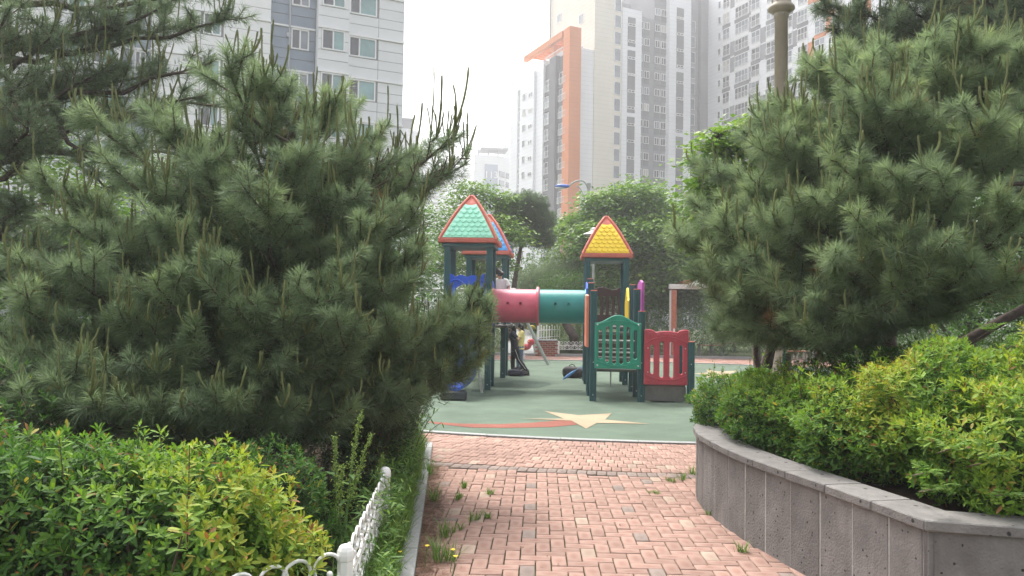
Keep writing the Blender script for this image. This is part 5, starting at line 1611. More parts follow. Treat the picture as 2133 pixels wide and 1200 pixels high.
def shrub(label, tips, norms, seed, m, base, L=.05, ratio=.38, per=7, tint=None, own=0, cat='shrub', name='azalea_bush', group=None, depth=(0, .10, .2), stem=True, spread=.9, stem_m=None, shoots=0):
    """tips/norms: points and outward normals on the bush surface; each carries a rosette of leaves; own = leaves kept as objects"""
    r = np.random.default_rng(seed)
    t = thing(name, label, cat, base, 0, group)
    b = np.array(wmat(t).translation)
    O, X, Z, LL, TT, lay = [], [], [], [], [], []
    if shoots:
        # vigorous new shoots standing clear of the bush, a rosette every few centimetres
        qs = MB(); hi = np.argsort(-tips[:, 2])[:len(tips) // 3]
        for i in r.choice(hi, shoots, replace=False):
            h = r.uniform(.07, .20); dv = unit(norms[i] * .35 + np.array([0, 0, 1.0]) + r.normal(0, .12, 3))
            fr_ = np.linspace(.25, 1, 4)[:, None]
            tips = np.concatenate([tips, tips[i] + dv * h * fr_]); norms = np.concatenate([norms, np.tile(dv, (4, 1))])
            if tint is not None: tint = np.concatenate([tint, np.full(4, min(.8, tint[i] + .12))])
            qs.tube([tips[i] - dv * .1, tips[i] + dv * h], [.004, .002], 4, cap=False)
        qs.build('shoots', M_twig, t)['kind'] = 'stuff'
    for di, dp in enumerate(depth):
        k = len(tips)
        P = tips - norms * dp + r.normal(0, .012, tips.shape)
        ax = unit(norms * .8 + np.array([0, 0, .7]) + r.normal(0, .32, norms.shape))
        u = perp(ax); v = np.cross(ax, u)
        pr = per if di == 0 else max(3, per - 2)
        ph = r.random((k, 1)) * 6.28 + np.arange(pr)[None] * 2.4 + r.normal(0, .25, (k, pr))
        el = np.linspace(1.1, .15, pr)[None] + r.normal(0, .15, (k, pr))        # inner leaves stand up, outer ones spread
        d = np.sin(el)[..., None] * ax[:, None] + np.cos(el)[..., None] * (np.cos(ph)[..., None] * u[:, None] + np.sin(ph)[..., None] * v[:, None]) * spread
        o = P[:, None] - ax[:, None] * (np.linspace(0, .022, pr)[None, :, None] * (L / .05))
        l = L * r.uniform(.6, 1.2, (k, 1)) * np.linspace(.62, 1.05, pr)[None] * r.uniform(.85, 1.12, (k, pr))
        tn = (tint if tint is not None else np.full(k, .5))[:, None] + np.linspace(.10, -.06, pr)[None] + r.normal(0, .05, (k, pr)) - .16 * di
        O.append(o.reshape(-1, 3)); X.append(d.reshape(-1, 3)); Z.append(np.repeat(ax, pr, 0)); LL.append(l.ravel()); TT.append(np.clip(tn, 0, 1).ravel()); lay.append(np.full(k * pr, di))
    O, X, Z, LL, TT, lay = map(np.concatenate, (O, X, Z, LL, TT, lay))
    if m is M_azalea:
        TT[r.random(len(TT)) < .018] = .98; TT[r.random(len(TT)) < .02] = .90; LL *= np.where(r.random(len(LL)) < .2, .6, 1.0)
    keep = np.ones(len(O), bool)
    if own:
        # the leaves that face the path and lie nearest are kept as single objects
        sc_ = np.where(lay == 0, np.linalg.norm(O - np.array([0, 0, EYE]), axis=1), 1e6)
        face = (np.einsum('ij,ij->i', unit(np.array([0, 0, EYE]) - O), unit(Z)) > .15)
        sc_ = np.where(face, sc_, 1e6) / (LL / L)
        pick = np.argsort(sc_)[:own * 3][::3]
        lm = leaf_meshes(m)
        for i in pick:
            inst('leaf', lm[int(round(TT[i] * 10))], t, leaf_M(O[i], X[i], Z[i] + 1e-3, LL[i], LL[i] * ratio * 2))
        keep[pick] = False
    V, F, tt = leaves_at(O[keep], X[keep], Z[keep] + 1e-3, LL[keep], LL[keep] * ratio * 2, TT[keep])
    f = inst('foliage', mesh_np('foliage', V - b, F, m, tint=tt), t, wmat(t)); f['kind'] = 'stuff'
    if stem:
        q = MB(); r2 = np.random.default_rng(seed + 1)
        for i in r2.choice(len(tips), min(len(tips), 90), replace=False):
            e = tips[i] - norms[i] * .02
            s = b + np.array([(e[0] - b[0]) * .45 + r2.normal(0, .03), (e[1] - b[1]) * .45 + r2.normal(0, .03), 0])
            q.tube(bez(s, (s + e) / 2 + np.array([0, 0, .08]), e, 5), np.linspace(.009, .003, 5), 4, cap=False)
        q.build('branches', stem_m or M_twig, t)['kind'] = 'stuff'
    return t
def blob_surface(c, rad, n, seed, zmin=-.9, lump=.12, power=2.4):
    """points and normals on a lumpy rounded box"""
    r = np.random.default_rng(seed)
    d = unit(r.normal(0, 1, (int(n * 1.6), 3)))
    d = d[d[:, 2] > zmin][:n]
    sq = (np.abs(d) ** power).sum(1) ** (-1 / power)
    k = sq * (1 + lump * (np.sin(d[:, 0] * 7 + seed) * np.cos(d[:, 1] * 6 + seed * 2) + .7 * np.sin(d[:, 2] * 9 + seed * 3 + d[:, 0] * 5)) + r.normal(0, lump * .25, len(d)))
    P = np.array(c) + d * k[:, None] * np.array(rad)
    N = unit(d / np.array(rad))
    return P, N
def patch(P, scale, seed):
    r = np.random.default_rng(seed); out = np.zeros(len(P))
    for j in range(7):
        w_ = r.normal(0, 1, 3) * scale; out += np.sin(P @ w_ + r.uniform(0, 6.28))
    return out / 3.0

# left foreground azaleas
P, N = blob_surface((-1.82, 3.78, .50), (.80, .50, .48), 2000, 5, lump=.16)
tn = .50 + .17 * patch(P, 3.2, 3) + .34 * np.clip((P[:, 0] + 1.85) * 1.3, -.4, .9)
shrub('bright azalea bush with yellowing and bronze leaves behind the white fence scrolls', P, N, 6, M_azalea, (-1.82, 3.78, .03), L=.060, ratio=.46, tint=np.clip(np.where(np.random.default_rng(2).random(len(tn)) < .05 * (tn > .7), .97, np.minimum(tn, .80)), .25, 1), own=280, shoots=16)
P, N = blob_surface((-2.9, 3.80, .50), (.80, .65, .52), 1800, 8, lump=.18)
shrub('fresh green azalea bush at the lower corner of the frame', P, N, 9, M_azalea, (-2.9, 3.80, .03), L=.064, ratio=.44, tint=np.clip(.44 + .10 * patch(P, 3, 5), .2, .72), own=200, shoots=12)
P, N = blob_surface((-1.60, 4.7, .42), (.52, .40, .40), 1300, 12)
shrub('deep green azalea bush half hidden behind the brighter one', P, N, 13, M_azalea, (-1.60, 4.7, .03), L=.048, tint=np.clip(.30 + .08 * patch(P, 3, 6), .1, .6), own=120)
P, N = blob_surface((-3.9, 5.1, .65), (1.2, .8, .60), 1500, 14)
shrub('shaded azalea bush under the low boughs of the large pine', P, N, 15, M_azalea, (-3.9, 5.1, .03), L=.055, tint=np.clip(.33 + .08 * patch(P, 3, 7), .1, .6), own=0)
# long shoots standing above the left bush
r_ = np.random.default_rng(77)
# dark undergrowth beneath the pine
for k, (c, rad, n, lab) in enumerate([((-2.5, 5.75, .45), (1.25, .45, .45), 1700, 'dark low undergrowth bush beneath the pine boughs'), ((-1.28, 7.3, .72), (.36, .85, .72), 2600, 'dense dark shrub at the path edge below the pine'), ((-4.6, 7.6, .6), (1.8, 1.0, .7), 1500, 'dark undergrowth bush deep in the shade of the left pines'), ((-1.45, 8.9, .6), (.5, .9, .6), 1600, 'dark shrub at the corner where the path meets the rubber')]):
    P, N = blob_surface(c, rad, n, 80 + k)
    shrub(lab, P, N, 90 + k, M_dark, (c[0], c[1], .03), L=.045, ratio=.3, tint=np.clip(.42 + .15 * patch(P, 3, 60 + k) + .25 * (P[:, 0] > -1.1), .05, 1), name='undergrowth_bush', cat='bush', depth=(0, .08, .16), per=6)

# hedge of azaleas along the planter
def hedge_pt(s):
    return np.interp(s, hs_, hp_[:, 0]), np.interp(s, hs_, hp_[:, 1])
hp_ = np.concatenate([curve[6:], side[1:4]]); hs_ = np.concatenate([[0], np.cumsum(np.linalg.norm(np.diff(hp_, axis=0), axis=1))])
labels = ['dark green azalea at the far rounded end of the planter', 'mid green azalea pressing against the planter cap near its far end', 'green azalea in the middle of the planter hedge', 'yellow tipped azalea beside the planter corner stone', 'golden green azalea bush at the near edge of the planter']
cent = [((2.32, 7.70, .80), (.52, .62, .30), 2400, .36, .042), ((2.32, 6.65, .83), (.50, .72, .33), 2600, .42, .046), ((2.62, 5.7, .88), (.60, .70, .36), 2500, .46, .050), ((3.02, 5.10, 1.03), (.70, .60, .46), 2500, .64, .052), ((3.36, 4.50, .93), (.96, .50, .42), 2600, .60, .054)]
for k, (c, rad, n, tb_, L_) in enumerate(cent):
    P, N = blob_surface(c, rad, n, 100 + k, lump=.10)
    tn = tb_ + .12 * patch(P, 3.0, 30 + k) + .12 * np.clip((P[:, 2] - c[2]) / rad[2], -.5, 1)
    if k >= 3: tn = tn + .16 * (patch(P, 2.0, 44) > .35)
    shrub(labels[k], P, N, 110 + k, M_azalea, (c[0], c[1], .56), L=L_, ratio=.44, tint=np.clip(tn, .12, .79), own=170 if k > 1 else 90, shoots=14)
for k, (c, rad, n, lab) in enumerate([((3.4, 6.9, .98), (.85, .7, .46), 1800, 'shaded azalea behind the hedge at the foot of the forked pine'), ((4.4, 5.7, 1.10), (1.0, .8, .50), 2200, 'tall green azalea at the frame edge behind the golden one'), ((3.9, 8.4, .90), (1.0, .6, .42), 1500, 'dark azalea under the small staked pine')]):
    P, N = blob_surface(c, rad, n, 120 + k)
    shrub(lab, P, N, 124 + k, M_azalea, (c[0], c[1], .56), L=.05, tint=np.clip((.34, .52, .30)[k] + .10 * patch(P, 3, 50 + k), .1, .8), own=(0, 90, 0)[k])

# ---- fern-like seedlings at the planter edge
def frond(t, o, d, L, m, r, n=7, lw=.35):
    """a pinnate leaf: rachis with paired leaflets"""
    d = d / np.linalg.norm(d); sd = np.cross(d, [0, 0, 1.0]); sd /= np.linalg.norm(sd) + 1e-9
    O, X, Z, LL = [], [], [], []
    for i in range(n):
        f = .15 + .85 * i / (n - 1)
        p = o + d * L * f + np.array([0, 0, .25 * L * f * (1 - f) - .15 * L * f * f])
        for s in ((-1, 1) if i < n - 1 else (0,)):
            x = d * (.55 if s else 1) + sd * s * .8
            O.append(p); X.append(x); Z.append(np.array([0, 0, 1.0]) + r.normal(0, .15, 3)); LL.append(L * lw * (1.15 - .6 * f))
    V, F, tt = leaves_at(np.array(O), np.array(X), np.array(Z), np.array(LL), np.array(LL) * .6, np.clip(r.normal(.62, .08, len(O)), 0, 1))
    b = np.array(wmat(t).translation)
    inst('frond', mesh_np('frond', V - b, F, m, tint=tt), t, wmat(t))
r_ = np.random.default_rng(5)
for k, (px, py, d, n) in enumerate([(1980, 935, 4.15, 6), (1925, 985, 4.2, 6), (2045, 965, 4.1, 5), (2090, 1030, 4.05, 6), (1940, 1020, 4.2, 5), (2110, 720, 4.9, 7), (2060, 690, 5.2, 7)]):
    p = at(px, py, d)
    t = thing('seedling', ('pinnate seedling highest among those over the planter corner', 'pinnate seedling just left of the planter corner stone', 'pinnate seedling in the golden azalea, middle of three', 'pinnate seedling lowest over the cap stones at the edge', 'pinnate seedling trailing onto the cap near the corner', 'pinnate seedling on top of the tall azalea at frame edge', 'pinnate seedling on the tall azalea nearer the pine')[k], 'plant', p, 0, 'pinnate seedlings in the planter hedge')
    for j in range(n):
        a = r_.uniform(-2.9, -.3)
        frond(t, p, np.array([math.cos(a), math.sin(a) * .8, r_.uniform(.0, .7)]), r_.uniform(.11, .17), M_weed, r_)
    q = MB(); q.tube([p + np.array([.05, .22, -.06]), p], [.004, .003], 5); q.build('stem', M_twig, t)

# ------------------------------------------------------------------ grass, weeds
def blades(P, n, H, w, r, lean=.5, tintm=.5):
    """tufts of bent grass blades"""
    k = len(P)
    a = r.random((k, n)) * 6.28
    h = H[:, None] * r.uniform(.5, 1.15, (k, n))
    o = P[:, None, :] + np.stack([np.cos(a), np.sin(a), 0 * a], -1) * r.uniform(0, .03, (k, n))[..., None]
    ln = r.uniform(.1, 1, (k, n)) * lean
    d = np.stack([np.cos(a) * ln, np.sin(a) * ln, np.ones_like(a)], -1)
    side = np.stack([-np.sin(a), np.cos(a), 0 * a], -1) * w / 2
    mid = o + d * (h * .55)[..., None]
    tip = mid + (d * np.array([1.9, 1.9, .55])) * (h * .5)[..., None]
    V = np.stack([o - side, o + side, mid + side * .8, mid - side * .8, tip], 2).reshape(-1, 5, 3)
    m = len(V); q = (np.arange(m) * 5)[:, None]
    F = np.concatenate([q + np.array([0, 1, 2]), q + np.array([0, 2, 3]), q + np.array([3, 2, 4])], 0)
    tt = np.repeat(np.clip(r.normal(tintm, .2, m), 0, 1), 5)
    return V.reshape(-1, 3), F, tt
r_ = np.random.default_rng(9)
k = 900
d = r_.uniform(3.0, 9.2, k)
gx = np.array([kerb_x(v) for v in d]) - .02 - np.abs(r_.normal(0, .16, k))
V, F, tt = blades(np.stack([gx, d, np.full(k, .02)], 1), 12, r_.uniform(.12, .30, k) * (1 + .35 * (d > 5)), .007, r_)
o = inst('grass', mesh_np('grass', V, F, M_grass, tint=tt)); tag(o, 'long green grass growing along the path kerb', 'grass', kind='stuff')
# low leafy weeds among the grass
k = 1000
d = r_.uniform(3.1, 9.2, k); gx = np.array([kerb_x(v) for v in d]) - .0 - np.abs(r_.normal(0, .2, k))
P = np.stack([gx, d, r_.uniform(.05, .34, k) * (1 + .55 * (d > 4.8))], 1)
N = unit(np.stack([r_.normal(0, .4, k), r_.normal(0, .4, k), np.ones(k)], 1))
O = np.repeat(P, 6, 0) + r_.normal(0, .02, (k * 6, 3)); X = r_.normal(0, 1, (k * 6, 3)) * np.array([1, 1, .5])
l = r_.uniform(.03, .085, k * 6)
V, F, tt = leaves_at(O, X, np.repeat(N, 6, 0), l, l * .55, np.clip(r_.normal(.5, .18, k * 6), 0, 1))
o = inst('weeds', mesh_np('weeds', V, F, M_weed, tint=tt)); tag(o, 'leafy green weeds tangled along the fence and kerb', 'weeds', kind='stuff')
# tufts in the joints of the path
spots = [(905, 1045, .16), (925, 1120, .14), (912, 1170, .16), (970, 1015, .08), (1018, 1030, .06), (987, 1085, .08), (1016, 1080, .05), (953, 1105, .06), (1540, 1150, .07), (1662, 1150, .12), (1665, 1175, .05), (1593, 1132, .05), (1478, 1072, .05), (1420, 1000, .09), (1445, 988, .10), (1400, 1003, .05), (1690, 1190, .09), (940, 1165, .12), (960, 1040, .07), (1366, 1028, .03), (880, 1010, .16), (893, 990, .18)]
tuft_label = {3: 'weed tuft furthest up the path among those out on the bricks', 4: 'weed tuft furthest from the kerb, just past the dark shrub', 5: 'small weed tuft, kerb side one of the close pair mid path', 6: 'small weed tuft, outer one of the close pair mid path', 7: 'weed tuft between the close pair and the kerb grass', 18: 'weed tuft just nearer than the furthest one on the bricks', 0: 'bushy grass tuft against the path kerb beyond the yellow flowers', 1: 'grass tuft near the kerb just behind the yellow flowers', 2: 'grass tuft beside the yellow flowers at the bottom of the path', 17: 'wide grass tuft below the yellow flowers on the bricks', 20: 'tall grass tuft at the kerb near the dark shrub', 21: 'tallest grass tuft at the far end of the path kerb', 8: 'single weed tuft on the bricks out from the planter wall', 9: 'tallest weed tuft at the foot of the planter wall', 10: 'low weed sprig beside the tall tuft at the planter foot', 11: 'small weed sprig midway along the planter foot', 12: 'tiny weed sprig on the bricks near the planter wall', 13: 'weed tuft at the end of the grey brick band by the planter', 14: 'bushy weed tuft touching the far corner of the planter', 15: 'low weed sprig just before the far planter corner', 16: 'leafy weed tuft at the planter foot at the picture bottom', 19: 'tiniest weed sprig alone on the bricks near the grey band'}
for k, (px, py, h) in enumerate(spots):
    p = gnd(px, py)
    t = thing('grass_tuft', tuft_label[k] if k in tuft_label else 'small weed tuft growing from a joint in the middle of the brick path', 'weed', p, 0, 'weed tufts in the brick joints')
    V, F, tt = blades(np.array([[0, 0, 0]]) + r_.normal(0, .02, (3, 3)) * np.array([1, 1, 0]), 14, np.full(3, h * 1.2), .006, r_, .9, .5)
    inst('blades', mesh_np('blades', V, F, M_grass, tint=tt), t, wmat(t))
# yellow wild flowers by the kerb
M_petal = mat('yellow_petal', (.85, .62, .02), .6); M_stem = mat('green_stem', (.10, .2, .05), .7)
for k, (px, py, z) in enumerate([(828, 1160, .16), (943, 1155, .12), (938, 1147, .14), (884, 1142, .15)]):
    p = gnd(px, py + 45)
    t = thing('wild_flower', ('yellow wild flower standing alone on the grassy side of the kerb', 'yellow wild flower lower of the pair on the bricks', 'yellow wild flower upper of the pair on the bricks', 'yellow wild flower at the kerb beside the pair')[k], 'flower', p, 0, 'yellow wild flowers by the kerb')
    q = MB(); q.tube([p, p + np.array([.01, 0, z * .6]), p + np.array([.015, 0, z])], .0025, 5); q.build('stem', M_stem, t)
    q = MB(); q.ball(p + np.array([.015, 0, z]), .006, 6, sq=(1, 1, .6))
    for j in range(9):
        a = j * 2 * math.pi / 9; c = p + np.array([.015, 0, z + .002])
        q.add([c, c + np.array([.013 * math.cos(a - .3), .013 * math.sin(a - .3), .004]), c + np.array([.017 * math.cos(a), .017 * math.sin(a), .005]), c + np.array([.013 * math.cos(a + .3), .013 * math.sin(a + .3), .004])], [(0, 1, 2, 3)])
    q.build('petals', M_petal, t)
# brown needle litter along the kerb and on the path
k = 5200
d = r_.uniform(3.6, 8.6, k); x = np.array([kerb_x(v) for v in d]) + .09 + np.abs(r_.normal(0, .10, k))
a = r_.random(k) * 6.28; l = r_.uniform(.02, .07, k)
P = np.stack([x, d, np.full(k, .004) + r_.uniform(0, .012, k)], 1); D = np.stack([np.cos(a), np.sin(a), r_.normal(0, .1, k)], 1) * l[:, None]; S_ = np.stack([-np.sin(a), np.cos(a), 0 * a], 1) * .0022
V = np.stack([P - D / 2 + S_, P - D / 2 - S_, P + D / 2], 1).reshape(-1, 3)
o = inst('needle_litter', mesh_np('needle_litter', V, np.arange(len(V)).reshape(-1, 3), mat('litter_brown', (.16, .085, .05), .9, rand=.4, isl=True))); tag(o, 'brown fallen pine needles lying along the kerb', 'litter', kind='stuff')

# ---- dock plants with tall seed spikes
M_seed = leaf_mat('dock_seed', [(0, (.14, .22, .05)), (1, (.30, .38, .10))], .7, .3)
def dock(base, spikes, nl, seed, label):
    r = np.random.default_rng(seed)
    t = thing('dock_plant', label, 'plant', base, 0)
    b = np.array(base, float)
    for (dx, dy, h) in spikes:
        q = MB(); top = b + np.array([dx, dy, h])
        st_ = bez(b + r.normal(0, .03, 3) * np.array([1, 1, 0]), b + np.array([dx * .3, dy * .3, h * .6]), top, 8)
        q.tube(st_, np.linspace(.008, .003, 8), 5); s = q.build('stem', M_stem, t)
        n = 520; f = r.uniform(.45, 1.0, n)
        c = np.stack([np.interp(f, np.linspace(0, 1, 8), st_[:, j]) for j in range(3)], 1)
        c += r.normal(0, 1, (n, 3)) * (np.where(np.sin(f * 60) > -.2, .020, .008) * (1.25 - f * .8))[:, None]
        X = r.normal(0, 1, (n, 3)); l = r.uniform(.008, .016, n)
        V, F, tt = leaves_at(c, X, r.normal(0, 1, (n, 3)), l, l * 1.5, np.clip(r.normal(.5, .2, n), 0, 1))
        sk = inst('seed_spike', mesh_np('seed_spike', V - b, F, M_seed, tint=tt), t, wmat(t)); sk['kind'] = 'stuff'
        for k in range(4):
            f = r.uniform(.15, .7); p = np.array([np.interp(f, np.linspace(0, 1, 8), st_[:, j]) for j in range(3)])
            a = r.uniform(0, 6.28); L_ = r.uniform(.10, .2)
            long_leaf(t, p, np.array([math.cos(a), math.sin(a), .5]), L_, .035, r)
    for k in range(nl):
        a = r.uniform(0, 6.28); long_leaf(t, b + r.normal(0, .04, 3) * np.array([1, 1, 0]), np.array([math.cos(a), math.sin(a), r.uniform(.7, 1.6)]), r.uniform(.22, .38), .075, r)
def long_leaf(t, o, d, L, w, r):
    """a long wavy strap leaf that arches over"""
    d = d / np.linalg.norm(d); sd = np.cross(d, [0, 0, 1.0]); sd /= np.linalg.norm(sd) + 1e-9
    n = 9; V = []; F = []
    for i in range(n):
        f = i / (n - 1)
        c = o + d * L * f + np.array([0, 0, -.55 * L * f * f])
        ww = w * (math.sin(math.pi * min(1, .12 + f * .9)) ** .8) * (1 - .3 * f) * .5 + .002
        rip = .10 * w * math.sin(f * 18 + L * 50)
        V += [c + sd * ww + np.array([0, 0, .25 * ww + rip]), c, c - sd * ww + np.array([0, 0, .25 * ww - rip])]
    for i in range(n - 1):
        a = i * 3
        F += [(a, a + 1, a + 4, a + 3), (a + 1, a + 2, a + 5, a + 4)]
    b = np.array(wmat(t).translation)
    inst('leaf', mesh_np('leaf', np.array(V) - b, np.array(F), M_weed, tint=np.full(len(V), r.uniform(.15, .55)), smooth=True), t, wmat(t))
dock((-1.02, 4.75, .03), [(.12, .05, 1.02), (-.05, .1, .86), (.2, -.05, .9), (.04, -.08, .72)], 12, 3, 'dock plant with tall green seed spikes behind the fence')
dock((-1.02, 4.2, .03), [], 9, 4, 'broad leaved dock rosette close behind the fence post')
dock((-.97, 5.6, .03), [(.06, .1, .6)], 8, 6, 'smaller dock plant further along the fence')
# thin twiggy sapling at the corner of the path
t = thing('sapling', 'thin twiggy sapling leaning out over the brick path', 'plant', (-1.0, 7.9, .03))
q = MB(); O, X, Z, LL = [], [], [], []
for (px, py) in [(895, 790), (915, 850), (890, 850), (905, 960), (920, 880), (878, 900)]:
    e = at(px, py, 7.7); s = np.array([-1.0, 7.9, .03])
    st_ = bez(s, (s + e) / 2 + np.array([-.06, 0, .15]), e, 8); q.tube(st_, np.linspace(.006, .002, 8), 4, cap=False)
    for f in np.linspace(.4, 1, 9):
        p = np.array([np.interp(f, np.linspace(0, 1, 8), st_[:, j]) for j in range(3)]); O.append(p); X.append(r_.normal(0, 1, 3) + np.array([.3, 0, -.3])); Z.append(np.array([0, 0, 1.]) + r_.normal(0, .3, 3)); LL.append(r_.uniform(.035, .075))
q.build('stem', M_twig, t)
LL = np.array(LL); V, F, tt = leaves_at(np.array(O), np.array(X), np.array(Z), LL, LL * .6, np.full(len(LL), .45))
inst('leaves', mesh_np('leaves', V - np.array([-1.0, 7.9, .03]), F, M_weed, tint=tt), t, wmat(t))

# ------------------------------------------------------------------ broadleaf and conifer trees further back
def tree(label, base, clumps, n, leaf, seed, m=None, tint0=.45, trunk_r=.16, fork=.35, name='broadleaf_tree', lean=(0, 0), flat=.55, sub=.55, group=None, bark=None):
    """clumps: (centre, radii) ellipsoids; leaves ride on many small flattish sprays filling them, with gaps between"""
    r = np.random.default_rng(seed)
    t = thing(name, label, 'tree', base, 0, group)
    b = np.array(base, float)
    vol = np.array([np.prod(c[1]) ** (2 / 3) for c in clumps]); vol /= vol.sum()
    q = MB()
    O, X, Z, LL, TT = [], [], [], [], []
    cs = []
    topc = np.mean([c[0] for c in clumps], 0)
    fk = b + np.array([lean[0], lean[1], fork * (topc[2] - b[2])])
    q.tube(smooth3(np.array([b + np.array([0, 0, -.1]), b + (fk - b) * .5 + r.normal(0, .06, 3), fk, fk + (topc - fk) * .6]), 4), np.interp(np.linspace(0, 1, 13), [0, .6, 1], [trunk_r, trunk_r * .75, trunk_r * .35]), 9)
    for (c, rad), vv in zip(clumps, vol):
        c = np.array(c, float); rad = np.array(rad, float)
        q.tube(bez(fk, fk + (c - fk) * .45 + np.array([0, 0, .15]), c, 7), np.linspace(trunk_r * .45, .02, 7), 6, cap=False)
        ns = max(10, int(n * vv / 26))
        d = unit(r.normal(0, 1, (ns, 3))); rr_ = r.uniform(.25, 1.0, (ns, 1)) ** .5
        S0 = c + d * rr_ * rad * (1 + r.normal(0, .10, (ns, 1)))
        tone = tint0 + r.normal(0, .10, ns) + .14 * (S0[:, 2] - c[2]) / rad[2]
        for j in range(0, ns, max(1, ns // 9)): q.tube([c, (c + S0[j]) / 2 + r.normal(0, .05, 3), S0[j]], [.025, .015, .006], 4, cap=False)
        k = 26
        off = r.normal(0, 1, (ns, k, 3)) * np.array([sub, sub, sub * flat * .5]) * .45
        out = (S0 - c) / np.linalg.norm(rad)
        off[..., 2] -= .18 * np.hypot(off[..., 0], off[..., 1])
        O.append((S0[:, None] + off).reshape(-1, 3))
        az = np.arctan2(off[..., 1], off[..., 0]) + r.normal(0, .6, (ns, k))
        X.append(np.stack([np.cos(az), np.sin(az), r.normal(-.25, .3, (ns, k))], -1).reshape(-1, 3))
        Z.append((np.array([0, 0, 1.0]) + r.normal(0, .45, (ns, k, 3))).reshape(-1, 3))
        LL.append(leaf * r.uniform(.7, 1.25, ns * k)); TT.append(np.clip(np.repeat(tone, k) + r.normal(0, .06, ns * k), 0, 1))
    O, X, Z, LL, TT = map(np.concatenate, (O, X, Z, LL, TT))
    Xu = unit(X); Y = unit(np.cross(Z, Xu)) * (LL * .28)[:, None]
    Dl = Xu * LL[:, None]
    V = np.stack([O, O + Dl * .5 + Y, O + Dl, O + Dl * .5 - Y], 1).reshape(-1, 3)
    F = np.arange(len(V)).reshape(-1, 4)
    q.build('trunk', bark or M_bark2, t)
    cr = inst('crown', mesh_np('crown', V - b, F, m or M_broad, tint=np.repeat(TT, 4)), t, wmat(t)); cr['kind'] = 'stuff'
    return t
def cl(specs):
    """(px, py, depth, radius px x, radius px y) -> clump"""
    out = []
    for (px, py, d, rx, ry) in specs:
        k = d / FPX; out.append((at(px, py, d), (rx * k, (rx + ry) / 2 * k, ry * k)))
    return out
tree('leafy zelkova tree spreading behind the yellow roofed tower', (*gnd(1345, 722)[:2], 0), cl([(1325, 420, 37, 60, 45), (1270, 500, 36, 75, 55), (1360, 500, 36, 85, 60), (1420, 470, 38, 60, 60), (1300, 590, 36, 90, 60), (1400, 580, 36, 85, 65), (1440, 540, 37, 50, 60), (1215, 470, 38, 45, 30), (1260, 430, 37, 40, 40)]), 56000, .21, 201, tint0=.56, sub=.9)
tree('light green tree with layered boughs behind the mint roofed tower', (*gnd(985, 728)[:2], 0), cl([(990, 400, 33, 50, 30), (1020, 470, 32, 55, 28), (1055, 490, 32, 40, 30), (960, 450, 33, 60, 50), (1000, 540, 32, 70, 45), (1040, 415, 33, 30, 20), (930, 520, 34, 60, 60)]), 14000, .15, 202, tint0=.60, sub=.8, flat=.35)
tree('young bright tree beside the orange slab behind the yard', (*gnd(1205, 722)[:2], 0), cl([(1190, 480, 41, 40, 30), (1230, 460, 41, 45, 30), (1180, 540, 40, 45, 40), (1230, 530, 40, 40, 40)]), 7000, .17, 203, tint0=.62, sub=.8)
# dark bushy pine between the towers
def conifer(label, base, clumps, n, seed, tint0=.2, trunk=None, L=.16, name='pine_tree', candle=0, w=.014, group=None):
    r = np.random.default_rng(seed); t = thing(name, label, 'tree', base, 0, group); b = np.array(base, float)
    q = MB()
    tp = smooth3(np.array(trunk, float), 4) if trunk is not None else None
    if tp is not None: q.tube(tp, np.linspace(.17, .07, len(tp)), 8)
    P, A, T = [], [], []
    vol = np.array([np.prod(c[1]) ** (2 / 3) for c in clumps]); vol /= vol.sum()
    for (c, rad), vv in zip(clumps, vol):
        c = np.array(c); ns = int(n * vv)
        s = tp[-1] if tp is not None else b
        q.tube(bez(s, (s + c) / 2, c, 5), np.linspace(.06, .02, 5), 5, cap=False)
        d = unit(r.normal(0, 1, (ns, 3))); d[:, 2] = np.abs(d[:, 2]) * np.where(r.random(ns) < .75, 1, -.6)
        p = c + d * np.array(rad) * r.uniform(.45, 1.05, (ns, 1))
        for j in range(0, ns, max(1, ns // 8)): q.tube([c, p[j]], [.02, .008], 4, cap=False)
        P.append(p); A.append(unit(d + np.array([0, 0, .8]) + r.normal(0, .3, (ns, 3)))); T.append(np.clip(tint0 + .12 * d[:, 2] + r.normal(0, .06, ns), 0, .9))
    P, A, T = map(np.concatenate, (P, A, T))
    V, F, tt = needle_geo(P, A, 34, L, .22, w, r, T, 1)
    if candle:
        i = r.choice(len(P), candle, replace=False)
        V2, F2, t2 = needle_geo(P[i] + np.array([0, 0, .38]), np.tile(np.array([[0, 0, 1.0]]), (candle, 1)), 26, .05, .42, w, r, np.full(candle, .72), 1)
        F = np.concatenate([F, F2 + len(V)]); V = np.concatenate([V, V2]); tt = np.concatenate([tt, t2])
    q.build('trunk', M_bark, t)
    cr = inst('crown', mesh_np('crown', V - b, F, M_needle, tint=tt), t, wmat(t)); cr['kind'] = 'stuff'
    return t
tb0 = gnd(1062, 732); 
conifer('dark round headed pine with leaning trunk between the two towers', (tb0[0], tb0[1], 0), cl([(1095, 425, 34, 48, 26), (1065, 460, 34, 40, 30), (1120, 460, 34, 40, 32), (1090, 495, 34, 55, 25), (1130, 500, 34, 30, 25), (1050, 430, 34, 25, 15)]), 2300, 211, .16, [tb0, at(1066, 640, 34), at(1075, 570, 34), at(1088, 500, 34)], L=.2)
g0 = gnd(1150, 722)
conifer('low bushy pine with pale candles behind the crawl tube', (g0[0], g0[1], 0), cl([(1150, 590, 38, 50, 50), (1110, 600, 37.5, 45, 50), (1195, 580, 38, 40, 55), (1150, 640, 37, 75, 40)]), 1700, 212, .38, [g0, at(1150, 660, 38), at(1150, 620, 38)], L=.2, candle=260)
g0 = gnd(1186, 728)
lt = thing('leaning_tree', 'tree with thick dark leaning trunk behind the white fence', 'tree', g0)
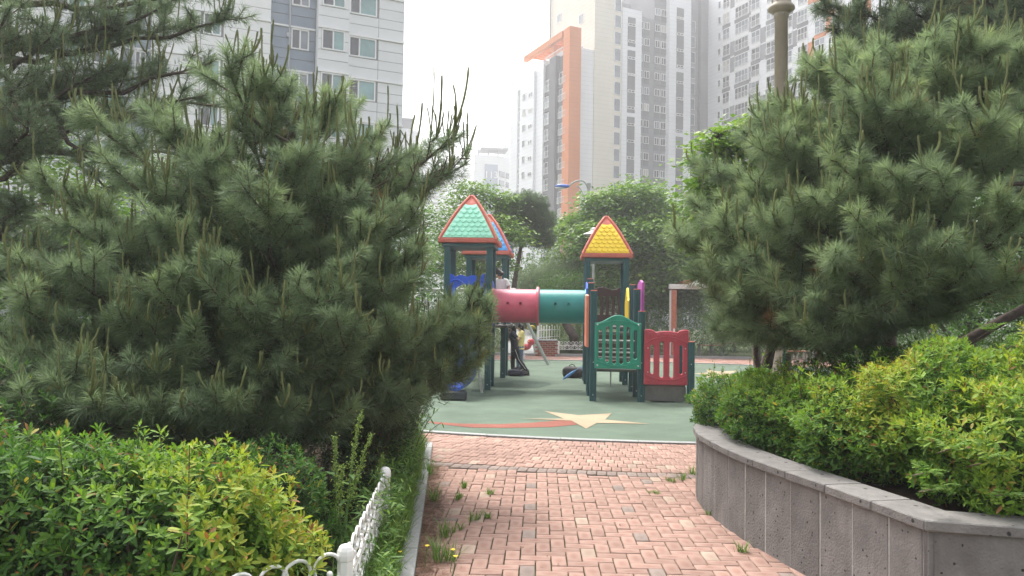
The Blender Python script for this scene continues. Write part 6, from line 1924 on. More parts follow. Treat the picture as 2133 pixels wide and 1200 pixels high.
q = MB(); q.tube(smooth3(np.array([g0, at(1196, 705, 34), at(1180, 675, 34), at(1172, 640, 34), at(1180, 600, 34)]), 4), np.linspace(.24, .14, 17), 9); q.build('trunk', M_bark, lt)
V = []
rad_c = at(1180, 600, 34.5)
r = np.random.default_rng(4); n = 4000
d = unit(r.normal(0, 1, (n, 3))); O = rad_c + d * np.array([1.5, 1.2, .9]) * r.uniform(.4, 1, (n, 1)); X = r.normal(0, 1, (n, 3)); l = r.uniform(.1, .2, n)
Vv, F, tt = leaves_at(O, X, r.normal(0, .5, (n, 3)) + np.array([0, 0, 1.]), l, l * .5, np.clip(r.normal(.4, .1, n), 0, 1))
inst('crown', mesh_np('crown', Vv - np.array(wmat(lt).translation), F, M_broad, tint=tt), lt, wmat(lt))['kind'] = 'stuff'

# green leaved tree behind the planter pine
tree('fresh green broad leaved tree rising beside the lamp post', (4.0, 12.9, 0), cl([(1500, 330, 12.4, 60, 45), (1560, 280, 12.4, 60, 40), (1620, 270, 12.6, 60, 50), (1470, 400, 12.4, 40, 50), (1540, 400, 12.6, 70, 70), (1640, 350, 13, 80, 80), (1480, 480, 12.6, 45, 50), (1600, 480, 12.8, 70, 60), (1500, 285, 12.3, 35, 25), (1690, 450, 13, 70, 80)]), 17000, .105, 221, tint0=.66, trunk_r=.09, sub=.40)
# mass behind the right pine
for k, (spec, lab, tn) in enumerate([([(1980, 560, 16, 130, 90), (2100, 560, 15.5, 110, 100), (1880, 600, 17, 110, 80), (2050, 440, 16.5, 140, 100), (2190, 600, 15, 100, 120)], 'shadowy broadleaf tree filling the gap behind the forked pine', .30), ([(1760, 420, 22, 130, 120), (1880, 350, 22, 130, 130), (1700, 560, 22, 120, 90), (1990, 280, 23, 130, 140)], 'dim leafy tree behind the planter pine and pergola', .34), ([(2120, 250, 20, 150, 170), (2240, 400, 20, 150, 200)], 'leafy tree at the far edge behind the dark pine', .36)]):
    c = cl(spec); p = np.mean([x[0] for x in c], 0)
    tree(lab, (p[0], p[1] + .5, 0), c, 14000, .15, 230 + k, tint0=tn, sub=.8)
# left: bright trees glimpsed between the pine boughs
for k, (spec, lab, tn) in enumerate([([(80, 430, 15, 140, 120), (200, 480, 15, 130, 110), (60, 300, 15, 110, 90), (-60, 560, 14, 160, 160), (160, 590, 15, 160, 80)], 'bright green tree glimpsed behind the left pines', .55), ([(330, 380, 24, 110, 70), (460, 430, 24, 130, 80), (300, 520, 24, 140, 90), (560, 400, 25, 90, 60), (700, 420, 26, 110, 70), (800, 390, 27, 80, 50)], 'leafy tree in front of the white block behind the large pine', .52), ([(520, 560, 20, 150, 90), (680, 560, 20, 150, 90), (820, 560, 21, 110, 100), (400, 640, 19, 160, 90), (880, 470, 24, 70, 60)], 'dark leafy tree behind the large pine', .26), ([(250, 680, 17, 220, 80), (520, 690, 17, 200, 70), (760, 680, 18, 150, 80)], 'dense low tree screening the yard behind the large pine', .26)]):
    c = cl(spec); p = np.mean([x[0] for x in c], 0)
    tree(lab, (p[0], p[1], 0), c, 12000, .13, 240 + k, tint0=tn, sub=.7)
# hedges and shrubs round the yard
def low_hedge(label, a, b, depth, h, n, seed, tint0, m=None, leaf=.10):
    r = np.random.default_rng(seed)
    a = np.array(a, float); b = np.array(b, float)
    t = thing('hedge', label, 'hedge', (*((a + b) / 2), 0)); c0 = np.array(wmat(t).translation)
    f = r.random(n); nn = np.array([-(b - a)[1], (b - a)[0]]); nn /= np.linalg.norm(nn)
    hh = h * (1 + .18 * np.sin(f * 37 + seed) + .12 * np.sin(f * 83))
    y = r.uniform(-.5, .5, n); z = 1 - (r.random(n) ** 1.6) * .95
    edge = np.sqrt(np.maximum(0, 1 - (2 * np.abs(y)) ** 3))
    O = np.concatenate([a + (b - a) * f[:, None] + nn * (y * depth)[:, None], (z * hh * edge)[:, None]], 1)
    X = r.normal(0, 1, (n, 3)); l = leaf * r.uniform(.6, 1.2, n)
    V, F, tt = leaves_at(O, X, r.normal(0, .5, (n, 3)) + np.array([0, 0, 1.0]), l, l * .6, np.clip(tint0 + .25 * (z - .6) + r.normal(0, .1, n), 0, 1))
    inst('foliage', mesh_np('foliage', V - c0, F, m or M_broad, tint=tt), t, wmat(t))['kind'] = 'stuff'
    return t
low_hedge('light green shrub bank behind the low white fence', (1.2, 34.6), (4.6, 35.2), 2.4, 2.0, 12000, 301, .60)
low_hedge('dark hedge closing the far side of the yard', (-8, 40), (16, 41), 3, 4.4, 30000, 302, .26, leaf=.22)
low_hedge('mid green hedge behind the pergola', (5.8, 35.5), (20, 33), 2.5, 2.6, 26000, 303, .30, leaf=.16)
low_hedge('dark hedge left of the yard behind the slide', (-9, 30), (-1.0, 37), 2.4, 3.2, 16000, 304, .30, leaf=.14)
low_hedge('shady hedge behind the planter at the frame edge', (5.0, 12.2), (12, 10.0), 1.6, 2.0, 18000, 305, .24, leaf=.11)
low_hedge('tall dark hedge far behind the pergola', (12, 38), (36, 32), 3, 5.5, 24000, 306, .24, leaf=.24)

# fallen leaves blown about on the rubber and the bricks
r_ = np.random.default_rng(404); k = 240
a = r_.uniform(0, 6.28, k); rad = np.sqrt(r_.uniform(0, 1, k))
P = np.stack([EC[0] + rad * 9.5 * np.cos(a), EC[1] + rad * 8.6 * np.sin(a), np.full(k, .016)], 1)
P2 = np.stack([r_.uniform(-.5, 1.6, 90), r_.uniform(4.6, 10.2, 90), np.full(90, .012)], 1)
P = np.concatenate([P, P2]); k = len(P); X = np.stack([r_.normal(0, 1, k), r_.normal(0, 1, k), r_.normal(0, .15, k)], 1); l = r_.uniform(.012, .05, k)
V, F, tt = leaves_at(P, X, np.array([0, 0, 1.0]) + r_.normal(0, .25, (k, 3)), l, l * .6, r_.uniform(.85, 1, k))
o = inst('fallen_leaves', mesh_np('fallen_leaves', V, F, mat('dead_leaf', (.17, .10, .05), .9, rand=.5, isl=True), tint=tt)); tag(o, 'brown fallen leaves scattered over the rubber and the bricks', 'litter', kind='stuff')
# ------------------------------------------------------------------ lamps
M_beige = mat('beige_paint', (.36, .31, .24), .55, .10, 3, streak=.15, stint=(.25, .21, .16)); M_lens = mat('frosted_glass', (.75, .76, .78), .25)
M_white = mat('white_paint', (.82, .81, .80), .4, .05, 9, streak=.14, stint=(.60, .56, .50)); M_woodred = mat('orange_stained_wood', (.42, .135, .075), .6, .2, 9); M_woodgrey = mat('bench_slat', (.38, .19, .12), .7, .2, 8)
M_bluecap = mat('lamp_blue', (.03, .12, .5), .4)
LX = at(1627, 130, 11.3); lx, ly = LX[0], LX[1]
t = thing('lantern_post', 'tall beige lantern post rising behind the right pine', 'lamp post', (lx, ly, 0))
zc = at(1630, 22, 11.3)[2]
q = MB(); q.lathe([(.11, 0), (.11, .5), (.10, .55), (.092, zc - .12), (.105, zc - .11), (.105, zc - .05)], 20, 0, Matrix.Translation((lx, ly, 0))); q.build('pole', M_beige, t)
q = MB(); q.lathe([(.105, zc - .05), (.19, zc + .01), (.185, zc + .05), (.13, zc + .10), (.12, zc + .13)], 24, 0, Matrix.Translation((lx, ly, 0))); q.build('collar', M_beige, t)
q = MB(); q.lathe([(.115, zc + .10), (.155, zc + .62)], 16, 0, Matrix.Translation((lx, ly, 0))); lens = q.build('lantern_glass', M_lens, t)
q = MB()
for k in range(8):
    a = k * math.pi / 4
    q.tube([(lx + .128 * math.cos(a), ly + .128 * math.sin(a), zc + .10), (lx + .168 * math.cos(a), ly + .168 * math.sin(a), zc + .64)], .011, 5)
q.build('lantern_frame', M_beige, t)
q = MB(); q.lathe([(.22, zc + .62), (.22, zc + .66), (.10, zc + .82), (.02, zc + .95)], 20, 0, Matrix.Translation((lx, ly, 0))); q.build('lantern_cap', M_beige, t)
q = MB()
for a in (0.4, 2.5, 4.6): q.ball((lx + .105 * math.cos(a), ly + .105 * math.sin(a), zc - .08), .014, 5)
q.build('bolt', M_steel, t)

d = 46.0
p = at(1226, 420, d); ztop = at(1226, 391, d)[2]
t = thing('street_lamp', 'slim grey street lamp with curved arm and blue head', 'street lamp', (p[0], p[1], 0))
q = MB(); q.tube([(p[0], p[1], 0), (p[0], p[1], ztop)], [.12, .09], 10); q.tube([(p[0], p[1], ztop), (p[0], p[1], ztop + .25)], .13, 10); q.build('pole', M_galv, t)
h = at(1168, 388, d)
a0 = np.array([p[0], p[1], ztop - .15])
q = MB(); q.tube(bez(a0 - [0, 0, .2], np.array([p[0] - .15, p[1], ztop + .9]) , h + [.5, 0, .05], 14), .045, 8); q.tube(bez(a0 - [0, 0, 1.6], np.array([p[0] - .3, p[1], ztop + .1]), h + [.9, 0, .0], 12), .03, 6); q.build('arm', M_galv, t)
q = MB(); q.ball(h + [.1, 0, 0], .22, 8, sq=(2.0, .8, .6)); q.build('lamp_head', M_bluecap, t)
q = MB(); q.ball(h + [.0, 0, -.09], .18, 8, sq=(1.9, .75, .5)); q.build('lens', M_lens, t)

d = 26.0
p = at(1237, 485, d); z = at(1237, 489, d)[2]
t = thing('garden_lamp', 'grey garden lamp with wide dish shade behind the yellow roof', 'lamp post', (p[0], p[1], 0))
q = MB(); q.tube([(p[0], p[1], 0), (p[0], p[1], z)], [.05, .035], 10); q.build('pole', M_galv, t)
q = MB(); q.lathe([(.36, z), (.34, z + .03), (.15, z + .10), (.11, z + .13), (.11, z + .17), (.07, z + .23), (.01, z + .25)], 22, 0, Matrix.Translation((p[0], p[1], 0))); q.lathe([(.36, z), (.10, z + .04), (.01, z + .04)], 22, 0, Matrix.Translation((p[0], p[1], 0))); q.build('lamp_shade', mat('shade_grey', (.48, .49, .48), .5), t)

# ------------------------------------------------------------------ pergola and benches on the far right court
M_wroof = mat('pergola_white', (.66, .65, .63), .5)
b = gnd(1402, 742)
pg = thing('pergola', 'orange stained pergola with white edged beams over the benches', 'pergola', b)
D = b[1]
tz = at(1402, 600, D)[2]
def pgbox(name, c, s, m, rz=0): 
    q = MB(); q.box(c, s, rz=rz, bev=.012); return q.build(name, m, pg)
for (px, dd) in ((1402, D), (1702, D - 1.0), (1742, D + .5), (1812, D - .5)):
    x = at(px, 700, dd)[0]
    o = pgbox('post', (x, dd, tz / 2 - .05), (.24, .26, tz - .1), M_woodred)
    q = MB(); q.box((x - .135, dd - .02, tz / 2 - .05), (.03, .29, tz - .1), bev=.004); q.build('edge_board', M_wroof, o)
x0, x1 = b[0], at(1850, 600, D)[0]
pgbox('beam', ((x0 + x1) / 2, D - .02, tz + .06), (x1 - x0 + .4, .22, .20), M_wroof)
pgbox('beam', (x0 + .2, D + 1.5, tz + .06), (.22, 3.2, .20), M_woodred)
for k in range(12): pgbox('rafter', (x0 + .5 + k * .62, D + .4, tz + .25), (.09, 3.0, .14), M_woodred)
q = MB(); a = at(1437, 598, D - .1); c = at(1500, 583, D - .1)
q.add([(a[0], D - 1.1, a[2]), (c[0] + 5, D - 1.1, c[2] + .55), (c[0] + 5, D + 2.4, c[2] + .85), (a[0], D + 2.4, a[2] + .3), (a[0], D - 1.1, a[2] + .07), (c[0] + 5, D - 1.1, c[2] + .62), (c[0] + 5, D + 2.4, c[2] + .92), (a[0], D + 2.4, a[2] + .37)], [(3, 2, 1, 0), (4, 5, 6, 7), (0, 1, 5, 4), (1, 2, 6, 5), (2, 3, 7, 6), (3, 0, 4, 7)])
q.build('roof_sheet', M_wroof, pg)
q = MB(); q.box((b[0], b[1] - .15, 1.05), (.07, .03, .22)); q.build('notice_plate', M_flatw, pg)
def bench(px, py, w, label):
    p = gnd(px, py)
    t = thing('bench', label, 'bench', p, 0)
    for k in range(4):
        q = MB(); q.box((p[0], p[1] - .18 + k * .12, .44), (w, .10, .04), bev=.006); q.build('slat', M_woodgrey, t)
    for sx in (-.45, .05, .45):
        q = MB(); q.box((p[0] + sx * w, p[1] - .15, .21), (.06, .06, .42)); q.box((p[0] + sx * w, p[1] + .15, .21), (.06, .06, .42)); q.box((p[0] + sx * w, p[1], .405), (.06, .36, .03)); q.build('leg', M_galv, t)
bench(1480, 740, 1.1, 'low slatted bench under the pergola near its corner post')
bench(1655, 756, .9, 'slatted bench seen through the gap beside the staked pine')
bench(1505, 735, 1.2, 'second slatted bench close behind the pergola corner post')
# ------------------------------------------------------------------ far side: brick pier, ramp, fences, shed
M_fbrick = brick_mat('wall_brick', (.30, .125, .085), (.24, .10, .07), .2); M_ramp = mat('ramp_concrete', (.36, .36, .355), .85, .15, 2); M_brownw = mat('brown_boards', (.10, .055, .045), .8, .25, 5)
a = gnd(1116, 742); b_ = gnd(1158, 740)
bw = thing('brick_wall', 'low red brick retaining wall beside the ramp', 'wall', (*((a + b_) / 2)[:2], 0))
Hh = .62
nx, nz = 4, 8
bl = mesh_np('brick', *(lambda V, F: (V, F))(*brick_geo(.2, .075)), M_fbrick, uv=np.tile(np.array([[0, 0], [1, 0], [1, 1], [0, 1]]), (len(BF), 1)))
q = MB(); q.box((a[0] + .40, a[1] + .55, Hh / 2 - .02), (.86, 1.0, Hh), rz=0); q.build('wall_core', M_joint, bw)
for iz in range(nz):
    for ix in range(nx):
        xx = a[0] + .07 + ix * .205 + (.1 if iz % 2 else 0)
        if xx > a[0] + .84: continue
        M = Matrix.Translation((xx, a[1] + .03, .045 + iz * .078)) @ Matrix.Rotation(math.pi / 2, 4, 'X')
        inst('brick', bl, bw, M)
q = MB(); q.box((a[0] + .40, a[1] + .55, Hh + .01), (.95, 1.12, .05), bev=.01); q.build('coping', M_kerb, bw)
q = MB(); rp_ = gnd(1052, 741); rq = gnd(1114, 741)
q.add([(rp_[0], rp_[1], .0), (rq[0] - .02, rq[1], .0), (rq[0] - .02, rq[1] + 5, .85), (rp_[0], rp_[1] + 5, .85), (rp_[0], rp_[1] + 14, .9), (rq[0] - .02, rq[1] + 14, .9)], [(0, 1, 2, 3), (3, 2, 5, 4)])
tag(q.build('ramp', M_ramp), kind='structure')
q = MB(); q.box(((gnd(1060, 744)[0] + gnd(1225, 744)[0]) / 2 + 3, gnd(1160, 741)[1] - .35, .03), (12, .2, .14)); tag(q.build('kerb', M_kerb), 'pale kerb running along the far edge of the yard', 'kerb', kind='structure')
s = gnd(1093, 728)
sh = thing('shed', 'small brown boarded shed at the head of the ramp', 'shed', (s[0], s[1] + 5, 0))
for k in range(7):
    q = MB(); q.box((s[0] - .75 + k * .25, s[1] + 5, 1.7), (.235, .06, 1.9)); q.build('board', M_brownw, sh)
q = MB(); q.box((s[0], s[1] + 5.8, 1.7), (1.7, 1.4, 1.9)); q.box((s[0], s[1] + 5.7, 2.7), (2.1, 1.9, .12)); q.build('shed_body', M_brownw, sh)
yt = gnd(1110, 728)
t = thing('toy_digger', 'small yellow ride on toy parked on the ramp', 'toy', (yt[0], yt[1] + 3.5, .65)); 
q = MB(); q.ball((yt[0], yt[1] + 3.5, .95), .2, 8, sq=(1.2, 1, .8)); q.build('body', M_yel, t)
q = MB()
for sx in (-.16, .16): q.lathe([(.01, -.06), (.12, -.06), (.12, .06), (.01, .06)], 12, 0, Matrix.Translation((yt[0] + sx, yt[1] + 3.42, .78)) @ Matrix.Rotation(math.pi / 2, 4, 'X'))
q.build('wheel', M_gap, t)

def spiral(c, ex, r0_, turns, flip, up, tube_r, seg=26, a0=-1.57):
    """flat curl in the plane of ex and Z, winding inwards, ending in a knob"""
    pts = []
    for i in range(seg):
        f = i / (seg - 1)
        a = a0 + flip * turns * 2 * math.pi * f
        r = r0_ * (1 - .62 * f ** 1.4)
        pts.append(np.array(c) + np.array([ex[0], ex[1], 0]) * r * math.cos(a) + np.array([0, 0, up * r * math.sin(a)]))
    return pts
def scroll_fence(root, a, b, H, npair, pr, tr_, z0=0.0, end_post=True, detail=True):
    a = np.array([a[0], a[1], z0]); b = np.array([b[0], b[1], z0])
    ex = (b - a) / np.linalg.norm(b - a); Ln = np.linalg.norm(b - a)
    def fpost(p):
        q = MB(); T = Matrix.Translation(Vector(p))
        ang8 = [math.pi / 8 + k * math.pi / 4 for k in range(8)]
        def ring(r, z): return [(r * math.cos(t), r * math.sin(t), z) for t in ang8]
        lv = [(pr, -.05), (pr, H * .86), (pr * 1.12, H * .87), (pr * 1.14, H * .915), (pr * 1.05, H * .95), (pr * .8, H * .985), (pr * .4, H)]
        V = [p_ for r_, z_ in lv for p_ in ring(r_, z_)]; n = len(lv)
        q.add(V, [(i * 8 + j, i * 8 + (j + 1) % 8, (i + 1) * 8 + (j + 1) % 8, (i + 1) * 8 + j) for i in range(n - 1) for j in range(8)] + [tuple(range((n - 1) * 8, n * 8))], 0, T)
        q.build('fence_post', M_white, root)
    if end_post: fpost(b)
    za, zb = H * .33, H * .63
    M = frame_mat((a + b) / 2, ex)
    for z in (za, zb):
        q = MB(); q.box((0, 0, z), (Ln - 1.8 * pr, tr_ * 1.5, tr_ * 1.9), M=M, bev=tr_ * .2); q.build('rail', M_white, root)
    rr_ = H * .165
    st = (Ln - 2 * pr) / (npair * 2)
    for k in range(npair * 2):
        c = a + ex * (pr + st * (k + .5)); fl = 1 if k % 2 else -1
        q = MB()
        up = spiral(c + np.array([0, 0, zb + rr_ + tr_]), ex, rr_, 1.12, fl, 1, tr_)
        # flat bar curls
        q.tube(up, np.linspace(tr_ * .85, tr_ * .6, len(up)), 7); q.ball(up[-1], tr_ * 1.35, 6)
        q.build('scroll', M_white, root)
        q = MB(); mid = (za + zb) / 2; r2 = (zb - za) / 2 - tr_
        dn = spiral(c + np.array([0, 0, mid]), ex, r2, 1.1, -fl, 1, tr_)
        q.tube(dn, np.linspace(tr_ * .85, tr_ * .6, len(dn)), 7); q.ball(dn[-1], tr_ * 1.2, 6)
        q.build('scroll', M_white, root)
    return fpost
# fence beside the path
c = np.array([-.775, 3.80]); 
nf = thing('white_fence', 'low white cast fence with scroll tops beside the path', 'fence', (c[0], c[1], 0))
e1_ = np.array([-.89, 5.7]); e2_ = np.array([-.96, 7.3]); w1 = np.array([-1.62, 2.98])
fp = scroll_fence(nf, c, e1_, .54, 6, .038, .0105); fp(np.array([c[0], c[1], 0]))
scroll_fence(nf, c, w1, .54, 4, .038, .0115)
# far fences
f0 = gnd(1163, 738); f1 = f0 + np.array([3.6, .25, 0])
ff = thing('white_fence', 'low white scroll fence across the far edge of the yard', 'fence', f0)
fp = scroll_fence(ff, f0, f1, .52, 11, .05, .014, .04); fp(np.array([f0[0], f0[1], .04]))
p0 = gnd(1132, 726); 
pf = thing('picket_fence', 'white picket fence on top of the ramp wall', 'fence', (p0[0], p0[1], .6))
for k in range(9):
    q = MB(); x, y = a[0] + .1 + k * .13, a[1] + .5 + k * .35
    hh_ = .75 if k == 0 else .55 + .06 * (k % 2)
    q.tube([(x, y, .60), (x, y, .6 + hh_)], .05 if k == 0 else .02, 8); q.ball((x, y, .6 + hh_), .06 if k == 0 else .03, 6); q.build('picket', M_white, pf)
for z in (.72, 1.02):
    q = MB(); q.tube([(a[0] + .1, a[1] + .5, z), (a[0] + 1.14, a[1] + 3.3, z)], .02, 6); q.build('rail', M_white, pf)

# ------------------------------------------------------------------ children
M_skin = mat('skin', (.52, .32, .23), .55); M_hair = mat('black_hair', (.014, .011, .010), .45, .3, 60); M_navy = mat('navy_shirt', (.020, .024, .045), .85, .2, 20); M_black = mat('black_leggings', (.017, .017, .020), .8, .2, 20)
M_yshirt = mat('yellow_shirt', (.72, .60, .25), .85, .1, 15); M_jean = mat('blue_jeans', (.10, .14, .22), .85, .25, 25); M_wshirt = mat('white_shirt', (.70, .70, .70), .85, .08, 10); M_shoe = mat('dark_shoe', (.03, .03, .035), .7); M_sole = mat('white_sole', (.7, .7, .7), .6); M_stripe = mat('white_stripe', (.7, .7, .72), .8)
def skin_obj(name, verts, edges, radii, m, parent, sub=2, root=0):
    """one continuous surface grown over a skeleton (coordinates in the parent's frame)"""
    me = bpy.data.meshes.new(name); me.from_pydata([tuple(map(float, v)) for v in verts], edges, []); me.materials.append(m)
    o = bpy.data.objects.new(name, me); COL.objects.link(o); o.parent = parent
    MW[o.name] = wmat(parent)
    md = o.modifiers.new('skin', 'SKIN'); md.use_smooth_shade = True
    for i, v in enumerate(me.skin_vertices[0].data):
        r = radii[i]; v.radius = r if isinstance(r, tuple) else (r, r); v.use_root = (i == root)
    s = o.modifiers.new('sub', 'SUBSURF'); s.levels = sub; s.render_levels = sub
    return o
class Skel:
    def __init__(s): s.v = []; s.e = []; s.r = []
    def add(s, p, r, par=None):
        s.v.append(np.array(p, float)); s.r.append(r); i = len(s.v) - 1
        if par is not None: s.e.append((par, i))
        return i
    def chain(s, pts, rad, par=None):
        out = []
        for p, r in zip(pts, rad): par = s.add(p, r, par); out.append(par)
        return out
def child(name_label, loc, rz, J, mats, h, skirt=False, hair_long=True, stripe=False, pony=False):
    """J: joint positions (metres) in the child's frame, facing -Y"""
    t = thing('person', name_label, 'person', loc, rz)
    T = Matrix.Translation(Vector([float(x) for x in loc])) @ Matrix.Rotation(rz, 4, 'Z')
    k = h / 1.35
    J = {a: np.array(b, float) * k for a, b in J.items()}
    s = Skel()
    pel = s.add(J['pelvis'], (.095 * k, .075 * k)); wst = s.add(J['waist'], (.078 * k, .062 * k), pel); ch = s.add(J['chest'], (.098 * k, .072 * k), wst); nk0 = s.add(J['neck'], .040 * k, ch)
    hd = J['head']; nk = J['neck']
    s.chain([nk + (hd - nk) * .45, nk + (hd - nk) * .75, hd, hd + (hd - nk) * .55], [.040 * k, (.062 * k, .066 * k), (.078 * k, .088 * k), (.060 * k, .070 * k)], nk0)
    fwd = np.array(J.get('face', np.array([0, -1, 0]) * k)); fwd = fwd / np.linalg.norm(fwd)
    for sd in ('l', 'r'):
        sh, el, wr = J['sh' + sd], J['el' + sd], J['wr' + sd]
        a = s.chain([J['chest'] + (sh - J['chest']) * .55 + np.array([0, 0, .04 * k]), sh, (sh + el) / 2, el, (el + wr) / 2, wr], [.048 * k, .040 * k, .034 * k, .028 * k, .026 * k, .019 * k], ch)
        d = unit(wr - el); pm = wr + d * .045 * k
        ip = s.add(pm, (.026 * k, .014 * k), a[-1])
        u = unit(np.cross(d, fwd + np.array([.01, .02, .03])))
        for j, (off, ln) in enumerate(((-.022, .045), (-.008, .055), (.007, .052), (.021, .04))):
            s.chain([pm + d * .025 * k + u * off * k, pm + d * (.025 + ln * .55) * k + u * off * k, pm + d * (.02 + ln) * k + u * off * k + fwd * .008 * k], [.0078 * k, .0072 * k, .0055 * k], ip)
        s.chain([pm - u * .03 * k + d * .005 * k, pm - u * .042 * k + d * .03 * k], [.008 * k, .006 * k], ip)
        hp, kn, an, to = J['hip' + sd], J['kn' + sd], J['an' + sd], J['to' + sd]
        s.chain([hp, (hp + kn) / 2, kn, kn + (an - kn) * .35, an, an + (to - an) * .5 + np.array([0, 0, -.015 * k]), to], [.066 * k, .056 * k, .042 * k, .043 * k, .028 * k, .030 * k, .022 * k], pel)
    body = skin_obj('body', s.v, s.e, s.r, mats['skin'], t)
    # clothes: lofted round the limbs, a little larger than the body
    f_ = MW[t.name]
    across = unit(J['shr'] - J['shl'])
    def loft(q, pts, rad, n=14):
        """rings of (half width across the shoulders, half depth) along pts"""
        P = np.array(pts, float); V = []
        dp = unit(np.cross(across, [0, 0, 1.0]))
        for p, (rx, ry) in zip(P, rad):
            for j in range(n):
                a = 2 * math.pi * j / n
                w_ = 1 + .035 * math.sin(3 * a + p[2] * 40)
                V.append(f_ @ Vector(p + across * rx * w_ * math.cos(a) + dp * ry * w_ * math.sin(a)))
        m_ = len(P)
        q.add(V, [(i * n + j, i * n + (j + 1) % n, (i + 1) * n + (j + 1) % n, (i + 1) * n + j) for i in range(m_ - 1) for j in range(n)] + [tuple(range(n)), tuple(range((m_ - 1) * n, m_ * n))], smooth=True)
    def limb(q, pts, rad):
        P = smooth3(np.array(pts, float), 4); rr_ = np.interp(np.linspace(0, 1, len(P)), np.linspace(0, 1, len(rad)), rad)
        rr_ = rr_ * (1 + .05 * np.sin(np.arange(len(P)) * 2.1))
        q.tube([f_ @ Vector(p) for p in P], rr_, 10)
    q = MB()
    hem = J['pelvis'] + np.array([0, 0, -.09 * k])
    loft(q, [hem, J['pelvis'] + np.array([0, 0, .02 * k]), J['waist'], J['chest'], J['chest'] * .45 + J['neck'] * .55, J['neck'] - np.array([0, 0, .012 * k])],
         [(.150 * k, .112 * k), (.146 * k, .108 * k), (.130 * k, .098 * k), (.142 * k, .104 * k), (.118 * k, .085 * k), (.055 * k, .052 * k)])
    for sd in ('l', 'r'):
        sh, el = J['sh' + sd], J['el' + sd]
        limb(q, [J['chest'] + (sh - J['chest']) * .5 + np.array([0, 0, .05 * k]), sh, sh + (el - sh) * .4, sh + (el - sh) * .7], [.064 * k, .062 * k, .058 * k, .060 * k])
    q.build('shirt', mats['shirt'], t)
    q = MB()
    loft(q, [J['pelvis'] + np.array([0, 0, -.10 * k]), J['pelvis'], J['pelvis'] * .5 + J['waist'] * .5], [(.125 * k, .10 * k), (.138 * k, .102 * k), (.120 * k, .09 * k)])
    for sd in ('l', 'r'):
        hp, kn, an = J['hip' + sd], J['kn' + sd], J['an' + sd]
        limb(q, [hp + np.array([0, 0, .05 * k]), hp, (hp + kn) / 2, kn, (kn + an) / 2, an + (kn - an) * .08], [.085 * k, .088 * k, .078 * k, .062 * k, .058 * k, .044 * k])
    q.build('trousers', mats['legs'], t)
    for sd in ('l', 'r'):
        an, to = J['an' + sd], J['to' + sd]
        d = unit(to - an); dn = np.cross(np.cross(d, [0, 0, -1.0]), d); dn = dn / (np.linalg.norm(dn) + 1e-9)
        q = MB(); limb(q, [an - d * .055 * k + dn * .008 * k, an - dn * .012 * k, an + (to - an) * .5 - dn * .004 * k, to + dn * .006 * k, to + d * .035 * k + dn * .01 * k], [.030 * k, .046 * k, .044 * k, .036 * k, .014 * k])
        sh_ = q.build('shoe', M_shoe, t)
        q = MB(); limb(q, [an - d * .07 * k + dn * .034 * k, an + dn * .036 * k, an + (to - an) * .5 + dn * .034 * k, to + d * .03 * k + dn * .026 * k], [.018 * k, .026 * k, .026 * k, .018 * k])
        q.build('sole', M_sole, sh_)
    # hair cap: back and top of the head, face left free
    back = -fwd
    c = Skel(); up = unit(hd - nk)
    a0 = c.add(hd + up * .052 * k + back * .018 * k, .078 * k)
    a1 = c.add(hd + up * .01 * k + back * .040 * k, .076 * k, a0)
    ln = [hd - up * .06 * k + back * .055 * k]
    a2 = c.add(ln[0], .058 * k, a1)
    if hair_long:
        a3 = c.add(nk + back * .07 * k + np.array([0, 0, -.01 * k]), .050 * k, a2); c.add(nk + back * .085 * k + np.array([0, 0, -.10 * k]), .030 * k, a3)
    c.add(hd + up * .075 * k + fwd * .045 * k, .040 * k, a0)
    skin_obj('hair', c.v, c.e, c.r, M_hair, t)
    # face
    q = MB()
    rt = unit(np.cross(fwd, up))
    for sx in (-1, 1): q.ball(hd + fwd * .083 * k + rt * sx * .030 * k + up * .005 * k, .0055 * k, 6)
    f = MW[t.name]; q2 = MB(); q2.add([f @ Vector(v) for v in q.v], q.f, smooth=True); q2.build('eyes', M_gap, t)
    q = MB(); q.ball(hd + fwd * .090 * k - up * .022 * k, .012 * k, 6, sq=(1, 1, 1.3)); 
    for sx in (-1, 1): q.ball(hd + rt * sx * .078 * k - up * .01 * k + back * .005 * k, .018 * k, 6, sq=(.5, .8, 1.2))
    q2 = MB(); q2.add([f @ Vector(v) for v in q.v], q.f, smooth=True); q2.build('nose_and_ears', mats['skin'], t)
    q = MB(); q.ball(hd + fwd * .078 * k - up * .05 * k, .02 * k, 6, sq=(1.1, .4, .35)); q2 = MB(); q2.add([f @ Vector(v) for v in q.v], q.f, smooth=True); q2.build('mouth', M_red, t)
    if stripe:
        for sd in ('l', 'r'):
            hp, kn, an = J['hip' + sd], J['kn' + sd], J['an' + sd]
            o = unit(np.cross(unit(kn - hp), unit(fwd))) * (1 if sd == 'r' else -1)
            o = np.array([0, -1.0, 0]) if True else o
            pts = [hp + o * .090 * k, (hp + kn) / 2 + o * .080 * k, kn + o * .064 * k, (kn + an) / 2 + o * .060 * k, an + (kn - an) * .14 + o * .046 * k]
            if sd == 'r': continue
            q = MB(); q.tube([f @ Vector(p) for p in smooth3(np.array(pts), 4)], .008 * k, 6); q.build('side_stripe', M_stripe, t)
    return t
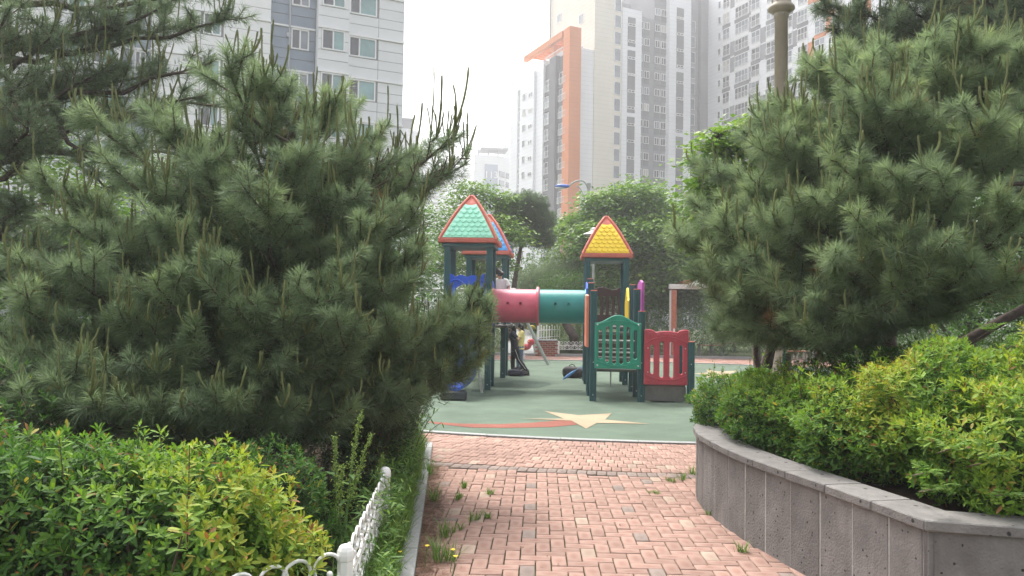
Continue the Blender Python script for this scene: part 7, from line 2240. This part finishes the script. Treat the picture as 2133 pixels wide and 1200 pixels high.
# girl in navy: body side-on, seen from behind, right foot stretched back on its toe
g0 = gnd(1070, 781)
J = dict(pelvis=(.02, 0, .70), waist=(.0, .0, .85), chest=(-.035, 0, 1.00), neck=(-.045, 0, 1.13), head=(-.075, -.01, 1.24), face=(-.8, .5, -.25),
         shl=(-.03, -.135, 1.07), ell=(.10, -.19, .92), wrl=(.10, -.10, .80), shr=(-.03, .135, 1.07), elr=(-.14, .20, .90), wrr=(-.24, .16, .84),
         hipl=(.03, -.07, .66), knl=(.13, -.08, .40), anl=(.335, -.08, .12), tol=(.385, -.09, .015), hipr=(.0, .07, .66), knr=(-.03, .08, .36), anr=(-.02, .08, .06), tor=(-.14, .09, .02))
child('girl in navy shirt and striped black leggings standing under the crawl tube', (g0[0], g0[1], 0), 0, J, dict(skin=M_skin, shirt=M_navy, legs=M_black), 1.42, stripe=True)
# child in yellow just behind her
g1 = gnd(1080, 771)
J2 = dict(pelvis=(.0, 0, .68), waist=(.01, .0, .83), chest=(.02, 0, .98), neck=(-.0, 0, 1.11), head=(-.03, -.01, 1.22), face=(-1, -.2, -.1),
          shl=(.02, -.13, 1.05), ell=(-.06, -.18, .86), wrl=(-.18, -.12, .90), shr=(.02, .13, 1.05), elr=(-.04, .18, .86), wrr=(-.16, .12, .84),
          hipl=(.0, -.065, .64), knl=(.0, -.07, .36), anl=(.04, -.07, .06), tol=(-.08, -.09, .02), hipr=(.0, .065, .64), knr=(-.05, .07, .36), anr=(-.05, .08, .06), tor=(-.17, .09, .02))
child('child in yellow shirt and blue jeans standing close behind the girl in navy', (g1[0] + .05, g1[1], 0), .15, J2, dict(skin=M_skin, shirt=M_yshirt, legs=M_jean), 1.42)
# third child up on the bridge deck, seated
c3 = S(LU + MOD + .13, LV + 1.75, 1.40)
J3 = dict(pelvis=(0, 0, .62), waist=(.0, .02, .77), chest=(-.01, .02, .92), neck=(-.02, 0, 1.05), head=(-.04, -.03, 1.16), face=(-.8, .6, -.1),
          shl=(-.13, 0, .99), ell=(-.17, -.03, .80), wrl=(-.06, -.15, .72), shr=(.12, 0, .99), elr=(.19, -.06, .83), wrr=(.10, -.17, .75),
          hipl=(-.07, 0, .58), knl=(-.07, -.04, .32), anl=(-.07, .0, .06), tol=(-.08, -.11, .02), hipr=(.07, 0, .58), knr=(.07, -.04, .32), anr=(.08, .0, .06), tor=(.09, -.11, .02))
child('small child in white shirt up on the deck beside the mint tower', c3, 0, J3, dict(skin=M_skin, shirt=M_wshirt, legs=M_navy), 1.42, hair_long=False)
# ------------------------------------------------------------------ bags and umbrella
M_bag = mat('black_bag', (.022, .018, .020), .75, .3, 14, bump=.3, bscale=25); M_bag2 = mat('navy_bag', (.022, .026, .048), .7, .3, 14, bump=.3, bscale=25); M_umb = mat('blue_umbrella', (.10, .27, .58), .6, .15, 20)
def bag(label, px, py, sx, sy, sz, m, rz, seed):
    p = gnd(px, py); r = np.random.default_rng(seed)
    t = thing('backpack', label, 'bag', p, rz)
    T = MW[t.name]
    P, N, n, mm = [], [], 22, 14
    V = []
    for i in range(mm + 1):
        th = math.pi * i / mm
        for j in range(n):
            a = 2 * math.pi * j / n
            d = np.array([math.sin(th) * math.cos(a), math.sin(th) * math.sin(a), math.cos(th)])
            k = (np.abs(d) ** 3.2).sum() ** (-1 / 3.2) * (1 + .045 * math.sin(5 * a + seed) * math.sin(3 * th) + .03 * math.sin(9 * a + 4 * th))
            v = d * k * np.array([sx, sy, sz]); v[2] = max(v[2] * (1 - .18 * (v[0] / sx)), -sz * .94) + sz * .94
            V.append(T @ Vector(v))
    F = [(i * n + j, (i + 1) * n + j, (i + 1) * n + (j + 1) % n, i * n + (j + 1) % n) for i in range(mm) for j in range(n)]
    q = MB(); q.add(V, F, smooth=True); q.build('body', m, t)
    q = MB(); q.tube([T @ Vector(v) for v in smooth3(np.array([(-sx * .5, 0, sz * 1.85), (-sx * .3, -.02, sz * 2.3), (.0, 0, sz * 2.25), (.12 * sx, 0, sz * 1.9)]), 5)], .012, 6); q.build('handle', m, t)
    for sgn in (-1, 1):
        q = MB(); q.tube([T @ Vector(v) for v in smooth3(np.array([(sx * .8, sgn * sy * .6, sz * 1.5), (sx * 1.05, sgn * sy * .7, sz * .8), (sx * 1.0, sgn * sy * .9, .02), (sx * .5, sgn * sy * 1.25, .012)]), 5)], .014, 6); q.build('strap', m, t)
    q = MB(); q.box((0, -sy * .97, sz * .75), (sx * 1.1, .03, sz * .8), M=T, bev=.012); q.build('pocket', m, t)
    return t
bag('plump black backpack lying on the rubber under a blue umbrella', 1195, 787, .29, .18, .150, M_bag, -.05, 2)
bag('navy backpack lying at the feet of the girl in navy', 1073, 783, .20, .14, .09, M_bag2, .1, 5)
bag('small dark bag with pale trim beside the navy backpack', 1090, 782, .12, .12, .065, M_bag, .5, 8)
u0_ = gnd(1171, 792); d_ = u0_[1] - .10
tip = np.array([u0_[0], d_, .02]); hl_ = at(1208, 765, d_)
t = thing('umbrella', 'folded blue umbrella with hooked handle leaning on the black backpack', 'umbrella', tip)
dr = unit(hl_ - tip); ll = np.linalg.norm(hl_ - tip)
q = MB(); q.tube([tip + dr * ll * f for f in (0, .04, .1, .3, .55, .72, .76)], [.006, .008, .026, .036, .034, .022, .012], 9); q.build('canopy', M_umb, t)
q = MB(); q.tube([tip + dr * ll * f for f in (.74, 1.0)], .007, 7)
hk = [tip + dr * ll * .98]
for a_ in np.linspace(0, math.pi * 1.05, 9): hk.append(tip + dr * ll * 1.0 + unit(np.array([dr[2], 0, -dr[0]])) * .045 * (1 - math.cos(a_)) + dr * .045 * math.sin(a_))
q.tube(hk, .010, 7); q.build('handle', M_umb, t)
# thin poles of the climbing frame's ladder seen far behind
# ------------------------------------------------------------------ air
HAZE = 0.0018
if HAZE > 0:
    q = MB(); q.box((20, 180, 34), (500, 420, 70.2)); hz = q.build('haze', [])
    hz['kind'] = 'stuff'; hz['label'] = 'thin bright summer haze over the estate'
    hm = bpy.data.materials.new('haze_air'); hm.use_nodes = True; hm.node_tree.nodes.clear()
    o_ = hm.node_tree.nodes.new('ShaderNodeOutputMaterial'); v_ = hm.node_tree.nodes.new('ShaderNodeVolumePrincipled')
    v_.inputs['Color'].default_value = (1, 1, 1, 1); v_.inputs['Density'].default_value = HAZE; v_.inputs['Anisotropy'].default_value = .3
    hm.node_tree.links.new(v_.outputs[0], o_.inputs['Volume'])
    hz.data.materials.append(hm)
